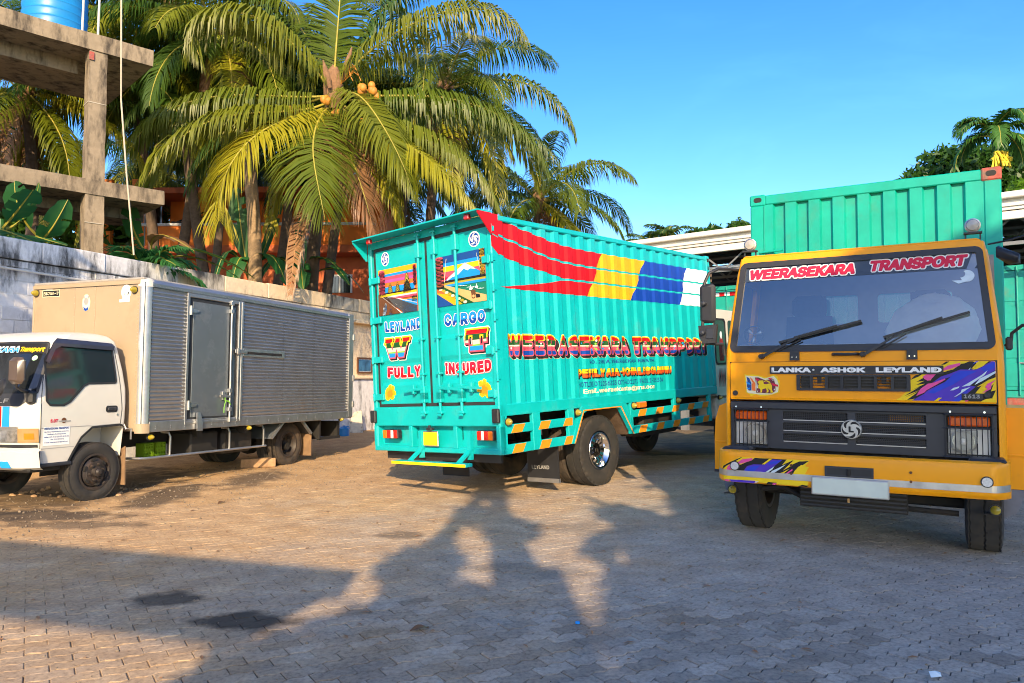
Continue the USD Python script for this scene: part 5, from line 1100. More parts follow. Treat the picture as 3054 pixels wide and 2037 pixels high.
vt = part(yel, 'vent', slab(rrect(-.475, 1.435, .465, 1.585, .012).difference(rrect(-.445, 1.458, .435, 1.565, .01)), yzmap(.010), FX, .018), BLACKP, smooth=False)
part(vt, 'vent_back', box(-.075, -.065, -.46, .45, 1.44, 1.58), CHASSIS)
for y in (-.345, -.215, -.085, .06, .19, .325): part(vt, 'vent_post', box(-.02, .008, y - .012, y + .012, 1.457, 1.566), BLACKP)
for z in (1.485, 1.512, 1.539): part(vt, 'vent_slat', box(-.015, .004, -.445, .435, z - .004, z + .004), BLACKP)
for y in (-.28, .255): part(vt, 'amber_plate', [box(-.044, -.03, y - .055, y + .055, 1.46, 1.50), box(-.044, -.03, y - .055, y - .02, 1.50, 1.56), box(-.044, -.03, y + .02, y + .055, 1.50, 1.56)], YELLOW)
for y, z in ((-.46, 1.45), (-.005, 1.575), (-.005, 1.447), (.45, 1.45)): part(vt, 'screw', cyl((.008, y, z), (.014, y, z), .006, 8), BLACKS)
for y, z in ((-1.045, 1.402), (1.025, 1.415)): part(yel, 'flap_lock', [cyl((-.006, y, z), (.008, y, z), .026, 16, .022)], BLACKP); 
mdl = part(yel, 'model_plate', slab(rrect(.842, 1.378, .992, 1.425, .004), yzmap(.006), FX, .008), BLACKP); part(mdl, 'model_number', slab(glyphs('1613', .857, 1.386, .115, .032, bold=4), yzmap(.009), FX, .003), GREYP, smooth=False, kind='stuff')
# torn-paint graphics: a drawing 2351 x 1147 on the flap
D4 = quadmap([(.165, 1.81), (1.184, 1.793), (1.170, 1.244), (.154, 1.213)], 2351, 1147)
def gfx(layers, f, clip, fn, parent, nm):
    for k, (m_, pl_) in enumerate(layers):
        for p_ in pl_:
            g = mapg(Polygon(p_).buffer(0), f).intersection(clip)
            for q in polys(g):
                if q.area > 2e-5: part(parent, nm, sheet(q, fn(.0012 + .0012 * k), ref=FX), m_, smooth=False)
full = [(300, 932), (480, 830), (620, 700), (660, 640), (660, 520), (760, 440), (880, 400), (1200, 395), (1160, 270), (1390, 160), (2130, 155), (2130, 935)]
L4 = [(YEL, [full]),
      (BLACK, [[(640, 560), (900, 480), (760, 560), (900, 540), (760, 610), (910, 590), (640, 720), (820, 640), (560, 800), (820, 700), (620, 800), (560, 830), (790, 730), (600, 870), (740, 845), (590, 935), (2130, 935), (2130, 700), (2040, 720), (2090, 590), (1920, 760), (1770, 755), (1880, 620), (1790, 650), (2000, 520), (2130, 480), (2130, 170), (2050, 155), (1800, 300), (1700, 340), (1790, 240), (1700, 190), (1590, 240), (1530, 250), (1400, 340), (1200, 400), (1080, 430), (1000, 540), (900, 480)],
               [(1180, 270), (1330, 175), (1400, 165), (1250, 260)], [(660, 525), (740, 450), (900, 400), (800, 470)]]),
      (PURPLE, [[(590, 935), (900, 760), (960, 700), (1250, 560), (1350, 470), (1150, 540), (1040, 570), (1180, 470), (1330, 420), (1520, 345), (1780, 350), (1890, 290), (2130, 165), (2130, 350), (1900, 480), (1680, 620), (1780, 640), (1520, 850), (1420, 900), (1390, 935)]]),
      (INDIGO, [[(950, 740), (1260, 560), (1400, 420), (1520, 370), (1800, 375), (1640, 450), (1400, 600), (1200, 690), (1060, 760)], [(1300, 935), (1560, 760), (1680, 640), (1600, 800), (1480, 930)], [(1850, 330), (2130, 200), (2130, 300), (1950, 400)], [(1800, 190), (1910, 170), (1720, 260)]]),
      (PINK, [[(760, 800), (830, 680), (960, 590), (1060, 570), (1250, 500), (1260, 520), (1120, 600), (940, 700), (900, 740)], [(870, 470), (980, 405), (1120, 405), (1010, 520), (960, 540), (900, 510)], [(1210, 370), (1220, 330), (1300, 280), (1520, 230), (1500, 280), (1340, 340)], [(1880, 755), (1980, 680), (1940, 650), (1980, 590), (2130, 520), (2050, 590), (2040, 680), (1960, 720)], [(1530, 930), (1580, 880), (1660, 870), (1600, 930)]]),
      (PALEB, [[(1540, 640), (1680, 560), (1880, 440), (1980, 360), (1930, 440), (1740, 570), (1680, 620)], [(1760, 610), (1850, 500), (2130, 365), (2130, 400), (1900, 540)], [(1340, 705), (1400, 660), (1500, 635), (1490, 660), (1400, 700)], [(1400, 820), (1520, 740), (1540, 690), (1690, 645), (1580, 720), (1460, 800)], [(1650, 350), (1690, 310), (1680, 345)]]),
      (YEL, [[(1780, 750), (1900, 620), (1990, 530), (2130, 475), (2130, 510), (1960, 590), (1930, 650), (1960, 690), (1870, 755)], [(860, 935), (1060, 890), (1140, 830), (1200, 830), (1120, 890), (960, 935)], [(1420, 935), (1530, 870), (1600, 880), (1560, 930)], [(1720, 345), (1900, 200), (2060, 155), (1900, 290), (1790, 340)], [(1890, 880), (1960, 850), (2060, 840), (2130, 690), (2130, 930), (1830, 930)]])]
gd = part(yel, 'torn_paint_graphic', sheet(mapg(Polygon(full).buffer(0), D4).intersection(flapg.buffer(-.004)), yzmap(-.0045), ref=FX), YEL, label='violet, pink and yellow torn paint graphic on the front flap', smooth=False)
gfx(L4[1:], D4, flapg.buffer(-.004), lambda o_: yzmap(-.0045 + o_), gd, 'graphic_patch')
# flag sticker, a drawing 2351 x 1383
DF = quadmap([(-1.052, 1.634), (-.521, 1.633), (-.526, 1.319), (-1.055, 1.308)], 2351, 1383)
LF = [(YEL, [[(420, 200), (520, 240), (760, 220), (1000, 260), (1250, 330), (1420, 320), (1600, 230), (1780, 300), (1800, 430), (1880, 480), (1860, 640), (1890, 640), (1830, 760), (1860, 950), (1700, 1020), (1370, 1100), (1080, 1110), (900, 1040), (680, 1120), (640, 1050), (470, 950), (480, 700), (440, 480)]]),
      (CREAM, [[(470, 270), (1000, 300), (1250, 390), (1620, 280), (1760, 420), (1840, 640), (1800, 940), (1560, 1040), (1100, 1050), (600, 990), (520, 940)]]),
      (NAVY, [[(500, 310), (620, 370), (700, 560), (710, 880), (590, 890), (520, 700), (540, 480)]]), (SKYB, [[(480, 500), (620, 560), (690, 650), (540, 620)], [(510, 790), (640, 760), (640, 850)]]),
      (mat('flag_orange', (.75, .16, .02), .45, var=.1), [[(640, 320), (740, 400), (870, 580), (880, 900), (740, 880), (720, 640), (760, 560), (680, 420)]]),
      (mat('flag_maroon', (.14, .015, .03), .45, var=.1), [[(850, 340), (1000, 340), (1260, 450), (1560, 420), (1640, 430), (1700, 640), (1700, 900), (1560, 1000), (900, 970), (940, 700)]]), (CRIMSON, [[(870, 360), (1040, 420), (980, 500), (920, 470)], [(1500, 560), (1800, 640), (1820, 730), (1600, 680)], [(1380, 360), (1600, 380), (1480, 440)]]),
      (YEL, [[(960, 530), (1040, 470), (1200, 460), (1220, 610), (1340, 620), (1500, 580), (1560, 680), (1560, 860), (1620, 960), (1500, 970), (1500, 880), (1380, 780), (1430, 900), (1400, 960), (1290, 960), (1360, 920), (1310, 790), (1160, 830), (1150, 960), (1040, 960), (1100, 920), (1060, 800), (1000, 790), (990, 680), (1030, 620)], [(1220, 500), (1320, 450), (1480, 520), (1500, 580), (1440, 560), (1320, 490), (1240, 530)]]),
      (WHITE, [[(900, 420), (930, 520), (990, 780), (960, 790)], [(1570, 450), (1620, 450), (1610, 490)], [(1630, 830), (1690, 800), (1670, 880)], [(940, 900), (990, 890), (980, 950)]])]
fs = part(yel, 'flag_sticker', sheet(mapg(Polygon(LF[0][1][0]).buffer(0), DF), yzmap(-.0045), ref=FX), YEL, label='fiery flag sticker with a yellow lion', smooth=False)
gfx(LF[1:], DF, sbox(-2, 0, 2, 3), lambda o_: yzmap(-.0045 + o_), fs, 'flag_patch')
# black grille panel with meshes, emblem and lamps
zb0, zb1 = .885, 1.325
gp = sbox(-1.085, zb0, 1.085, zb1); holes = []
rows = ((1.158, 1.237), (1.058, 1.132), (.957, 1.032))
for z0, z1 in rows:
    for y0, y1 in ((-.605, -.045), (.02, .575)): holes.append(rrect(y0, z0, y1, z1, .012))
bays = [rrect(-1.062, .905, -.745, 1.238, .012), rrect(.725, .905, 1.05, 1.238, .012)]
gpl = part(yel, 'grille_panel', slab(gp.difference(unary_union(holes + bays)), yzmap(-.012), FX, .04), BLACKS, smooth=False)
part(gpl, 'panel_ridge', hull([(-.012, y, zb1) for y in (-1.085, 1.085)] + [(.012, y, zb1 - .012) for y in (-1.085, 1.085)] + [(.012, y, 1.262) for y in (-1.085, 1.085)] + [(-.012, y, 1.25) for y in (-1.085, 1.085)]), BLACKS)
part(gpl, 'grille_back', box(-.16, -.15, -.62, .60, .93, 1.25), CHASSIS)
part(gpl, 'radiator_glint', [box(-.13, -.12, .28, .55, 1.17, 1.22), box(-.13, -.12, -.3, .5, 1.10, 1.105)], mat('amber_inner', (.5, .22, .01), .6))
for h_ in holes:
    y0, z0, y1, z1 = h_.bounds; ms = []
    for k in range(int((y1 - y0) / .0165)): yy = y0 + .008 + k * .0165; ms.append(box(-.035, -.029, yy - .003, yy + .003, z0, z1))
    for k in range(5): zz = z0 + (k + .5) * (z1 - z0) / 5; ms.append(box(-.036, -.030, y0, y1, zz - .003, zz + .003))
    part(gpl, 'grille_mesh', cat(ms), BLACKP, kind='stuff', smooth=False)
    part(gpl, 'slot_lip', slab(h_.buffer(.004).difference(h_.buffer(-.003)).intersection(sbox(y0 + .004, z0 - .01, y1 - .004, z0 + .004)), yzmap(-.006), FX, .01), STEEL, smooth=False)
em = part(yel, 'swirl_emblem', lathe([(0, .03), (.082, .03), (.088, .02), (.088, 0)], (-.005, -.012, 1.092), FX, 32), STEEL, smooth=30)
rg, bl = blades(.086)
for q in polys(bl): part(em, 'emblem_blade', sheet(affinity.translate(q, -.012, 1.092), yzmap(.0285), ref=FX), BLACK, smooth=False)
part(em, 'emblem_letter', sheet(affinity.translate(glyphs('L', -.021, -.027, .044, .054, bold=7), -.012, 1.092), yzmap(.0292), ref=FX), BLACK, smooth=False)
for y0, y1, sg in ((-1.062, -.745, -1), (.725, 1.05, 1)):
    hl = part(yel, 'headlamp', [box(-.09, -.075, y0, y1, .905, 1.238)], BLACKP)
    part(hl, 'turn_lens', box(-.075, -.02, y0 + .012, y1 - .01, 1.150, 1.230, .012), mat('deep_amber_lens%d' % (sg > 0), (.70, .10, .004), .2, coat=.5, var=.2))
    for k in range(3): part(hl, 'lens_rib', box(-.021, -.016, y0 + .03 + k * .1, y0 + .034 + k * .1, 1.152, 1.228), RED_LENS)
    part(hl, 'lamp_body', box(-.075, -.055, y0 + .012, y1 - .012, .915, 1.128), mat('lamp_reflector%d' % (sg > 0), (.55, .55, .53), .35, metal=.3))
    ry0, ry1 = (y0 + .085, y1 - .012) if sg < 0 else (y0 + .02, y1 - .10)
    part(hl, 'reflector', lathe([(0, -.02), (.06, -.01), (.10, .03)], (-.062, (ry0 + ry1) / 2, 1.02), FX, 20), CHROME); part(hl, 'lamp_glass', box(-.03, -.024, ry0, ry1, .925, 1.12, .004), GLASS_C); part(hl, 'bulb', lathe([(.03, 0), (.025, .02), (0, .03)], (-.05, (ry0 + ry1) / 2, 1.02), FX, 14), WHITE)
    gd_ = [sweep([(.03, y0 - .012 + (y1 - y0 + .02) * k / 9, .89), (.035, y0 - .012 + (y1 - y0 + .02) * k / 9, .95), (.035, y0 - .012 + (y1 - y0 + .02) * k / 9, 1.2), (.02, y0 - .012 + (y1 - y0 + .02) * k / 9, 1.255)], .0042, 5) for k in range(10)]
    for q in gd_: part(hl, 'guard_wire', q, BLACKP)
    for z in (.892, 1.135, 1.25): part(hl, 'guard_hoop', sweep([(.0, y0 - .016, z), (.03, y0 - .014, z), (.034, y1 + .01, z), (.0, y1 + .014, z)], .006, 6), BLACKP)
    for y in (y0 + .03, y1 - .05): part(hl, 'guard_screw', cyl((-.01, y, 1.27), (.025, y, 1.272), .008, 8), CHROME)
part(yel, 'lower_front', [box(-.20, -.14, -1.0, 1.0, .60, .90)], CHASSIS); part(yel, 'hose', sweep([(-.13, -.5, .86), (-.10, -.2, .84), (-.1, .2, .85), (-.13, .5, .84)], .02, 8), CHASSIS)
part(yel, 'step_top', box(-.05, .22, -1.12, -.86, .855, .895, .02), BLACKP); part(yel, 'step_top', box(-.05, .22, .88, 1.14, .865, .905, .02), BLACKP)
# bumper: rounded sweep with a metal strip
def bline(y):   # x of the bumper face at y
    a = np.abs(np.asarray(y, float)); return .33 - .02 * a ** 2 - .20 * np.clip((a - 1.02) / .16, 0, 1) ** 2.2
bys = np.concatenate([np.linspace(-1.165, -.98, 12), np.linspace(-.95, .95, 21), np.linspace(.98, 1.165, 12)]); prof = [(-.03, .585), (.0, .60), (.008, .63), (.006, .83), (-.01, .868), (-.05, .88), (-.10, .88)]
zsl = lambda y: np.asarray(y) * .006
V = []; F = []
for y in bys:
    for dx, z in prof: V.append([float(bline(y)) + dx, y, z + float(zsl(y))])
mp = len(prof)
for i in range(len(bys) - 1):
    for k in range(mp - 1): a = i * mp + k; F += [[a, a + mp, a + mp + 1], [a, a + mp + 1, a + 1]]
for e, fl_ in ((0, 0), (len(bys) - 1, 1)):
    o_ = e * mp
    for k in range(1, mp - 1): F.append([o_, o_ + k + fl_ * 1 - 0 if False else o_ + k, o_ + k + 1] if not fl_ else [o_, o_ + k + 1, o_ + k])
bump = part(yel, 'bumper', tm(V, F), YELLOW, smooth=40)
BYS = list(np.round(bys, 4))
def bsheet(g, off): return sheet(g, lambda v: np.stack([bline(v[:, 0]) + .008 + off, v[:, 0], v[:, 1] + zsl(v[:, 0])], 1), BYS, 0, FX)
part(bump, 'metal_strip', cat([bsheet(sbox(-1.16, .645, 1.16, .675), .005), bsheet(sbox(-1.16, .68, 1.16, .700), .005), bsheet(sbox(-1.16, .645, 1.16, .700), .004)]), STEEL, smooth=40)
part(bump, 'winch_slot', bsheet(sbox(-.185, .705, .19, .785), .002), BLACKP, smooth=False); part(bump, 'slot_rim', bsheet(sbox(-.19, .70, .195, .79).difference(sbox(-.172, .718, .177, .772)), .012), BLACKS, smooth=False); part(bump, 'tow_pin', cyl((.345, .0, .71), (.345, .0, .765), .016, 10), CHASSIS)
for y in (-.97, 1.0):
    r_ = part(bump, 'round_reflector', cyl((float(bline(y)), y, .735), (float(bline(y)) + .022, y, .735), .044, 24), BLACKP); part(r_, 'reflector_face', cyl((float(bline(y)) + .018, y, .735), (float(bline(y)) + .026, y, .735), .036, 24), mat('reflector_%d' % (y > 0), (.62, .64, .66), .3, metal=.5, var=.2, scale=90))
for y in (.47, -.47):
    for z in (.765, .69): part(bump, 'bumper_bolt', cyl((.325, y, z + .008), (.345, y, z + .008), .013, 10, .010), BROWN)
DB = quadmap([(-1.138, .9), (-.139, .945), (-.146, .568), (-1.142, .49)], 2351, 899)
LBm = [(YEL, [[(80, 470), (90, 380), (480, 190), (1920, 260), (1800, 400), (1890, 390), (1820, 540), (1920, 550), (1870, 800), (130, 650)]]),
       (BLACK, [[(80, 460), (110, 380), (260, 300), (500, 195), (520, 200), (400, 270), (200, 370)], [(400, 390), (600, 300), (720, 260), (780, 210), (1440, 240), (1340, 360), (1560, 260), (1580, 260), (1360, 470), (1520, 380), (1540, 350), (1700, 280), (1900, 270), (1780, 350), (1680, 390), (1600, 480), (1560, 560), (1420, 590), (1300, 620), (860, 580), (450, 530)], [(1000, 780), (1050, 700), (1240, 720), (1200, 800)], [(1600, 820), (1760, 760), (1900, 780), (1800, 840)]]),
       (PURPLE, [[(500, 545), (620, 380), (760, 340), (980, 350), (1140, 240), (1350, 250), (1180, 380), (860, 585)], [(250, 650), (800, 680), (760, 745), (300, 700)]]), (INDIGO, [[(520, 540), (640, 400), (900, 360), (700, 540)], [(1080, 290), (1340, 260), (1220, 330), (1060, 350)]]),
       (PINK, [[(180, 470), (230, 370), (420, 310), (520, 240), (740, 210), (720, 260), (560, 310), (400, 350), (260, 470)], [(1240, 610), (1420, 530), (1560, 430), (1560, 470), (1440, 540), (1320, 610)], [(140, 650), (250, 650), (240, 690), (160, 680)], [(1120, 780), (1160, 730), (1240, 725), (1180, 780)]]),
       (PALEB, [[(880, 580), (1080, 450), (1190, 380), (1140, 450), (960, 570)], [(1010, 590), (1150, 470), (1430, 340), (1300, 440), (1080, 580)], [(790, 730), (800, 690), (870, 690)]]),
       (YEL, [[(930, 340), (1080, 230), (1140, 230), (990, 340)], [(1100, 600), (1360, 500), (1500, 430), (1400, 510), (1240, 610)], [(1580, 540), (1640, 440), (1740, 350), (1900, 400), (1820, 540), (1900, 560), (1880, 640), (1400, 610)]])]
clipb = sbox(-1.15, .592, -.1, .86); bg = mapg(Polygon(LBm[0][1][0]).buffer(0), DB).intersection(clipb)
gb2 = part(yel, 'torn_paint_graphic', bsheet(bg, .0006), YEL, label='torn paint graphic on the bumper', smooth=False)
for k, (m_, pl_) in enumerate(LBm[1:]):
    for p_ in pl_:
        for q in polys(mapg(Polygon(p_).buffer(0), DB).intersection(clipb)):
            if q.area > 2e-5: part(gb2, 'graphic_patch', bsheet(q, .0012 + .0005 * k), m_, smooth=False)
np_ = part(yel, 'number_plate', box(.345, .358, -.30, .31, .535, .692, .006), STEEL, label='blank pale number plate'); part(np_, 'plate_face', box(.358, .362, -.288, .298, .548, .678, .003), PLATE_G)
# mirrors, lamps, fenders
M1 = part(yel, 'mirror_arm', sweep([(-.28, -1.02, 2.63), (-.15, -1.12, 2.64), (0, -1.20, 2.63), (.08, -1.27, 2.58), (.10, -1.31, 2.48), (.10, -1.325, 2.2), (.10, -1.335, 1.95), (.08, -1.30, 1.89), (-.03, -1.17, 1.88), (-.05, -1.165, 1.84), (-.06, -1.16, 1.77)], .016, 8), BLACKP)
mm = part(yel, 'mirror', box(.06, .13, -1.355, -1.20, 2.085, 2.475, .035), BLACKP, smooth=40); part(mm, 'mirror_clamp', lathe([(0, .05), (.02, .045), (.028, .0)], (.13, -1.305, 2.275), FX, 12), BLACKS)
m2 = part(yel, 'mirror', hull([(x, y, z) for x in (.07, .12) for y, z in ((-1.37, 2.06), (-1.185, 2.07), (-1.20, 1.89), (-1.33, 1.885), (-1.36, 1.95))]), BLACKP, smooth=20); part(m2, 'mirror_recess', box(.12, .13, -1.29, -1.215, 1.93, 2.03, .008), BLACKS); part(m2, 'mirror_clamp', lathe([(0, .05), (.02, .045), (.026, 0)], (.12, -1.32, 1.99), FX, 12), BLACKS)
part(yel, 'corner_mirror', hull([(.02, 1.11, 2.64), (.0, 1.11, 2.56), (.12, 1.24, 2.50), (.10, 1.27, 2.56), (-.04, 1.13, 2.66), (-.08, 1.20, 2.50), (-.04, 1.28, 2.50)]), BLACKP, smooth=20)
part(yel, 'mirror_arm', sweep([(-.12, 1.06, 2.69), (-.05, 1.2, 2.70), (.0, 1.45, 2.76), (.02, 1.75, 2.83)], .008, 6), BLACKP)
part(yel, 'mirror_arm', sweep([(-.15, 1.165, 1.83), (-.12, 1.20, 1.84), (-.11, 1.21, 1.93), (-.06, 1.28, 1.99), (.0, 1.42, 2.0)], .014, 8), BLACKP); part(yel, 'arm_clamp', box(-.18, -.10, 1.165, 1.215, 1.79, 1.90, .012), BLACKP)
for y in (-.965, .955):
    rl = part(yel, 'roof_lamp', lathe([(0, .03), (.045, .022), (.055, 0), (.05, -.04), (0, -.05)], (-.32, y, 2.90), FX, 20), LAMP_W, label='small round white spot lamp on the roof'); part(rl, 'lamp_ring', lathe([(.052, .01), (.062, .006), (.062, -.03), (.05, -.045)], (-.32, y, 2.90), FX, 20), STEEL); part(rl, 'lamp_bracket', [box(-.36, -.30, y - .07, y + .07, 2.825, 2.84)], BLACKP)
    for d in (-.055, .055): part(rl, 'bracket_leg', box(-.34, -.32, y + d - .006, y + d + .006, 2.77, 2.83), BLACKP)
for sg, wo in ((-1, 1.37), (1, 1.62)):
    sec = Polygon([(.98, .60), (.98, 1.30), (wo - .14, 1.30), (wo - .05, 1.26), (wo - .01, 1.12), (wo, .93), (wo, .60)])
    ff = part(yel, 'front_fender', slab(sec if sg > 0 else affinity.scale(sec, -1, 1, origin=(0, 0)), yzmap(-.42), FX, .95), YELLOW, smooth=30); part(ff, 'fender_crease', box(-.425, -.41, *(sorted((sg * .98, sg * (wo - .01)))), .88, .90, .004), YELLOW); part(ff, 'fender_trim', box(-1.35, -.415, *(sorted((sg * 1.0, sg * (wo + .005)))), .575, .602), BLACKP)
    part(yel, 'mud_lip', hull([(-.40, sg * 1.10, .60), (-.40, sg * 1.30, .60), (-.30, sg * 1.02, .30), (-.28, sg * 1.22, .42), (-.42, sg * 1.10, .60), (-.42, sg * 1.30, .60), (-.32, sg * 1.02, .30), (-.30, sg * 1.22, .42)]), mat('grey_mud_lip%d' % (sg > 0), (.16, .16, .17), .6, var=.2))
for y, z in ((-1.075, .47), (1.06, .475)):
    marker(yel, (.02, y, z), FX, r=.036, ln=.05); part(yel, 'lamp_bracket', hull([(.0, y - .09, z - .05), (.02, y + .04, z - .035), (-.2, y + .02, z - .04), (.0, y - .09, z - .04), (.02, y + .04, z - .02), (-.2, y, z - .02)]), CHASSIS)
# running gear
YW = ((-.98, .30), (.985, -.30))
for y_, _ in YW:
    sg = 1 if y_ > 0 else -1
    steel_wheel(yel, (-.62, y_, .485 + wz(YR, YT, -.62, y_)), (0, sg, 0), .485, .285, .265, zig=.004, tmat=RUBBER, convex=True, nn=8)
part(yel, 'front_axle', [box(-.70, -.56, -.9, .9, .38, .48, .02)], CHASSIS); part(yel, 'radiator', box(-.12, -.06, -.47, .42, .36, .64), CHASSIS)
for k in range(7): part(yel, 'cooler_fin', box(-.06, -.045, -.46, .41, .375 + k * .036, .39 + k * .036), BLACKS)
part(yel, 'tow_tag', box(-.044, -.038, -.062, -.04, .425, .465, .004), SAND); part(yel, 'steering_rod', sweep([(-.2, -.9, .46), (-.2, -.65, .50), (-.25, -.45, .40), (-.25, .8, .38)], .025, 8), CHASSIS)
part(yel, 'chassis', [box(-8.5, -.1, -.46, -.38, .62, .88), box(-8.5, -.1, .38, .46, .62, .88), box(-8.0, -2.0, -1.0, -.55, .55, .95, .05), box(-8.4, -8.3, -1.1, 1.1, .6, .95)], CHASSIS)
for x_ in (-5.2, -6.6):
    for y_, sg in ((-.95, -1), (.95, 1)): steel_wheel(yel, (x_, y_, .485 + wz(YR, YT, x_, y_)), (0, sg, 0), .485, .56, .265, holes=False)
part(yel, 'engine', box(-1.3, -.2, -.38, .38, .45, .95, .05), CHASSIS)
# container on its back
ct = thing('shipping_container', 'green steel container riding behind the amber cab, rusty top right corner', 'container', YR, YT)
CX, CL, CW, Z0, Z1 = -1.42, 6.06, 2.44, 1.06, 3.66; h = CW / 2
def cposts():
    for sg in (-1, 1):
        pc = part(ct, 'corner_post', box(CX - .14, CX, *sorted((sg * h, sg * (h - .15))), Z0 + .12, Z1 - .12, .012), TEAL_OLD)
        f = part(ct, 'corner_casting', box(CX - .17, CX + .006, *sorted((sg * (h + .006), sg * (h - .17))), Z1 - .125, Z1 + .006, .014), TEAL_OLD if sg < 0 else RUST, label='rusty red corner casting' if sg > 0 else None)
        part(f, 'casting_hole', slab(rrect(-.045, -.028, .045, .028, .027), lambda v, sg=sg: np.stack([np.full(len(v), CX + .008), v[:, 0] + sg * (h - .085), v[:, 1] + Z1 - .055], 1), FX, .003), CHASSIS)
        part(ct, 'corner_casting', box(CX - .17, CX + .006, *sorted((sg * (h + .006), sg * (h - .17))), Z0, Z0 + .12, .014), TEAL_OLD)
cposts()
part(ct, 'top_beam', box(CX - .08, CX, -h + .17, h - .17, Z1 - .115, Z1 - .005, .01), TEAL_OLD); part(ct, 'bottom_beam', box(CX - .1, CX, -h + .17, h - .17, Z0, Z0 + .14, .01), TEAL_OLD)
pts = [(-h + .15, -.012)]; y = -h + .15 + .10
while y < h - .2: pts += [(y, -.012), (y + .018, -.055), (y + .118, -.055), (y + .136, -.012)]; y += .250
pts += [(h - .15, -.012)]; V = []; F = []
for k, (y, x) in enumerate(pts):
    V += [[CX + x, y, Z0 + .14], [CX + x, y, Z1 - .115]]
    if k: a = 2 * k; F += [[a - 2, a, a + 1], [a - 2, a + 1, a - 1]]
part(ct, 'corrugated_end', tm(V, F), TEAL_OLD, smooth=False)
def cside2(sg):
    V = []; F = []; x = CX - .15; pr = [(x, .045)]
    while x - .28 > CX - CL + .1: pr += [(x - .07, .045), (x - .11, .012), (x - .20, .012), (x - .24, .045)]; x -= .28
    pr.append((CX - CL + .1, .045))
    for k, (x, d) in enumerate(pr):
        V += [[x, sg * (h - d), Z0 + .14], [x, sg * (h - d), Z1 - .07]]
        if k: a = 2 * k; F += [[a - 2, a + 1, a], [a - 2, a - 1, a + 1]]
    return tm(V, F)
for sg in (-1, 1): part(ct, 'corrugated_side', cside2(sg), TEAL_OLD, smooth=False); part(ct, 'top_rail', box(CX - CL, CX - .17, *sorted((sg * h, sg * (h - .06))), Z1 - .07, Z1 - .01), TEAL_OLD); part(ct, 'bottom_rail', box(CX - CL, CX - .17, *sorted((sg * h, sg * (h - .06))), Z0, Z0 + .14), TEAL_OLD)
part(ct, 'roof', box(CX - CL, CX - .05, -h + .05, h - .05, Z1 - .03, Z1 - .015), TEAL_OLD); part(ct, 'floor', box(CX - CL, CX - .05, -h + .05, h - .05, Z0 + .02, Z0 + .12), CHASSIS)
part(ct, 'rear_end', box(CX - CL, CX - CL + .05, -h, h, Z0, Z1), TEAL_OLD)
part(ct, 'lashing_bar', [cyl((CX + .015, -h + .11, 2.99), (CX + .02, -h + .36, 3.0), .012, 8)], TEAL_OLD); part(ct, 'seam', box(CX - .01, CX + .004, -h + .152, -h + .16, Z0 + .2, Z1 - .13), TEAL_DARK)
# ------------------------------------------------------------------ unfinished concrete frame on the left
FD = np.array([.716, .698]); FR = np.stack([[FD[0], FD[1], 0], [-FD[1], FD[0], 0], [0, 0, 1]], 1); FT = np.array([-8.24, 14.45, 0.])
cf_ = thing('concrete_frame', 'unfinished two storey concrete frame of slabs and one column behind the wall', 'building', FR, FT)
def rough(x0, x1, y0, y1, z0, z1, seed, step=.22):
    """cast block with uneven faces"""
    b = box(x0, x1, y0, y1, z0, z1); b = b.subdivide_to_size(step * 2.2); v = np.asarray(b.vertices)
    n = meshkit.fbm(v * 2.3 + seed, 3, seed)[:, None] - .5; n2 = meshkit.fbm(v * 2.3 + seed + 9, 3, seed + 1)[:, None] - .5
    v = v + np.hstack([n, n2, n]) * .045
    return tm(v, b.faces)
part(cf_, 'slab', rough(-9, 1.02, -.02, 3.0, 8.0, 8.33, 3), CONCRETE, smooth=False); part(cf_, 'slab', rough(-9, 1.3, -.02, 3.0, 5.12, 5.42, 5), CONCRETE, smooth=False)
part(cf_, 'beam', rough(-9, -.18, .75, 1.0, 7.72, 8.01, 7), CONCRETE, smooth=False); part(cf_, 'beam', rough(-9, 1.2, .9, 1.15, 4.9, 5.13, 8), CONCRETE, smooth=False)
part(cf_, 'column', rough(-.17, .17, .0, .32, 3.0, 5.13, 11), CONCRETE, smooth=False); part(cf_, 'column', rough(-.16, .16, .0, .31, 5.41, 8.01, 12), CONCRETE, smooth=False); part(cf_, 'column', rough(-6.2, -5.88, .0, .31, 0, 8.01, 13), CONCRETE, smooth=False)
part(cf_, 'cast_joint', [box(-.172, .172, -.012, .33, 4.55, 4.562), ], COPING); part(cf_, 'cast_joint', box(-.165, .165, -.012, .32, 6.95, 6.962), COPING); part(cf_, 'red_patch', box(-.17, -.08, -.022, -.01, 7.8, 7.96), RUST)
def frp(x, y, z): p = FR @ np.array([x, y, z]) + FT; return tuple(p)
tk = frp(-.4, 1.72, 0); prof = [(.0, 8.32), (.60, 8.32)]
for k in range(9): z = 8.45 + k * .17; prof += [(.60, z - .03), (.615, z), (.60, z + .03)]
prof += [(.60, 10.05), (.45, 10.3), (0, 10.35)]
single('water_tank', lathe(prof, (tk[0], tk[1], 0), (0, 0, 1), 40), TANKB, 'ribbed blue plastic water tank standing on the upper concrete slab', 'water tank', smooth=30)
for x_, lb in ((-.28, 'pale upright pipe rising from the upper slab, the one nearer the blue tank'), (.0, 'pale upright pipe rising from the upper slab, right above the column')): single('standpipe', sweep([frp(x_, .08, 8.3), frp(x_ + .02, .08, 9.6), frp(x_ - .03, .08, 11.5)], .022, 7), PVC, lb, 'pipe', group='pipes on the upper slab')
single('rope', sweep([(-7.20, 13.35, 11.5), (-7.19, 13.3, 8.4), (-7.15, 13.3, 6.6), (-7.05, 13.35, 5.3), (-6.90, 13.40, 3.75)], .015, 6), ROPE, 'long pale rope hanging down past the slabs to the wall top', 'rope')

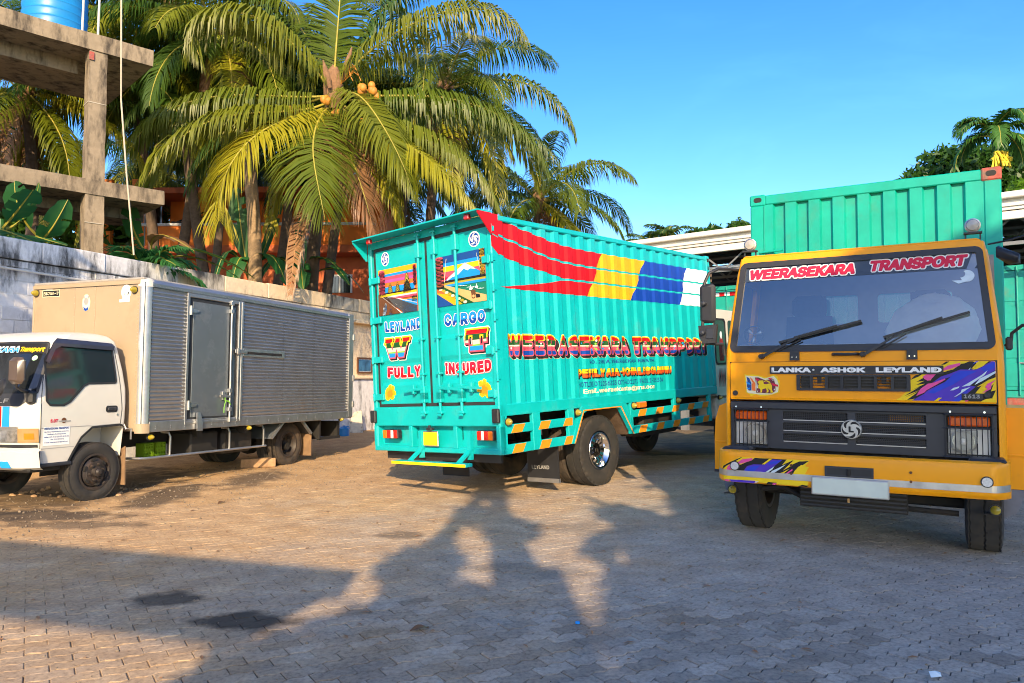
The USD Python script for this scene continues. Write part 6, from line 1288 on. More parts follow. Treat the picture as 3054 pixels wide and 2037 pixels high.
# ------------------------------------------------------------------ orange house behind the palms
ho = thing('orange_house', 'orange two storey house behind the palms with a balcony', 'house', Rot(-.03), (-9, 25, 0))
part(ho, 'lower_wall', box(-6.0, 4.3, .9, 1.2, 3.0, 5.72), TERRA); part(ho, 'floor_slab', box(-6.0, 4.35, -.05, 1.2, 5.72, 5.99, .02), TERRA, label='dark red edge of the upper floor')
part(ho, 'balcony_wall', box(-4.05, 4.3, .0, .12, 5.995, 6.66), ORANGEW); part(ho, 'balcony_cap', box(-4.1, 4.35, -.05, .16, 6.665, 6.76, .012), WALL_W)
part(ho, 'upper_wall', [box(-6.0, -4.78, .0, .2, 5.995, 6.75), box(-6.0, -4.78, .0, .2, 7.55, 8.3), box(-3.60, -4.05, .0, .2, 5.995, 8.3)], ORANGEW)
part(ho, 'upper_wall', box(-3.2, 4.3, 1.0, 1.2, 5.995, 7.75), ORANGEW); part(ho, 'roof', box(-6.2, 4.5, -.2, 4, 7.76, 7.95), TERRA); part(ho, 'side_wall', box(4.1, 4.3, 1.2, 5, 3.0, 7.75), ORANGEW)
wn1 = part(ho, 'window', box(-4.76, -3.62, .06, .1, 6.76, 7.54), GLASS_DARK)
for x_ in (-4.76, -4.38, -4.16, -3.68): part(wn1, 'window_frame', box(x_, x_ + .06, .0, .12, 6.76, 7.54), GREYP)
part(wn1, 'window_frame', box(-4.78, -3.6, -.02, .12, 6.72, 6.765), GREYP); part(wn1, 'curtain', box(-4.70, -4.42, .105, .12, 6.8, 7.5), CLOTH); part(wn1, 'curtain', box(-4.10, -3.70, .105, .12, 6.8, 7.5), CLOTH)
part(ho, 'door', box(-3.56, -3.25, .5, .55, 5.99, 7.6), GLASS_DARK); part(ho, 'door_post', box(-3.60, -3.56, -.01, .05, 5.99, 7.6), GREYP)
wn2 = part(ho, 'window', box(2.6, 3.36, .86, .88, 4.45, 5.06), GLASS_DARK)
for x_ in (2.56, 2.92, 3.32): part(wn2, 'window_frame', box(x_, x_ + .055, .83, .9, 4.45, 5.06), WHITE)
part(wn2, 'window_frame', box(2.56, 3.38, .83, .9, 5.03, 5.09), WHITE)
for k in range(6): part(wn2, 'window_bar', box(2.66 + k * .11, 2.67 + k * .11, .845, .855, 4.45, 5.03), BLACKP)
for k in range(5): part(ho, 'awning_bar', bar((-2.6 + k * .42, .1, 6.8), (-1.9 + k * .42, .9, 7.35), .05, .05), CHASSIS)
part(ho, 'awning_rail', bar((-2.7, .1, 6.82), (-.6, .1, 6.82), .05, .05), CHASSIS)

# ------------------------------------------------------------------ open shed on the right
SD = np.array([.776, -.631]); SR = np.stack([[SD[0], SD[1], 0], [.631, .776, 0], [0, 0, 1]], 1); SO = np.array([3.87, 21.8, 0])
sd = thing('open_shed', 'long open fronted shed with a pale metal fascia behind the lorries', 'shed', SR, SO)
x0, x1 = -3.6, 15.0
part(sd, 'fascia', box(x0, x1, -.05, .0, 5.18, 5.50, .01), SHEDW); part(sd, 'gutter', box(x0, x1, -.20, -.055, 5.42, 5.56, .02), SHEDW); part(sd, 'fascia_trim', box(x0, x1, -.09, -.052, 5.26, 5.30), SHEDW)
part(sd, 'soffit_strip', box(x0, x1, -.02, .10, 4.98, 5.16, .01), SHEDW)
nr = 24; V = []; F = []
xs = np.linspace(x0, x1, 160)
for i, x_ in enumerate(xs):
    for y_ in (.0, 13.0): V.append([x_, y_, 5.50 + y_ * .09 + (.02 if i % 2 else 0)])
for i in range(159): a = 2 * i; F += [[a, a + 2, a + 3], [a, a + 3, a + 1]]
part(sd, 'roof_sheet', tm(V, F), SHEDROOF, smooth=False)
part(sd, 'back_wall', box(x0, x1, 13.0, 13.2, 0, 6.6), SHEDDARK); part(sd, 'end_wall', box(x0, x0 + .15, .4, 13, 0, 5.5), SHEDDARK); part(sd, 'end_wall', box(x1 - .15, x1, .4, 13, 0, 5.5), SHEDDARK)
for x_ in (-3.3, 1.2, 5.7, 10.2, 14.7): part(sd, 'column', box(x_ - .09, x_ + .09, .15, .33, 0, 5.1), SHEDSTEEL)
for y_ in (.24, 4.0, 8.0):
    tr = part(sd, 'truss_chord', box(x0, x1, y_ - .03, y_ + .03, 4.42 + y_ * .09, 4.50 + y_ * .09), SHEDSTEEL); part(tr, 'truss_chord', box(x0, x1, y_ - .03, y_ + .03, 5.05 + y_ * .09, 5.12 + y_ * .09), SHEDSTEEL)
    k = 0; x_ = x0
    while x_ < x1 - .7:
        za, zb_ = (4.46, 5.08) if k % 2 == 0 else (5.08, 4.46); part(tr, 'truss_strut', bar((x_, y_, za + y_ * .09), (x_ + .75, y_, zb_ + y_ * .09), .04, .04), SHEDSTEEL); x_ += .75; k += 1
for x_ in np.arange(x0 + .6, x1, 1.5): part(sd, 'rafter', bar((x_, .1, 5.36), (x_, 12.9, 6.5), .05, .10), SHEDSTEEL)
part(sd, 'tube_lamp', box(1.55, 2.75, .6, .66, 4.60, 4.66), WHITE, label='white tube lamp, unlit')
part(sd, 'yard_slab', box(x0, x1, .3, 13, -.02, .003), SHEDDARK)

def parked(name, lab, corner, top, w=2.42, base=1.1, marker_=False):
    R_ = SR; t = np.array([*corner, 0.])
    p = thing(name, lab, 'lorry', R_, t)
    part(p, 'cargo_box', box(.02, w - .02, .04, 6.0, base, top), TEAL_DARK)
    part(p, 'box_frame', [box(0, .09, -.03, .06, base - .05, top + .03)], TEAL_DARK); part(p, 'box_frame', box(w - .09, w, -.03, .06, base - .05, top + .03), TEAL_DARK); part(p, 'box_frame', box(.09, w - .09, -.03, .06, top - .08, top + .03), TEAL_DARK); part(p, 'box_frame', box(.09, w - .09, -.03, .06, base - .05, base + .1), TEAL_DARK)
    for a, b in ((.11, w / 2 - .01), (w / 2 + .01, w - .11)):
        d = part(p, 'door', box(a, b, -.015, .03, base + .12, top - .1), TEAL_DARK)
        for k in range(4): zz = base + .2 + k * (top - base - .35) / 4; part(d, 'door_panel', box(a + .06, b - .06, -.028, -.012, zz, zz + (top - base - .35) / 4 - .12, .01), TEAL_DARK)
        for f in (.3, .72): part(d, 'locking_rod', cyl((a + (b - a) * f, -.05, base), (a + (b - a) * f, -.05, top), .02, 8), TEAL_DARK); part(d, 'rod_handle', bar((a + (b - a) * f, -.06, base + .75), (a + (b - a) * f + .28, -.06, base + .73), .02, .03), STEEL)
    part(p, 'door_gap', box(w / 2 - .012, w / 2 + .012, -.02, .0, base + .1, top - .08), SEAL)
    if marker_:
        for k in range(5): part(p, 'striped_marker', box(.35 + k * .16, .51 + k * .16, -.06, -.03, top - .26, top - .16), RED if k % 2 == 0 else WHITE)
    else: part(p, 'pale_sign', box(1.0, 1.25, -.04, -.03, top - .75, top - .5), CREAM)
    part(p, 'rear_bumper', box(0, w, -.08, .04, base - .42, base - .07, .01), RUST if not marker_ else CHASSIS)
    part(p, 'chassis', box(.7, w - .7, .1, 7.5, base - .35, base - .06), CHASSIS)
    for x_, sg in ((.2, -1), (w - .2, 1)): steel_wheel(p, (x_, 1.6, .49), (sg, 0, 0), .49, .3, .26, holes=False)
parked('parked_lorry', 'shaded dark green container lorry parked in the shed at the right edge', (11.35, 17.3), 4.08); parked('parked_lorry', 'shaded green lorry with a red and white marker, deep in the shed between the lorries', (5.55, 21.9), 4.12, marker_=True)

# ------------------------------------------------------------------ palms
prng = np.random.default_rng(21)
def spline(pts, n):
    from scipy.interpolate import CubicSpline
    P = np.asarray(pts, float); t = np.r_[0, np.cumsum(np.linalg.norm(np.diff(P, axis=0), axis=1))]; t /= t[-1]
    return CubicSpline(t, P)(np.linspace(0, 1, n)) if len(P) > 2 else P[0] + (P[1] - P[0]) * np.linspace(0, 1, n)[:, None]
def frond(parent, pts, m_, ll=.95, n=62, droop=.5, rm=None, fold=.2, bare=.08, wid=.046, sag=True, label=None, thin=0.):
    n = int(n * 1.9); ll = ll * 1.22; P = spline(pts, 90); T = np.gradient(P, axis=0); T /= np.linalg.norm(T, axis=1)[:, None]
    L = np.linalg.norm(np.diff(P, axis=0), axis=1).sum(); down = np.array([0, 0, -1.0])
    ts = np.repeat(np.linspace(bare, .995, n), 2) + prng.normal(0, .003, 2 * n); sd_ = np.tile([1., -1.], n)
    keep = prng.random(2 * n) > thin; ts, sd_ = np.clip(ts[keep], 0, 1), sd_[keep]; m = len(ts)
    i = np.clip((ts * 89).astype(int), 0, 89); p = P[i]; t = T[i]
    s = np.cross(t, [0, 0, 1.0]); nn = np.linalg.norm(s, axis=1)[:, None]; s = np.where(nn > .12, s / np.maximum(nn, 1e-6), np.array([1.0, 0, 0])) * sd_[:, None]
    up = np.cross(s * sd_[:, None], t); up *= np.where(up[:, 2:3] < 0, -1, 1)
    pf = np.interp(ts, [0, .1, .35, .7, .92, 1], [.35, .62, 1, .92, .6, .38]) * prng.uniform(.86, 1.1, m); l = (ll * pf)[:, None]
    fwd = np.interp(ts, [0, .5, 1], [.25, .5, 1.5])[:, None]
    d0 = s + t * fwd + up * fold + prng.normal(0, .07, (m, 3)); d0 /= np.linalg.norm(d0, axis=1)[:, None]
    dr = (droop * prng.uniform(.8, 1.25, m))[:, None]
    def nrm(a): return a / np.linalg.norm(a, axis=1)[:, None]
    d1 = nrm(d0 * (1 - dr * .75) + down * dr); d2 = nrm(d0 * (1 - dr) * .7 + down * dr * 1.7 + 1e-4)
    q0 = p; q1 = q0 + d0 * l * .3; q2 = q1 + d1 * l * .38; q3 = q2 + d2 * l * .32
    w = nrm(t - (t * d0).sum(1, keepdims=True) * d0 + 1e-5) * wid / 2 * np.clip(pf, .5, 1.1)[:, None]
    w2 = nrm(t - (t * d2).sum(1, keepdims=True) * d2 + 1e-5) * wid / 2 * np.clip(pf, .5, 1.1)[:, None]
    V = np.stack([q0 - w * .7, q0 + w * .7, q1 - w, q1 + w, q2 - w2 * .8, q2 + w2 * .8, q3], 1).reshape(-1, 3)
    b = (np.arange(m) * 7)[:, None, None]; F = (np.array([[0, 1, 3], [0, 3, 2], [2, 3, 5], [2, 5, 4], [4, 5, 6]])[None] + b).reshape(-1, 3)
    f = part(parent, 'frond', tm(V, F), m_, smooth=False, label=label)
    k = np.linspace(0, 89, 16).astype(int)
    part(f, 'rachis', sweep(P[k], np.linspace(.035, .007, 16), 5), rm or RACHIS, smooth=True)
def trunk(parent, pts, r0, r1, m_, rings=True):
    P = spline(pts, 40); rr = np.linspace(r0, r1, 40) * (1 + (.06 * (np.arange(40) % 2) if rings else 0)); rr[:4] *= [1.35, 1.2, 1.1, 1.04]
    part(parent, 'trunk', sweep(P, rr, 12), m_, smooth=40)
def nuts_(parent, c, k, m_, r=.088, spread=.30):
    for j in range(k):
        q = trimesh.creation.icosphere(2); o = prng.normal(0, 1, 3) * [1, .7, .6]; o = o / np.linalg.norm(o) * spread * prng.uniform(.4, 1)
        part(parent, 'coconut', tm(q.vertices * [r, r, r * 1.2] + np.asarray(c) + o, q.faces), m_, smooth=True)
def palm(lab, base, crown, n=16, fl=4.2, seed=1, custom=None, tm_=None, r=(.17, .12), mats=None, elev=(80, -45), dead=3, ll=.98, dens=50, az0=None, mid=None, droop=.5):
    g = np.random.default_rng(seed); c = np.asarray(crown, float)
    p = thing('coconut_palm', lab, 'palm', group='coconut palms behind the wall')
    b = np.asarray(base, float); md = np.asarray(mid, float) if mid is not None else (b + c) / 2 + [g.normal(0, .15), 0, 0]
    trunk(p, [b, md, c + [0, 0, -.1]], r[0], r[1], tm_ or BARK_D)
    part(p, 'crown_shaft', lathe([(.12, -.5), (.24, -.2), (.26, .1), (.15, .5), (.04, .9)], c, (0, 0, 1), 12), HUSK)
    mats = mats or [L_GREEN, L_GREEN, L_DEEP, L_GREEN]
    for a in (custom or []): frond(p, [c + np.array(q) for q in a['p']], a.get('m', L_GREEN), ll=a.get('ll', ll), n=a.get('n', 66), droop=a.get('d', .5), rm=a.get('rm'), fold=a.get('f', .2), thin=a.get('t', .0))
    for k in range(n):
        az = (k * 2.39996 + g.normal(0, .2) + seed) if az0 is None else g.uniform(*az0); e0 = math.radians(elev[0] + (elev[1] - elev[0]) * ((k + .5) / n) ** .8 + g.normal(0, 5)); L = fl * g.uniform(.85, 1.08)
        h = np.array([math.cos(az), math.sin(az), 0]); pts = [c + h * .1]; d = e0; pos = c + h * .12
        for s_ in range(4):
            st = L / 4; d -= math.radians([6, 16, 24, 26][s_] * (1.15 if e0 > .3 else .75)); pos = pos + (h * math.cos(d) + np.array([0, 0, math.sin(d)])) * st; pts.append(pos.copy())
        mm_ = mats[k % len(mats)] if e0 > -.25 else (L_YEL if g.random() < .5 else mats[k % len(mats)])
        frond(p, pts, mm_, ll=ll * g.uniform(.9, 1.05), n=dens, droop=droop * g.uniform(.8, 1.25), fold=.2)
    for k in range(dead):
        az = g.uniform(0, 6.28); h = np.array([math.cos(az), math.sin(az), 0]); frond(p, [c + h * .1 - [0, 0, .3], c + h * .7 - [0, 0, 1.0], c + h * .8 - [0, 0, 2.6]], L_BROWN, ll=ll * .7, n=34, droop=.9, rm=RACHIS_B)
    return p
S5 = .005
CMY, FPX = 18.5, 2204.4
def o8(x, y, d=0.):
    # offset in metres from the middle palm's crown of a point seen at drawing position x, y and standing d metres behind the crown
    def pos(x, y, dist):
        u, v = (350 + x * .5955 - 1527) / FPX, (1018.5 - y * .5956) / FPX; c, s = math.cos(.04618), math.sin(.04618)
        r = np.array([u, c - v * s, s + v * c]); return np.array([0, 0, 1.552]) + r * dist / r[1]
    return tuple(pos(x, y, CMY + d) - np.array([-4.55, 18.5, 8.82]))
main = [dict(p=[o8(1060, 440), o8(850, 190, -.5), o8(600, 62, -.9), o8(440, 90, -1.1), o8(415, 290, -1.2)], m=L_GREEN, d=.75, ll=1.15, n=76),
        dict(p=[o8(1050, 480), o8(820, 482, -.5), o8(520, 480, -1.), o8(240, 560, -1.3), o8(60, 760, -1.3)], m=L_GREEN, d=.8, ll=1.0, n=80),
        dict(p=[o8(1040, 520), o8(800, 560, -.8), o8(480, 600, -1.6), o8(240, 760, -2.0), o8(110, 980, -2.1)], m=L_GREEN, d=.55, ll=1.2, n=78),
        dict(p=[o8(1040, 540), o8(880, 590, -1.0), o8(680, 690, -2.0), o8(540, 880, -2.5), o8(510, 1110, -2.5)], m=L_YEL, d=.38, ll=1.35, n=78, f=.1),
        dict(p=[o8(1060, 540), o8(1000, 620, -1.4), o8(980, 760, -2.3), o8(1005, 930, -2.8), o8(1040, 1100, -2.9)], m=L_GREEN, d=.28, ll=1.25, n=76, f=.05),
        dict(p=[o8(1120, 480), o8(1210, 480, -1.0), o8(1310, 600, -1.8), o8(1400, 760, -2.2), o8(1470, 930, -2.3)], m=L_GREEN, d=.6, ll=1.2, n=72),
        dict(p=[o8(1120, 520), o8(1380, 620, -.6), o8(1650, 720, -.9), o8(1820, 880, -1.0), o8(1905, 1060, -.9)], m=L_GREEN, d=.75, ll=1.0, n=78),
        dict(p=[o8(1120, 540), o8(1370, 680, -1.2), o8(1560, 800, -1.8), o8(1720, 950, -2.0), o8(1800, 1060, -2.0)], m=L_YEL, d=.8, ll=.95, n=72),
        dict(p=[o8(1120, 470), o8(1350, 480, -.3), o8(1700, 500, -.2), o8(2000, 640, .0), o8(2150, 870, .1)], m=L_GREEN, d=.75, ll=1.0, n=82),
        dict(p=[o8(1100, 440), o8(1260, 260, -.4), o8(1520, 100, -.6), o8(1800, 40, -.6), o8(2040, 190, -.5)], m=L_GREEN, d=.72, ll=1.1, n=80),
        dict(p=[o8(1085, 430), o8(1095, 250, -.2), o8(1110, 60, -.4), o8(1125, -200, -.4)], m=L_GREEN, d=.25, ll=.95, n=70),
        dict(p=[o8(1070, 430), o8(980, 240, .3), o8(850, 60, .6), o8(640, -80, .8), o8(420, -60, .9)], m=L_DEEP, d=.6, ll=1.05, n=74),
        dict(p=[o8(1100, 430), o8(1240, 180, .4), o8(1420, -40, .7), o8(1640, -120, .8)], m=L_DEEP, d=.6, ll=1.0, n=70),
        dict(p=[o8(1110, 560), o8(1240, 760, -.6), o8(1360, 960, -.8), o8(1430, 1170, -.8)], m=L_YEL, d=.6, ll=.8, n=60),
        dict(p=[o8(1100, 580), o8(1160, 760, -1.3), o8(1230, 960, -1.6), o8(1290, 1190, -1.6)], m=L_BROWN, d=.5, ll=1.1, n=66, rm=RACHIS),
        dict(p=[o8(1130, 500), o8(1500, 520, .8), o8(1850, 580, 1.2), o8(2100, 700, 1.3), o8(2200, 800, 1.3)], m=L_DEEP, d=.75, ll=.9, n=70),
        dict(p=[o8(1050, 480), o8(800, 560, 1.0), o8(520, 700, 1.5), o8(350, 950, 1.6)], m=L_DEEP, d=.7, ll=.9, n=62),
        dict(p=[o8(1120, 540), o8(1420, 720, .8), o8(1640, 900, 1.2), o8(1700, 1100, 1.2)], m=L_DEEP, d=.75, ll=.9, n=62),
        dict(p=[o8(1080, 560), o8(900, 760, .5), o8(800, 960, .6), o8(770, 1150, .6)], m=L_YEL, d=.6, ll=.8, n=50, t=.1),
        dict(p=[o8(1000, 900, .4), o8(930, 1060, -.3), o8(890, 1250, -.8), o8(865, 1480, -1.3)], m=L_BROWN, d=1.15, ll=.6, n=46, rm=RACHIS_B, t=.1),
        dict(p=[o8(1060, 600, .3), o8(1000, 800, .2), o8(960, 1000, .1), o8(930, 1150, .0)], m=L_BROWN, d=.8, ll=.7, n=40, rm=RACHIS_B)]
CM = (-4.55, 18.5, 8.82)
pm = palm('big coconut palm in the middle with orange nuts and long arching fronds', (-5.66, 20.6, 3.1), CM, n=0, custom=main, seed=3, dead=2, mid=(-5.35, 20.1, 6.0), r=(.20, .14))
for q, k in ((o8(1035, 505, -.5), 4), (o8(1260, 465, -.5), 12), (o8(1200, 650, -.6), 11), (o8(920, 545, -.3), 4), (o8(1130, 590, -.5), 6)): nuts_(pm, np.array(CM) + q, k, NUT_O)
part(pm, 'flower_spray', cat([sweep([np.array(CM) + o8(1120, 420, -.3), np.array(CM) + o8(1130 + k * 9, 360 - (k % 3) * 20, -.5), np.array(CM) + o8(1150 + k * 10, 330 + (k % 4) * 25, -.6)], .012, 5) for k in range(8)]), NUT_O, kind='stuff')
for (xa, ya, xb, yb) in ((1065, 440, 1030, 300), (1130, 400, 1175, 235)): part(pm, 'spathe', sweep([np.array(CM) + o8(xa, ya, -.35), np.array(CM) + o8((xa + xb) / 2, (ya + yb) / 2, -.45), np.array(CM) + o8(xb, yb, -.5)], [.05, .09, .012], 8), HUSK)
p2 = palm('tall coconut palm with yellow green nuts, left of the big middle palm', (-6.86, 19.6, 3.0), (-8.18, 20.6, 11.0), n=22, fl=4.6, seed=5, elev=(80, -30), dead=1, tm_=BARK, mid=(-6.98, 19.7, 6.2), r=(.18, .15), droop=.55)
nuts_(p2, (-8.35, 20.1, 10.75), 12, NUT_G, .13, .4); frond(p2, [(-8.2, 20.2, 10.7), (-8.3, 19.9, 10.0), (-8.45, 19.8, 8.9)], L_BROWN, ll=.5, n=40, droop=.95, rm=RACHIS_B)
palm('coconut palm rising just right of the big middle palm, against the sky', (-2.4, 22.6, 3.0), (-2.02, 22, 10.2), n=21, fl=4.4, seed=8, droop=.55)
palm('low coconut palm furthest right, just above the turquoise box roof', (.6, 27.4, 1.0), (.95, 27, 8.0), n=20, fl=3.9, seed=11, droop=.5)
palm('coconut palm at the far left, seen under the upper slab', (-13.6, 20.4, 3.0), (-13.4, 20, 9.3), n=20, fl=4.3, seed=13, mats=[L_GREEN, L_YEL, L_DEEP])
palm('coconut palm right behind the concrete column', (-11.0, 22.9, 3.0), (-11.4, 21.8, 10.2), n=20, fl=4.2, seed=17, mats=[L_GREEN, L_DEEP, L_YEL], elev=(80, -22), dead=1)
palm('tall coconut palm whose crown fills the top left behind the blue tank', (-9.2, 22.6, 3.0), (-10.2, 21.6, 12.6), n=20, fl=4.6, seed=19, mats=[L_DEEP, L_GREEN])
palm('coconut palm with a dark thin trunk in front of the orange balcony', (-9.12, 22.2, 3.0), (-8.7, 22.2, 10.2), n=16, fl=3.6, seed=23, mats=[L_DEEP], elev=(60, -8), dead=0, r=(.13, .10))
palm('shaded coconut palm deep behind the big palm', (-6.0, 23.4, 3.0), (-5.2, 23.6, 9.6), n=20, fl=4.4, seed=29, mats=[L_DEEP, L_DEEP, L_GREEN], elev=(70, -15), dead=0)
for k, (x, y, z, lb) in enumerate(((6.0, 32.5, 7.1, 'small distant palm over the shed roof, leftmost of three'), (7.0, 33, 7.5, 'small distant palm over the shed roof, middle of three'), (8.0, 32.5, 7.0, 'small distant palm over the shed roof, rightmost of three'))):
    p = thing('distant_palm', lb, 'palm', group='small palms over the shed roof'); trunk(p, [(x, y, 0), (x, y, z * .5), (x, y, z)], .12, .09, BARK_D)
    g = np.random.default_rng(40 + k)
    for j in range(11):
        az = j * 2.4 + k; e = math.radians(75 - j * 9); h = np.array([math.cos(az), math.sin(az), 0]); c = np.array([x, y, z]); L = 1.3
        frond(p, [c, c + (h * math.cos(e) + np.array([0, 0, math.sin(e)])) * L * .5, c + (h * math.cos(e - .5) + np.array([0, 0, math.sin(e - .5)])) * L], L_DEEP, ll=.45, n=26, droop=.35, wid=.05)
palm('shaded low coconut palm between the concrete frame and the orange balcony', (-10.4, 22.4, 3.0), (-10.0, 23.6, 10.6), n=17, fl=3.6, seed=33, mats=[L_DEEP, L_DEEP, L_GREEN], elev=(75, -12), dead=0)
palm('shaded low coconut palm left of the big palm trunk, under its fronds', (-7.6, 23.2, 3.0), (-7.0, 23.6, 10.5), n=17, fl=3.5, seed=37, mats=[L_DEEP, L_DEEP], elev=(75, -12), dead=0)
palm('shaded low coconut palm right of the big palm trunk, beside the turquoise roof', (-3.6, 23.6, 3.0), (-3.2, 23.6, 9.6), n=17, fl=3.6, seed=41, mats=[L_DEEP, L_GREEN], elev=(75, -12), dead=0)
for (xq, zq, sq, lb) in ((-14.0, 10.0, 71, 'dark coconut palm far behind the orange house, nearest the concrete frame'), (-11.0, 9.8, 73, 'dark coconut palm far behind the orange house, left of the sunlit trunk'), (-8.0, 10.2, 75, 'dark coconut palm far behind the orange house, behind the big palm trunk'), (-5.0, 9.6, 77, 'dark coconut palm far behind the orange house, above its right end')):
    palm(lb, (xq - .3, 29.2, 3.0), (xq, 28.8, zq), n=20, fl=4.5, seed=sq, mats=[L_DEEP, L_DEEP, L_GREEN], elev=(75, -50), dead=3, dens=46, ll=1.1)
# betel palm on the right with yellow flowers
ap = thing('betel_palm', 'slim palm with a yellow flower bunch above the container on the right', 'palm'); trunk(ap, [(19.8, 30, 0), (19.85, 30, 5), (19.9, 30, 10.6)], .13, .09, PVC if False else BARK)
part(ap, 'crown_shaft', lathe([(.09, 0), (.13, .2), (.12, .6), (.06, .9)], (19.9, 30, 10.6), (0, 0, 1), 12), L_ARECA)
for j in range(11):
    az = j * 2.4; e = math.radians(80 - j * 8); h = np.array([math.cos(az), math.sin(az), 0]); c = np.array([19.9, 30, 11.3])
    frond(ap, [c, c + (h * math.cos(e) + np.array([0, 0, math.sin(e)])) * .75, c + (h * math.cos(e - .45) + np.array([0, 0, math.sin(e - .45)])) * 1.35, c + (h * math.cos(e - .7) * 1.7 + np.array([0, 0, math.sin(e - .9)]) * 1.6)], L_ARECA, ll=.62, n=26, droop=.35, wid=.085, bare=.15)
part(ap, 'flower_bunch', cat([sweep([(19.9, 29.85, 10.75), (19.9 + .28 * math.cos(a), 29.7 + .1 * math.sin(a), 10.62 - .1 * (k % 3)), (19.9 + .40 * math.cos(a) * (.5 + .25 * (k % 3)), 29.65 + .25 * math.sin(a), 10.35 - .12 * (k % 4))], [.02, .03, .045], 5) for k, a in enumerate(np.linspace(0, 12.3, 44))]), FLOWER, kind='stuff')

# ------------------------------------------------------------------ banana plants
def banana_leaf(parent, pts, w, m_, tears=2, seed=0, fold=.25):
    g = np.random.default_rng(seed); n = 26; P = spline(pts, n); T = np.gradient(P, axis=0); T /= np.linalg.norm(T, axis=1)[:, None]
    ch = P[-1] - P[0]; s0 = np.cross(ch, [0, 0, 1.0]); s0 = s0 / np.linalg.norm(s0) if np.linalg.norm(s0) > .35 * np.linalg.norm(ch) else np.array([.93, .36, 0.]); s = s0 - T * (T @ s0)[:, None]; s /= np.linalg.norm(s, axis=1)[:, None]; u = np.cross(s, T); t = np.linspace(0, 1, n)
    ww = w * np.interp(t, [0, .22, .30, .42, .75, .93, 1], [.04, .06, .55, .95, 1, .6, .05]); V = []; F = []
    for sg in (1, -1):
        o = len(V)
        for i in range(n):
            for j in range(4):
                f = j / 3; V.append(P[i] + s[i] * sg * ww[i] * f + u[i] * (fold * f - .55 * fold * f * f * 2) * ww[i] + T[i] * .25 * ww[i] * f + np.array([0, 0, .012 * math.sin(i * 1.9 + sg)]) * f)
        cutset = set(g.integers(4, n - 3, tears).tolist())
        for i in range(n - 1):
            for j in range(3):
                if i in cutset and j >= 1: continue
                a = o + i * 4 + j; F += [[a, a + 4, a + 5], [a, a + 5, a + 1]]
    l = part(parent, 'leaf', tm(V, F), m_, smooth=True); part(l, 'midrib', sweep(P, np.linspace(.028, .006, n), 5), RACHIS)
def banana(lab, base, leaves, m_=None):
    p = thing('banana_plant', lab, 'banana plant'); b = np.array(base, float); part(p, 'stem', sweep([b, b + [0.03, 0, .7], b + [0, 0, 1.3]], [.12, .10, .06], 10), L_BAN)
    for k, (q, w, mt) in enumerate(leaves): banana_leaf(p, [b + [0, 0, 1.1]] + [np.array(a) for a in q], w, mt, seed=k * 7 + int(abs(b[0]) * 10))
banana('banana plant under the lower slab at the left edge', (-9.0, 12.9, 3.0), [([(-8.75, 12.8, 4.3), (-8.25, 12.6, 4.75)], .27, L_BAN), ([(-9.1, 12.7, 4.3), (-9.35, 12.6, 5.0)], .30, L_BAN), ([(-8.6, 12.5, 4.0), (-7.9, 12.2, 3.75)], .24, L_BAN), ([(-8.9, 13.2, 4.3), (-8.6, 13.3, 5.05)], .33, L_BAN), ([(-9.4, 12.5, 4.2), (-10.2, 12.2, 4.1)], .27, L_BAN)])
banana('banana plant with a broad slanting leaf beside the concrete column', (-8.7, 13.5, 3.0), [([(-8.5, 13.3, 4.05), (-7.95, 13.1, 4.7)], .24, L_BAN), ([(-8.75, 13.2, 4.3), (-8.85, 13.0, 5.0)], .30, L_BAN), ([(-8.4, 13.0, 4.0), (-7.7, 12.7, 3.8)], .22, L_BAN)])
banana('banana plant with an upright leaf behind the sunlit palm trunk', (-7.2, 20.2, 3.0), [([(-7.35, 20.1, 5.1), (-7.5, 19.9, 6.7)], .27, L_BAN), ([(-6.8, 20.1, 5.0), (-6.3, 20.0, 6.3)], .22, L_BAN), ([(-7.6, 19.8, 4.9), (-7.9, 19.5, 3.9)], .24, L_BAN), ([(-6.6, 19.7, 4.8), (-5.9, 19.3, 3.9)], .28, L_BAN), ([(-7.2, 19.6, 4.7), (-7.3, 19.1, 3.8)], .26, L_BAN)])
banana('dark banana plant with hanging leaves between the two trunks', (-5.95, 20.7, 3.0), [([(-5.4, 20.3, 4.8), (-4.4, 19.9, 4.0)], .26, L_BAN), ([(-6.4, 20.3, 4.8), (-6.9, 19.8, 3.9)], .26, L_BAN), ([(-5.8, 20.1, 4.6), (-5.5, 19.4, 3.8)], .26, L_BAN), ([(-6.0, 20.9, 5.2), (-5.9, 20.9, 6.2)], .22, L_BAN), ([(-5.2, 20.9, 4.6), (-4.2, 20.8, 3.9)], .24, L_BAN)])
banana('banana plant leaning along the wall top with one dry brown leaf', (-8.0, 16.4, 3.0), [([(-7.6, 15.6, 4.5), (-6.5, 15.0, 4.1)], .17, L_BAND), ([(-7.3, 16.3, 4.2), (-6.2, 16.8, 3.75)], .19, L_BAN), ([(-7.2, 15.9, 4.3), (-6.0, 17.2, 3.8)], .18, L_BAN), ([(-8.2, 16.0, 4.6), (-8.0, 15.4, 5.2)], .2, L_BAN)])
sp_ = thing('palm_seedling', 'bushy green palm seedling behind the wall right of the column', 'palm seedling')
for j in range(10):
    az = j * 2.4; e = math.radians(70 - j * 5); h = np.array([math.cos(az), math.sin(az), 0]); c = np.array([-7.25, 14.4, 3.3])
    frond(sp_, [c, c + (h * math.cos(e) + np.array([0, 0, math.sin(e)])) * .6, c + (h * math.cos(e - .5) + np.array([0, 0, math.sin(e - .5)])) * 1.15], L_BAN, ll=.45, n=22, droop=.3, wid=.06)

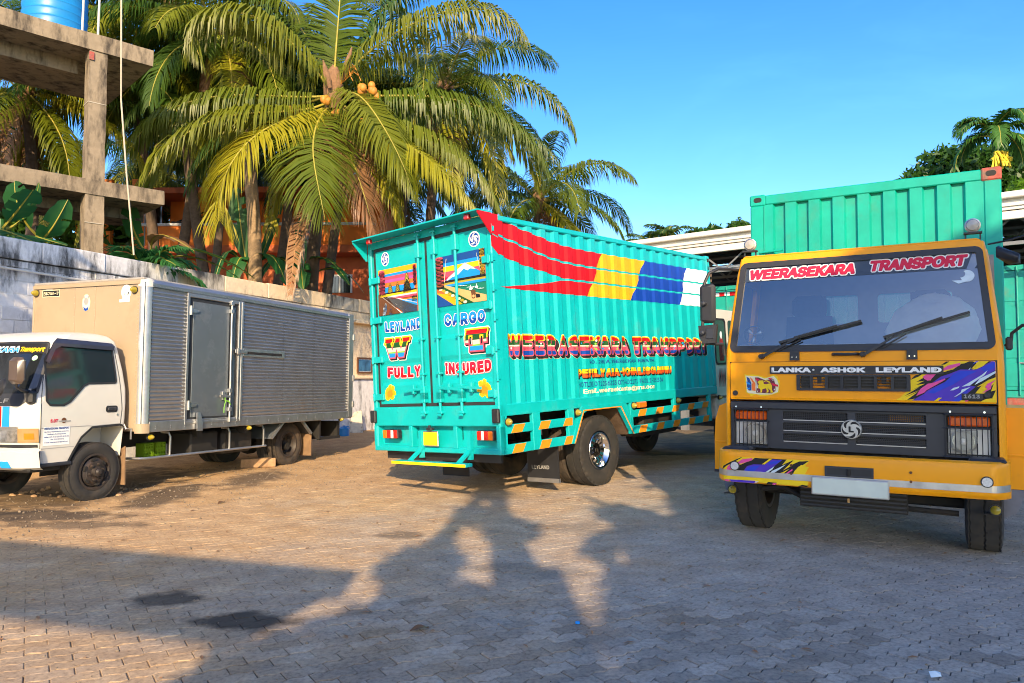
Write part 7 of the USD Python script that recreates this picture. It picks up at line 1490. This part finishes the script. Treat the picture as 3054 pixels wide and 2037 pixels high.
# ------------------------------------------------------------------ leafy trees
def leaf_cloud(blobs, n, size, seed):
    g = np.random.default_rng(seed); w = np.array([b[3] ** 2 for b in blobs]); w = w / w.sum(); ms = []
    for b, f in zip(blobs, w):
        m = int(n * f); d = g.normal(0, 1, (m, 3)); d /= np.linalg.norm(d, axis=1)[:, None]
        r = b[3] * g.uniform(.35, 1.05, m)[:, None] ** .6 * (1 + .35 * (meshkit.fbm(d * 2.2 + seed, 3, seed) - .5)[:, None] * 2)
        ms.append(np.array(b[:3]) + d * r * [1, 1, .8])
    P = np.vstack(ms); m = len(P); a = g.normal(0, 1, (m, 3)); a /= np.linalg.norm(a, axis=1)[:, None]; b_ = np.cross(a, g.normal(0, 1, (m, 3))); b_ /= np.linalg.norm(b_, axis=1)[:, None]
    s = size * g.uniform(.6, 1.2, m)[:, None]
    V = np.stack([P - a * s, P + b_ * s * .4, P + a * s, P - b_ * s * .4], 1).reshape(-1, 3); k = (np.arange(m) * 4)[:, None]
    return tm(V, np.vstack([np.hstack([k, k + 1, k + 2]), np.hstack([k, k + 2, k + 3])]))
def tree(lab, base, blobs, n, size, seed, r=.25, m_=None, cat_='tree', group=None):
    t = thing('leafy_tree', lab, cat_, group=group); b = np.array(base, float); c = np.mean([q[:3] for q in blobs], axis=0)
    part(t, 'trunk', sweep(spline([b, (b + c) / 2 + [.2, 0, 0], c], 12), np.linspace(r, r * .45, 12), 10), BARK_D)
    for q in blobs: part(t, 'limb', sweep([(b + c) / 2 + [.2, 0, 0], (np.array(q[:3]) + c) / 2 - [0, 0, .3], q[:3]], [r * .5, r * .3, r * .1], 7), BARK_D)
    part(t, 'crown', leaf_cloud(blobs, n, size, seed), m_ or L_TREE, smooth=False)
    return t
tree('dense dark green tree behind the container on the right', (22, 35, 0), [(20.2, 34, 11.0, 1.5), (22, 34.5, 11.2, 1.8), (24, 34, 10.8, 2.0), (19.0, 34, 10.2, 1.1), (22.5, 34, 9.3, 2.2), (25.5, 34, 9.5, 2), (20, 34, 9.2, 1.5)], 15000, .22, 51)
tree('bright green bushy tree low at the right edge behind the shed', (22.2, 31, 0), [(22.0, 31, 9.0, 1.1), (23.2, 31, 9.2, 1.2), (22.6, 30.6, 8.0, 1.5)], 5000, .17, 53, m_=leafmat('bright_leaf', (.06, .17, .01), (.22, .38, .03), .35))
tree('small distant treetop over the shed roof, left of the other', (9.4, 36, 0), [(9.2, 36, 8.3, .6), (9.9, 36, 8.5, .55)], 1600, .14, 57); tree('small distant treetop over the shed roof, next to the container', (11.1, 36, 0), [(11.1, 36, 8.7, .6), (11.9, 36, 8.6, .6)], 1500, .14, 59)
tree('dark leafy tree filling the gap behind the concrete frame', (-16, 27, 3), [(-16, 26, 7.0, 2.4), (-14, 27, 6.0, 2.2), (-18, 26, 8.0, 2.2)], 7000, .25, 61)
# ------------------------------------------------------------------ small things in the yard
pic = thing('framed_picture', 'small blue picture in a brown frame hung on the wall beside the turquoise lorry', 'picture', WR, (WA[0], WA[1], 0))
U0 = 22.05
part(pic, 'frame', slab(sbox(U0, 1.62, U0 + .80, 2.07).difference(sbox(U0 + .05, 1.67, U0 + .75, 2.02)), xzmap(-.05), (0, -1, 0), .03), BROWN, smooth=False); part(pic, 'mount', box(U0 + .04, U0 + .76, -.035, -.03, 1.66, 2.03), PALEB); part(pic, 'print', box(U0 + .07, U0 + .73, -.040, -.036, 1.69, 2.0), mat('blue_landscape_print', (.04, .14, .26), .4, var=.5, scale=5))
sl_ = single('broken_slab', hull([(-4.45, 19.9, 0), (-4.0, 19.95, 0), (-4.5, 20.25, .52), (-4.12, 20.3, .60), (-4.47, 19.96, 0), (-4.02, 20.01, 0), (-4.5, 20.31, .52), (-4.12, 20.36, .60)]), COPING, 'broken mouldy concrete slab leaning at the foot of the wall', 'slab', smooth=False)
def jug(x, y, lab, m_, h=.34, r=.13):
    j = thing('plastic_jug', lab, 'jug', t=(x, y, 0)); part(j, 'jug_body', lathe([(0, 0), (r, 0), (r * 1.03, h * .1), (r, h * .7), (r * .5, h * .9), (r * .25, h * .93), (r * .25, h), (0, h)], (0, 0, 0), (0, 0, 1), 18), m_); part(j, 'cap', cyl((0, 0, h), (0, 0, h + .04), r * .3, 12), WHITE); part(j, 'jug_handle', sweep([(r * .3, 0, h * .88), (r * .95, 0, h * .92), (r * 1.05, 0, h * .7)], .015, 6), m_)
jug(-4.86, 18.9, 'blue plastic jug behind the silver truck, the one nearer its wheels', TANKB); jug(-4.30, 19.0, 'blue plastic jug behind the silver truck, the one nearer the broken slab', TANKB, .28)
sk = thing('cement_sack', 'pale crumpled sack between the two blue jugs by the wall', 'sack', t=(-4.58, 19.1, .12)); lump((0, 0, 0), (.18, .12, .14), 6, CLOTH, sk, 'sack_body')
tb = thing('orange_tub', 'faded orange plastic tub by the wall, left of the blue jugs', 'tub', t=(-5.02, 18.7, 0)); part(tb, 'tub_body', lathe([(0, .01), (.10, 0), (.13, .22), (.14, .22), (.14, .24), (.12, .24), (.09, .02), (0, .02)], (0, 0, 0), (0, 0, 1), 18), mat('tub_plastic', (.50, .16, .08), .5))
single('wood_block', (lambda b: tm(np.asarray(b.vertices) @ Rot(.35).T + [-4.28, 12.55, .01], b.faces))(box(-.28, .28, -.07, .07, 0, .15, .012)), WOOD, 'dusty wooden block on the ground in front of the silver truck rear wheel', 'wood block', smooth=False)
rb = thing('rubble', 'heap of dusty rubble and tins on the ground behind the front wheel of the silver truck', 'rubble', t=(-5.75, 9.75, 0), kind='stuff')
g = np.random.default_rng(5)
part(rb, 'rubble_pieces', cat([tm(ico.vertices * g.uniform(.012, .05) * g.uniform(.6, 1.2, 3) + [g.uniform(-.7, .7), g.uniform(-.3, .5), .012], ico.faces) for _ in range(46)]), WOOD, kind='stuff', smooth=False)
cp = thing('bottle_cap', 'tiny blue bottle cap lying on the grey paving', 'bottle cap', t=(.41, 4.70, .004)); part(cp, 'cap_body', lathe([(0, .011), (.013, .011), (.015, .009), (.015, 0)], (0, 0, 0), (0, 0, 1), 14), SKYB)
cr = thing('crushed_cup', 'small crushed pale cup lying on the paving at the bottom right', 'litter', t=(2.17, 3.85, .012)); part(cr, 'cup_body', hull([(-.03, 0, 0), (.03, .01, 0), (.035, .03, .015), (-.025, .03, .02), (0, .015, .028), (.02, -.008, .01)]), PALEB)
V = []; F = []
for k in range(150):
    x, y = g.uniform(-4, 5), g.uniform(3.6, 11); a = g.uniform(0, 6.28); l = g.uniform(.015, .045); d = np.array([math.cos(a), math.sin(a), 0]); e = np.array([-d[1], d[0], 0]); c = np.array([x, y, .006]); o = len(V)
    V += [c - d * l, c + e * l * .35 + [0, 0, .008], c + d * l + [0, 0, .004], c - e * l * .35 + [0, 0, .006]]; F += [[o, o + 1, o + 2], [o, o + 2, o + 3]]
single('leaf_litter', tm(V, F), L_BROWN, 'dry brown leaf scraps scattered over the paving', 'leaf litter', kind='stuff', smooth=False)
for k, (x, y, rz_, lb) in enumerate(((-.62, 4.55, .4, 'dry curled leaf on the shaded paving, nearest the big oil stain'), (-3.55, 9.0, 1.2, 'black dry leaf lying on the sandy strip before the silver truck'))):
    lf = thing('dry_leaf', lb, 'leaf', Rot(rz_), (x, y, .006)); V = []; F = []
    for i in range(7):
        t = i / 6; w = .03 * math.sin(math.pi * min(max(t, .02), .98)); V += [[t * .12, -w, .02 * math.sin(t * 3)], [t * .12, 0, .004 + .012 * t], [t * .12, w, .025 * math.sin(t * 3)]]
        if i: a = i * 3; F += [[a - 3, a, a + 1], [a - 3, a + 1, a - 2], [a - 2, a + 1, a + 2], [a - 2, a + 2, a - 1]]
    part(lf, 'blade', tm(V, F), L_BAND, smooth=True)

# ------------------------------------------------------------------ what stands behind the photographer and shades the yard
tree('large shade tree behind the photographer, to the right', (4.5, -9, 0), [(3.3, -7, 7.0, 1.1), (4.0, -7, 7.9, 1.4), (5.4, -7.4, 8.2, 1.8), (7.6, -7.2, 8.8, 1.9), (3.4, -7, 5.6, 1.4), (5.2, -7, 6.0, 1.8), (7.5, -7, 6.2, 2.0), (9.5, -7, 7.5, 2.0)], 22000, .26, 71, r=.4)
bpalm = palm('coconut palm behind the photographer', (2.3, -7.4, 0), (2.3, -7.0, 6.0), n=12, fl=1.35, seed=61, elev=(85, -10), dead=0, ll=.8, dens=40, r=(.2, .16), mats=[L_GREEN])
stage.GetPrimAtPath(bpalm).ClearCustomDataByKey('group')
TREE_LOW = tree('low spreading tree behind the photographer', (.2, -7.5, 0), [(-.1, -6.9, 5.0, .75), (.2, -6.9, 5.3, .5), (-.75, -6.8, 4.8, .6), (1.65, -6.9, 4.9, .72), (2.6, -7, 5.2, 1.0), (.22, -6.7, 7.7, .22), (.05, -6.7, 7.0, .22), (.42, -6.7, 6.6, .25), (-.35, -6.7, 6.0, .3), (1.75, -6.8, 7.0, .3), (2.0, -6.8, 6.3, .5)], 9000, .2, 73, r=.2)
for pts_, r_ in (([(-.55, -6.7, 5.2), (-.2, -6.7, 6.6), (.22, -6.7, 8.1)], [.16, .11, .05]), ([(.45, -6.7, 5.2), (.36, -6.7, 6.6), (.24, -6.7, 8.2)], [.22, .17, .06]), ([(2.1, -6.8, 6.0), (1.8, -6.8, 7.0), (1.4, -6.8, 7.7)], [.12, .08, .03])): part(TREE_LOW, 'limb', sweep(pts_, r_, 8), BARK_D)

tree('tall leafy tree in the yard corner, left of the view', (-9.4, 4.6, 0), [(-8.15, 4.4, 6.9, 1.05), (-8.3, 4.5, 5.4, 1.0), (-9.4, 4.4, 7.0, 1.3), (-9.6, 4.4, 5.6, 1.5), (-8.7, 4.2, 5.8, 1.0), (-10.6, 4.4, 6.2, 1.6)], 9000, .24, 75, r=.3)
cr_ = -.30
cn = thing('yard_canopy', 'flat roofed canopy on thin posts behind the photographer', 'canopy', Rot(cr_), (-1.25, -6.35, 0))
part(cn, 'canopy_roof', box(-10, 0, -.10, 1.2, 5.0, 5.14), SHEDROOF); part(cn, 'canopy_fascia', box(-10, 0, 1.2, 1.26, 4.85, 5.18), SHEDW)
for x_ in (-9.5, -6.2, -3.2, -.25): part(cn, 'post', cyl((x_, .5, 0), (x_, .5, 5.0), .05, 10), SHEDSTEEL)
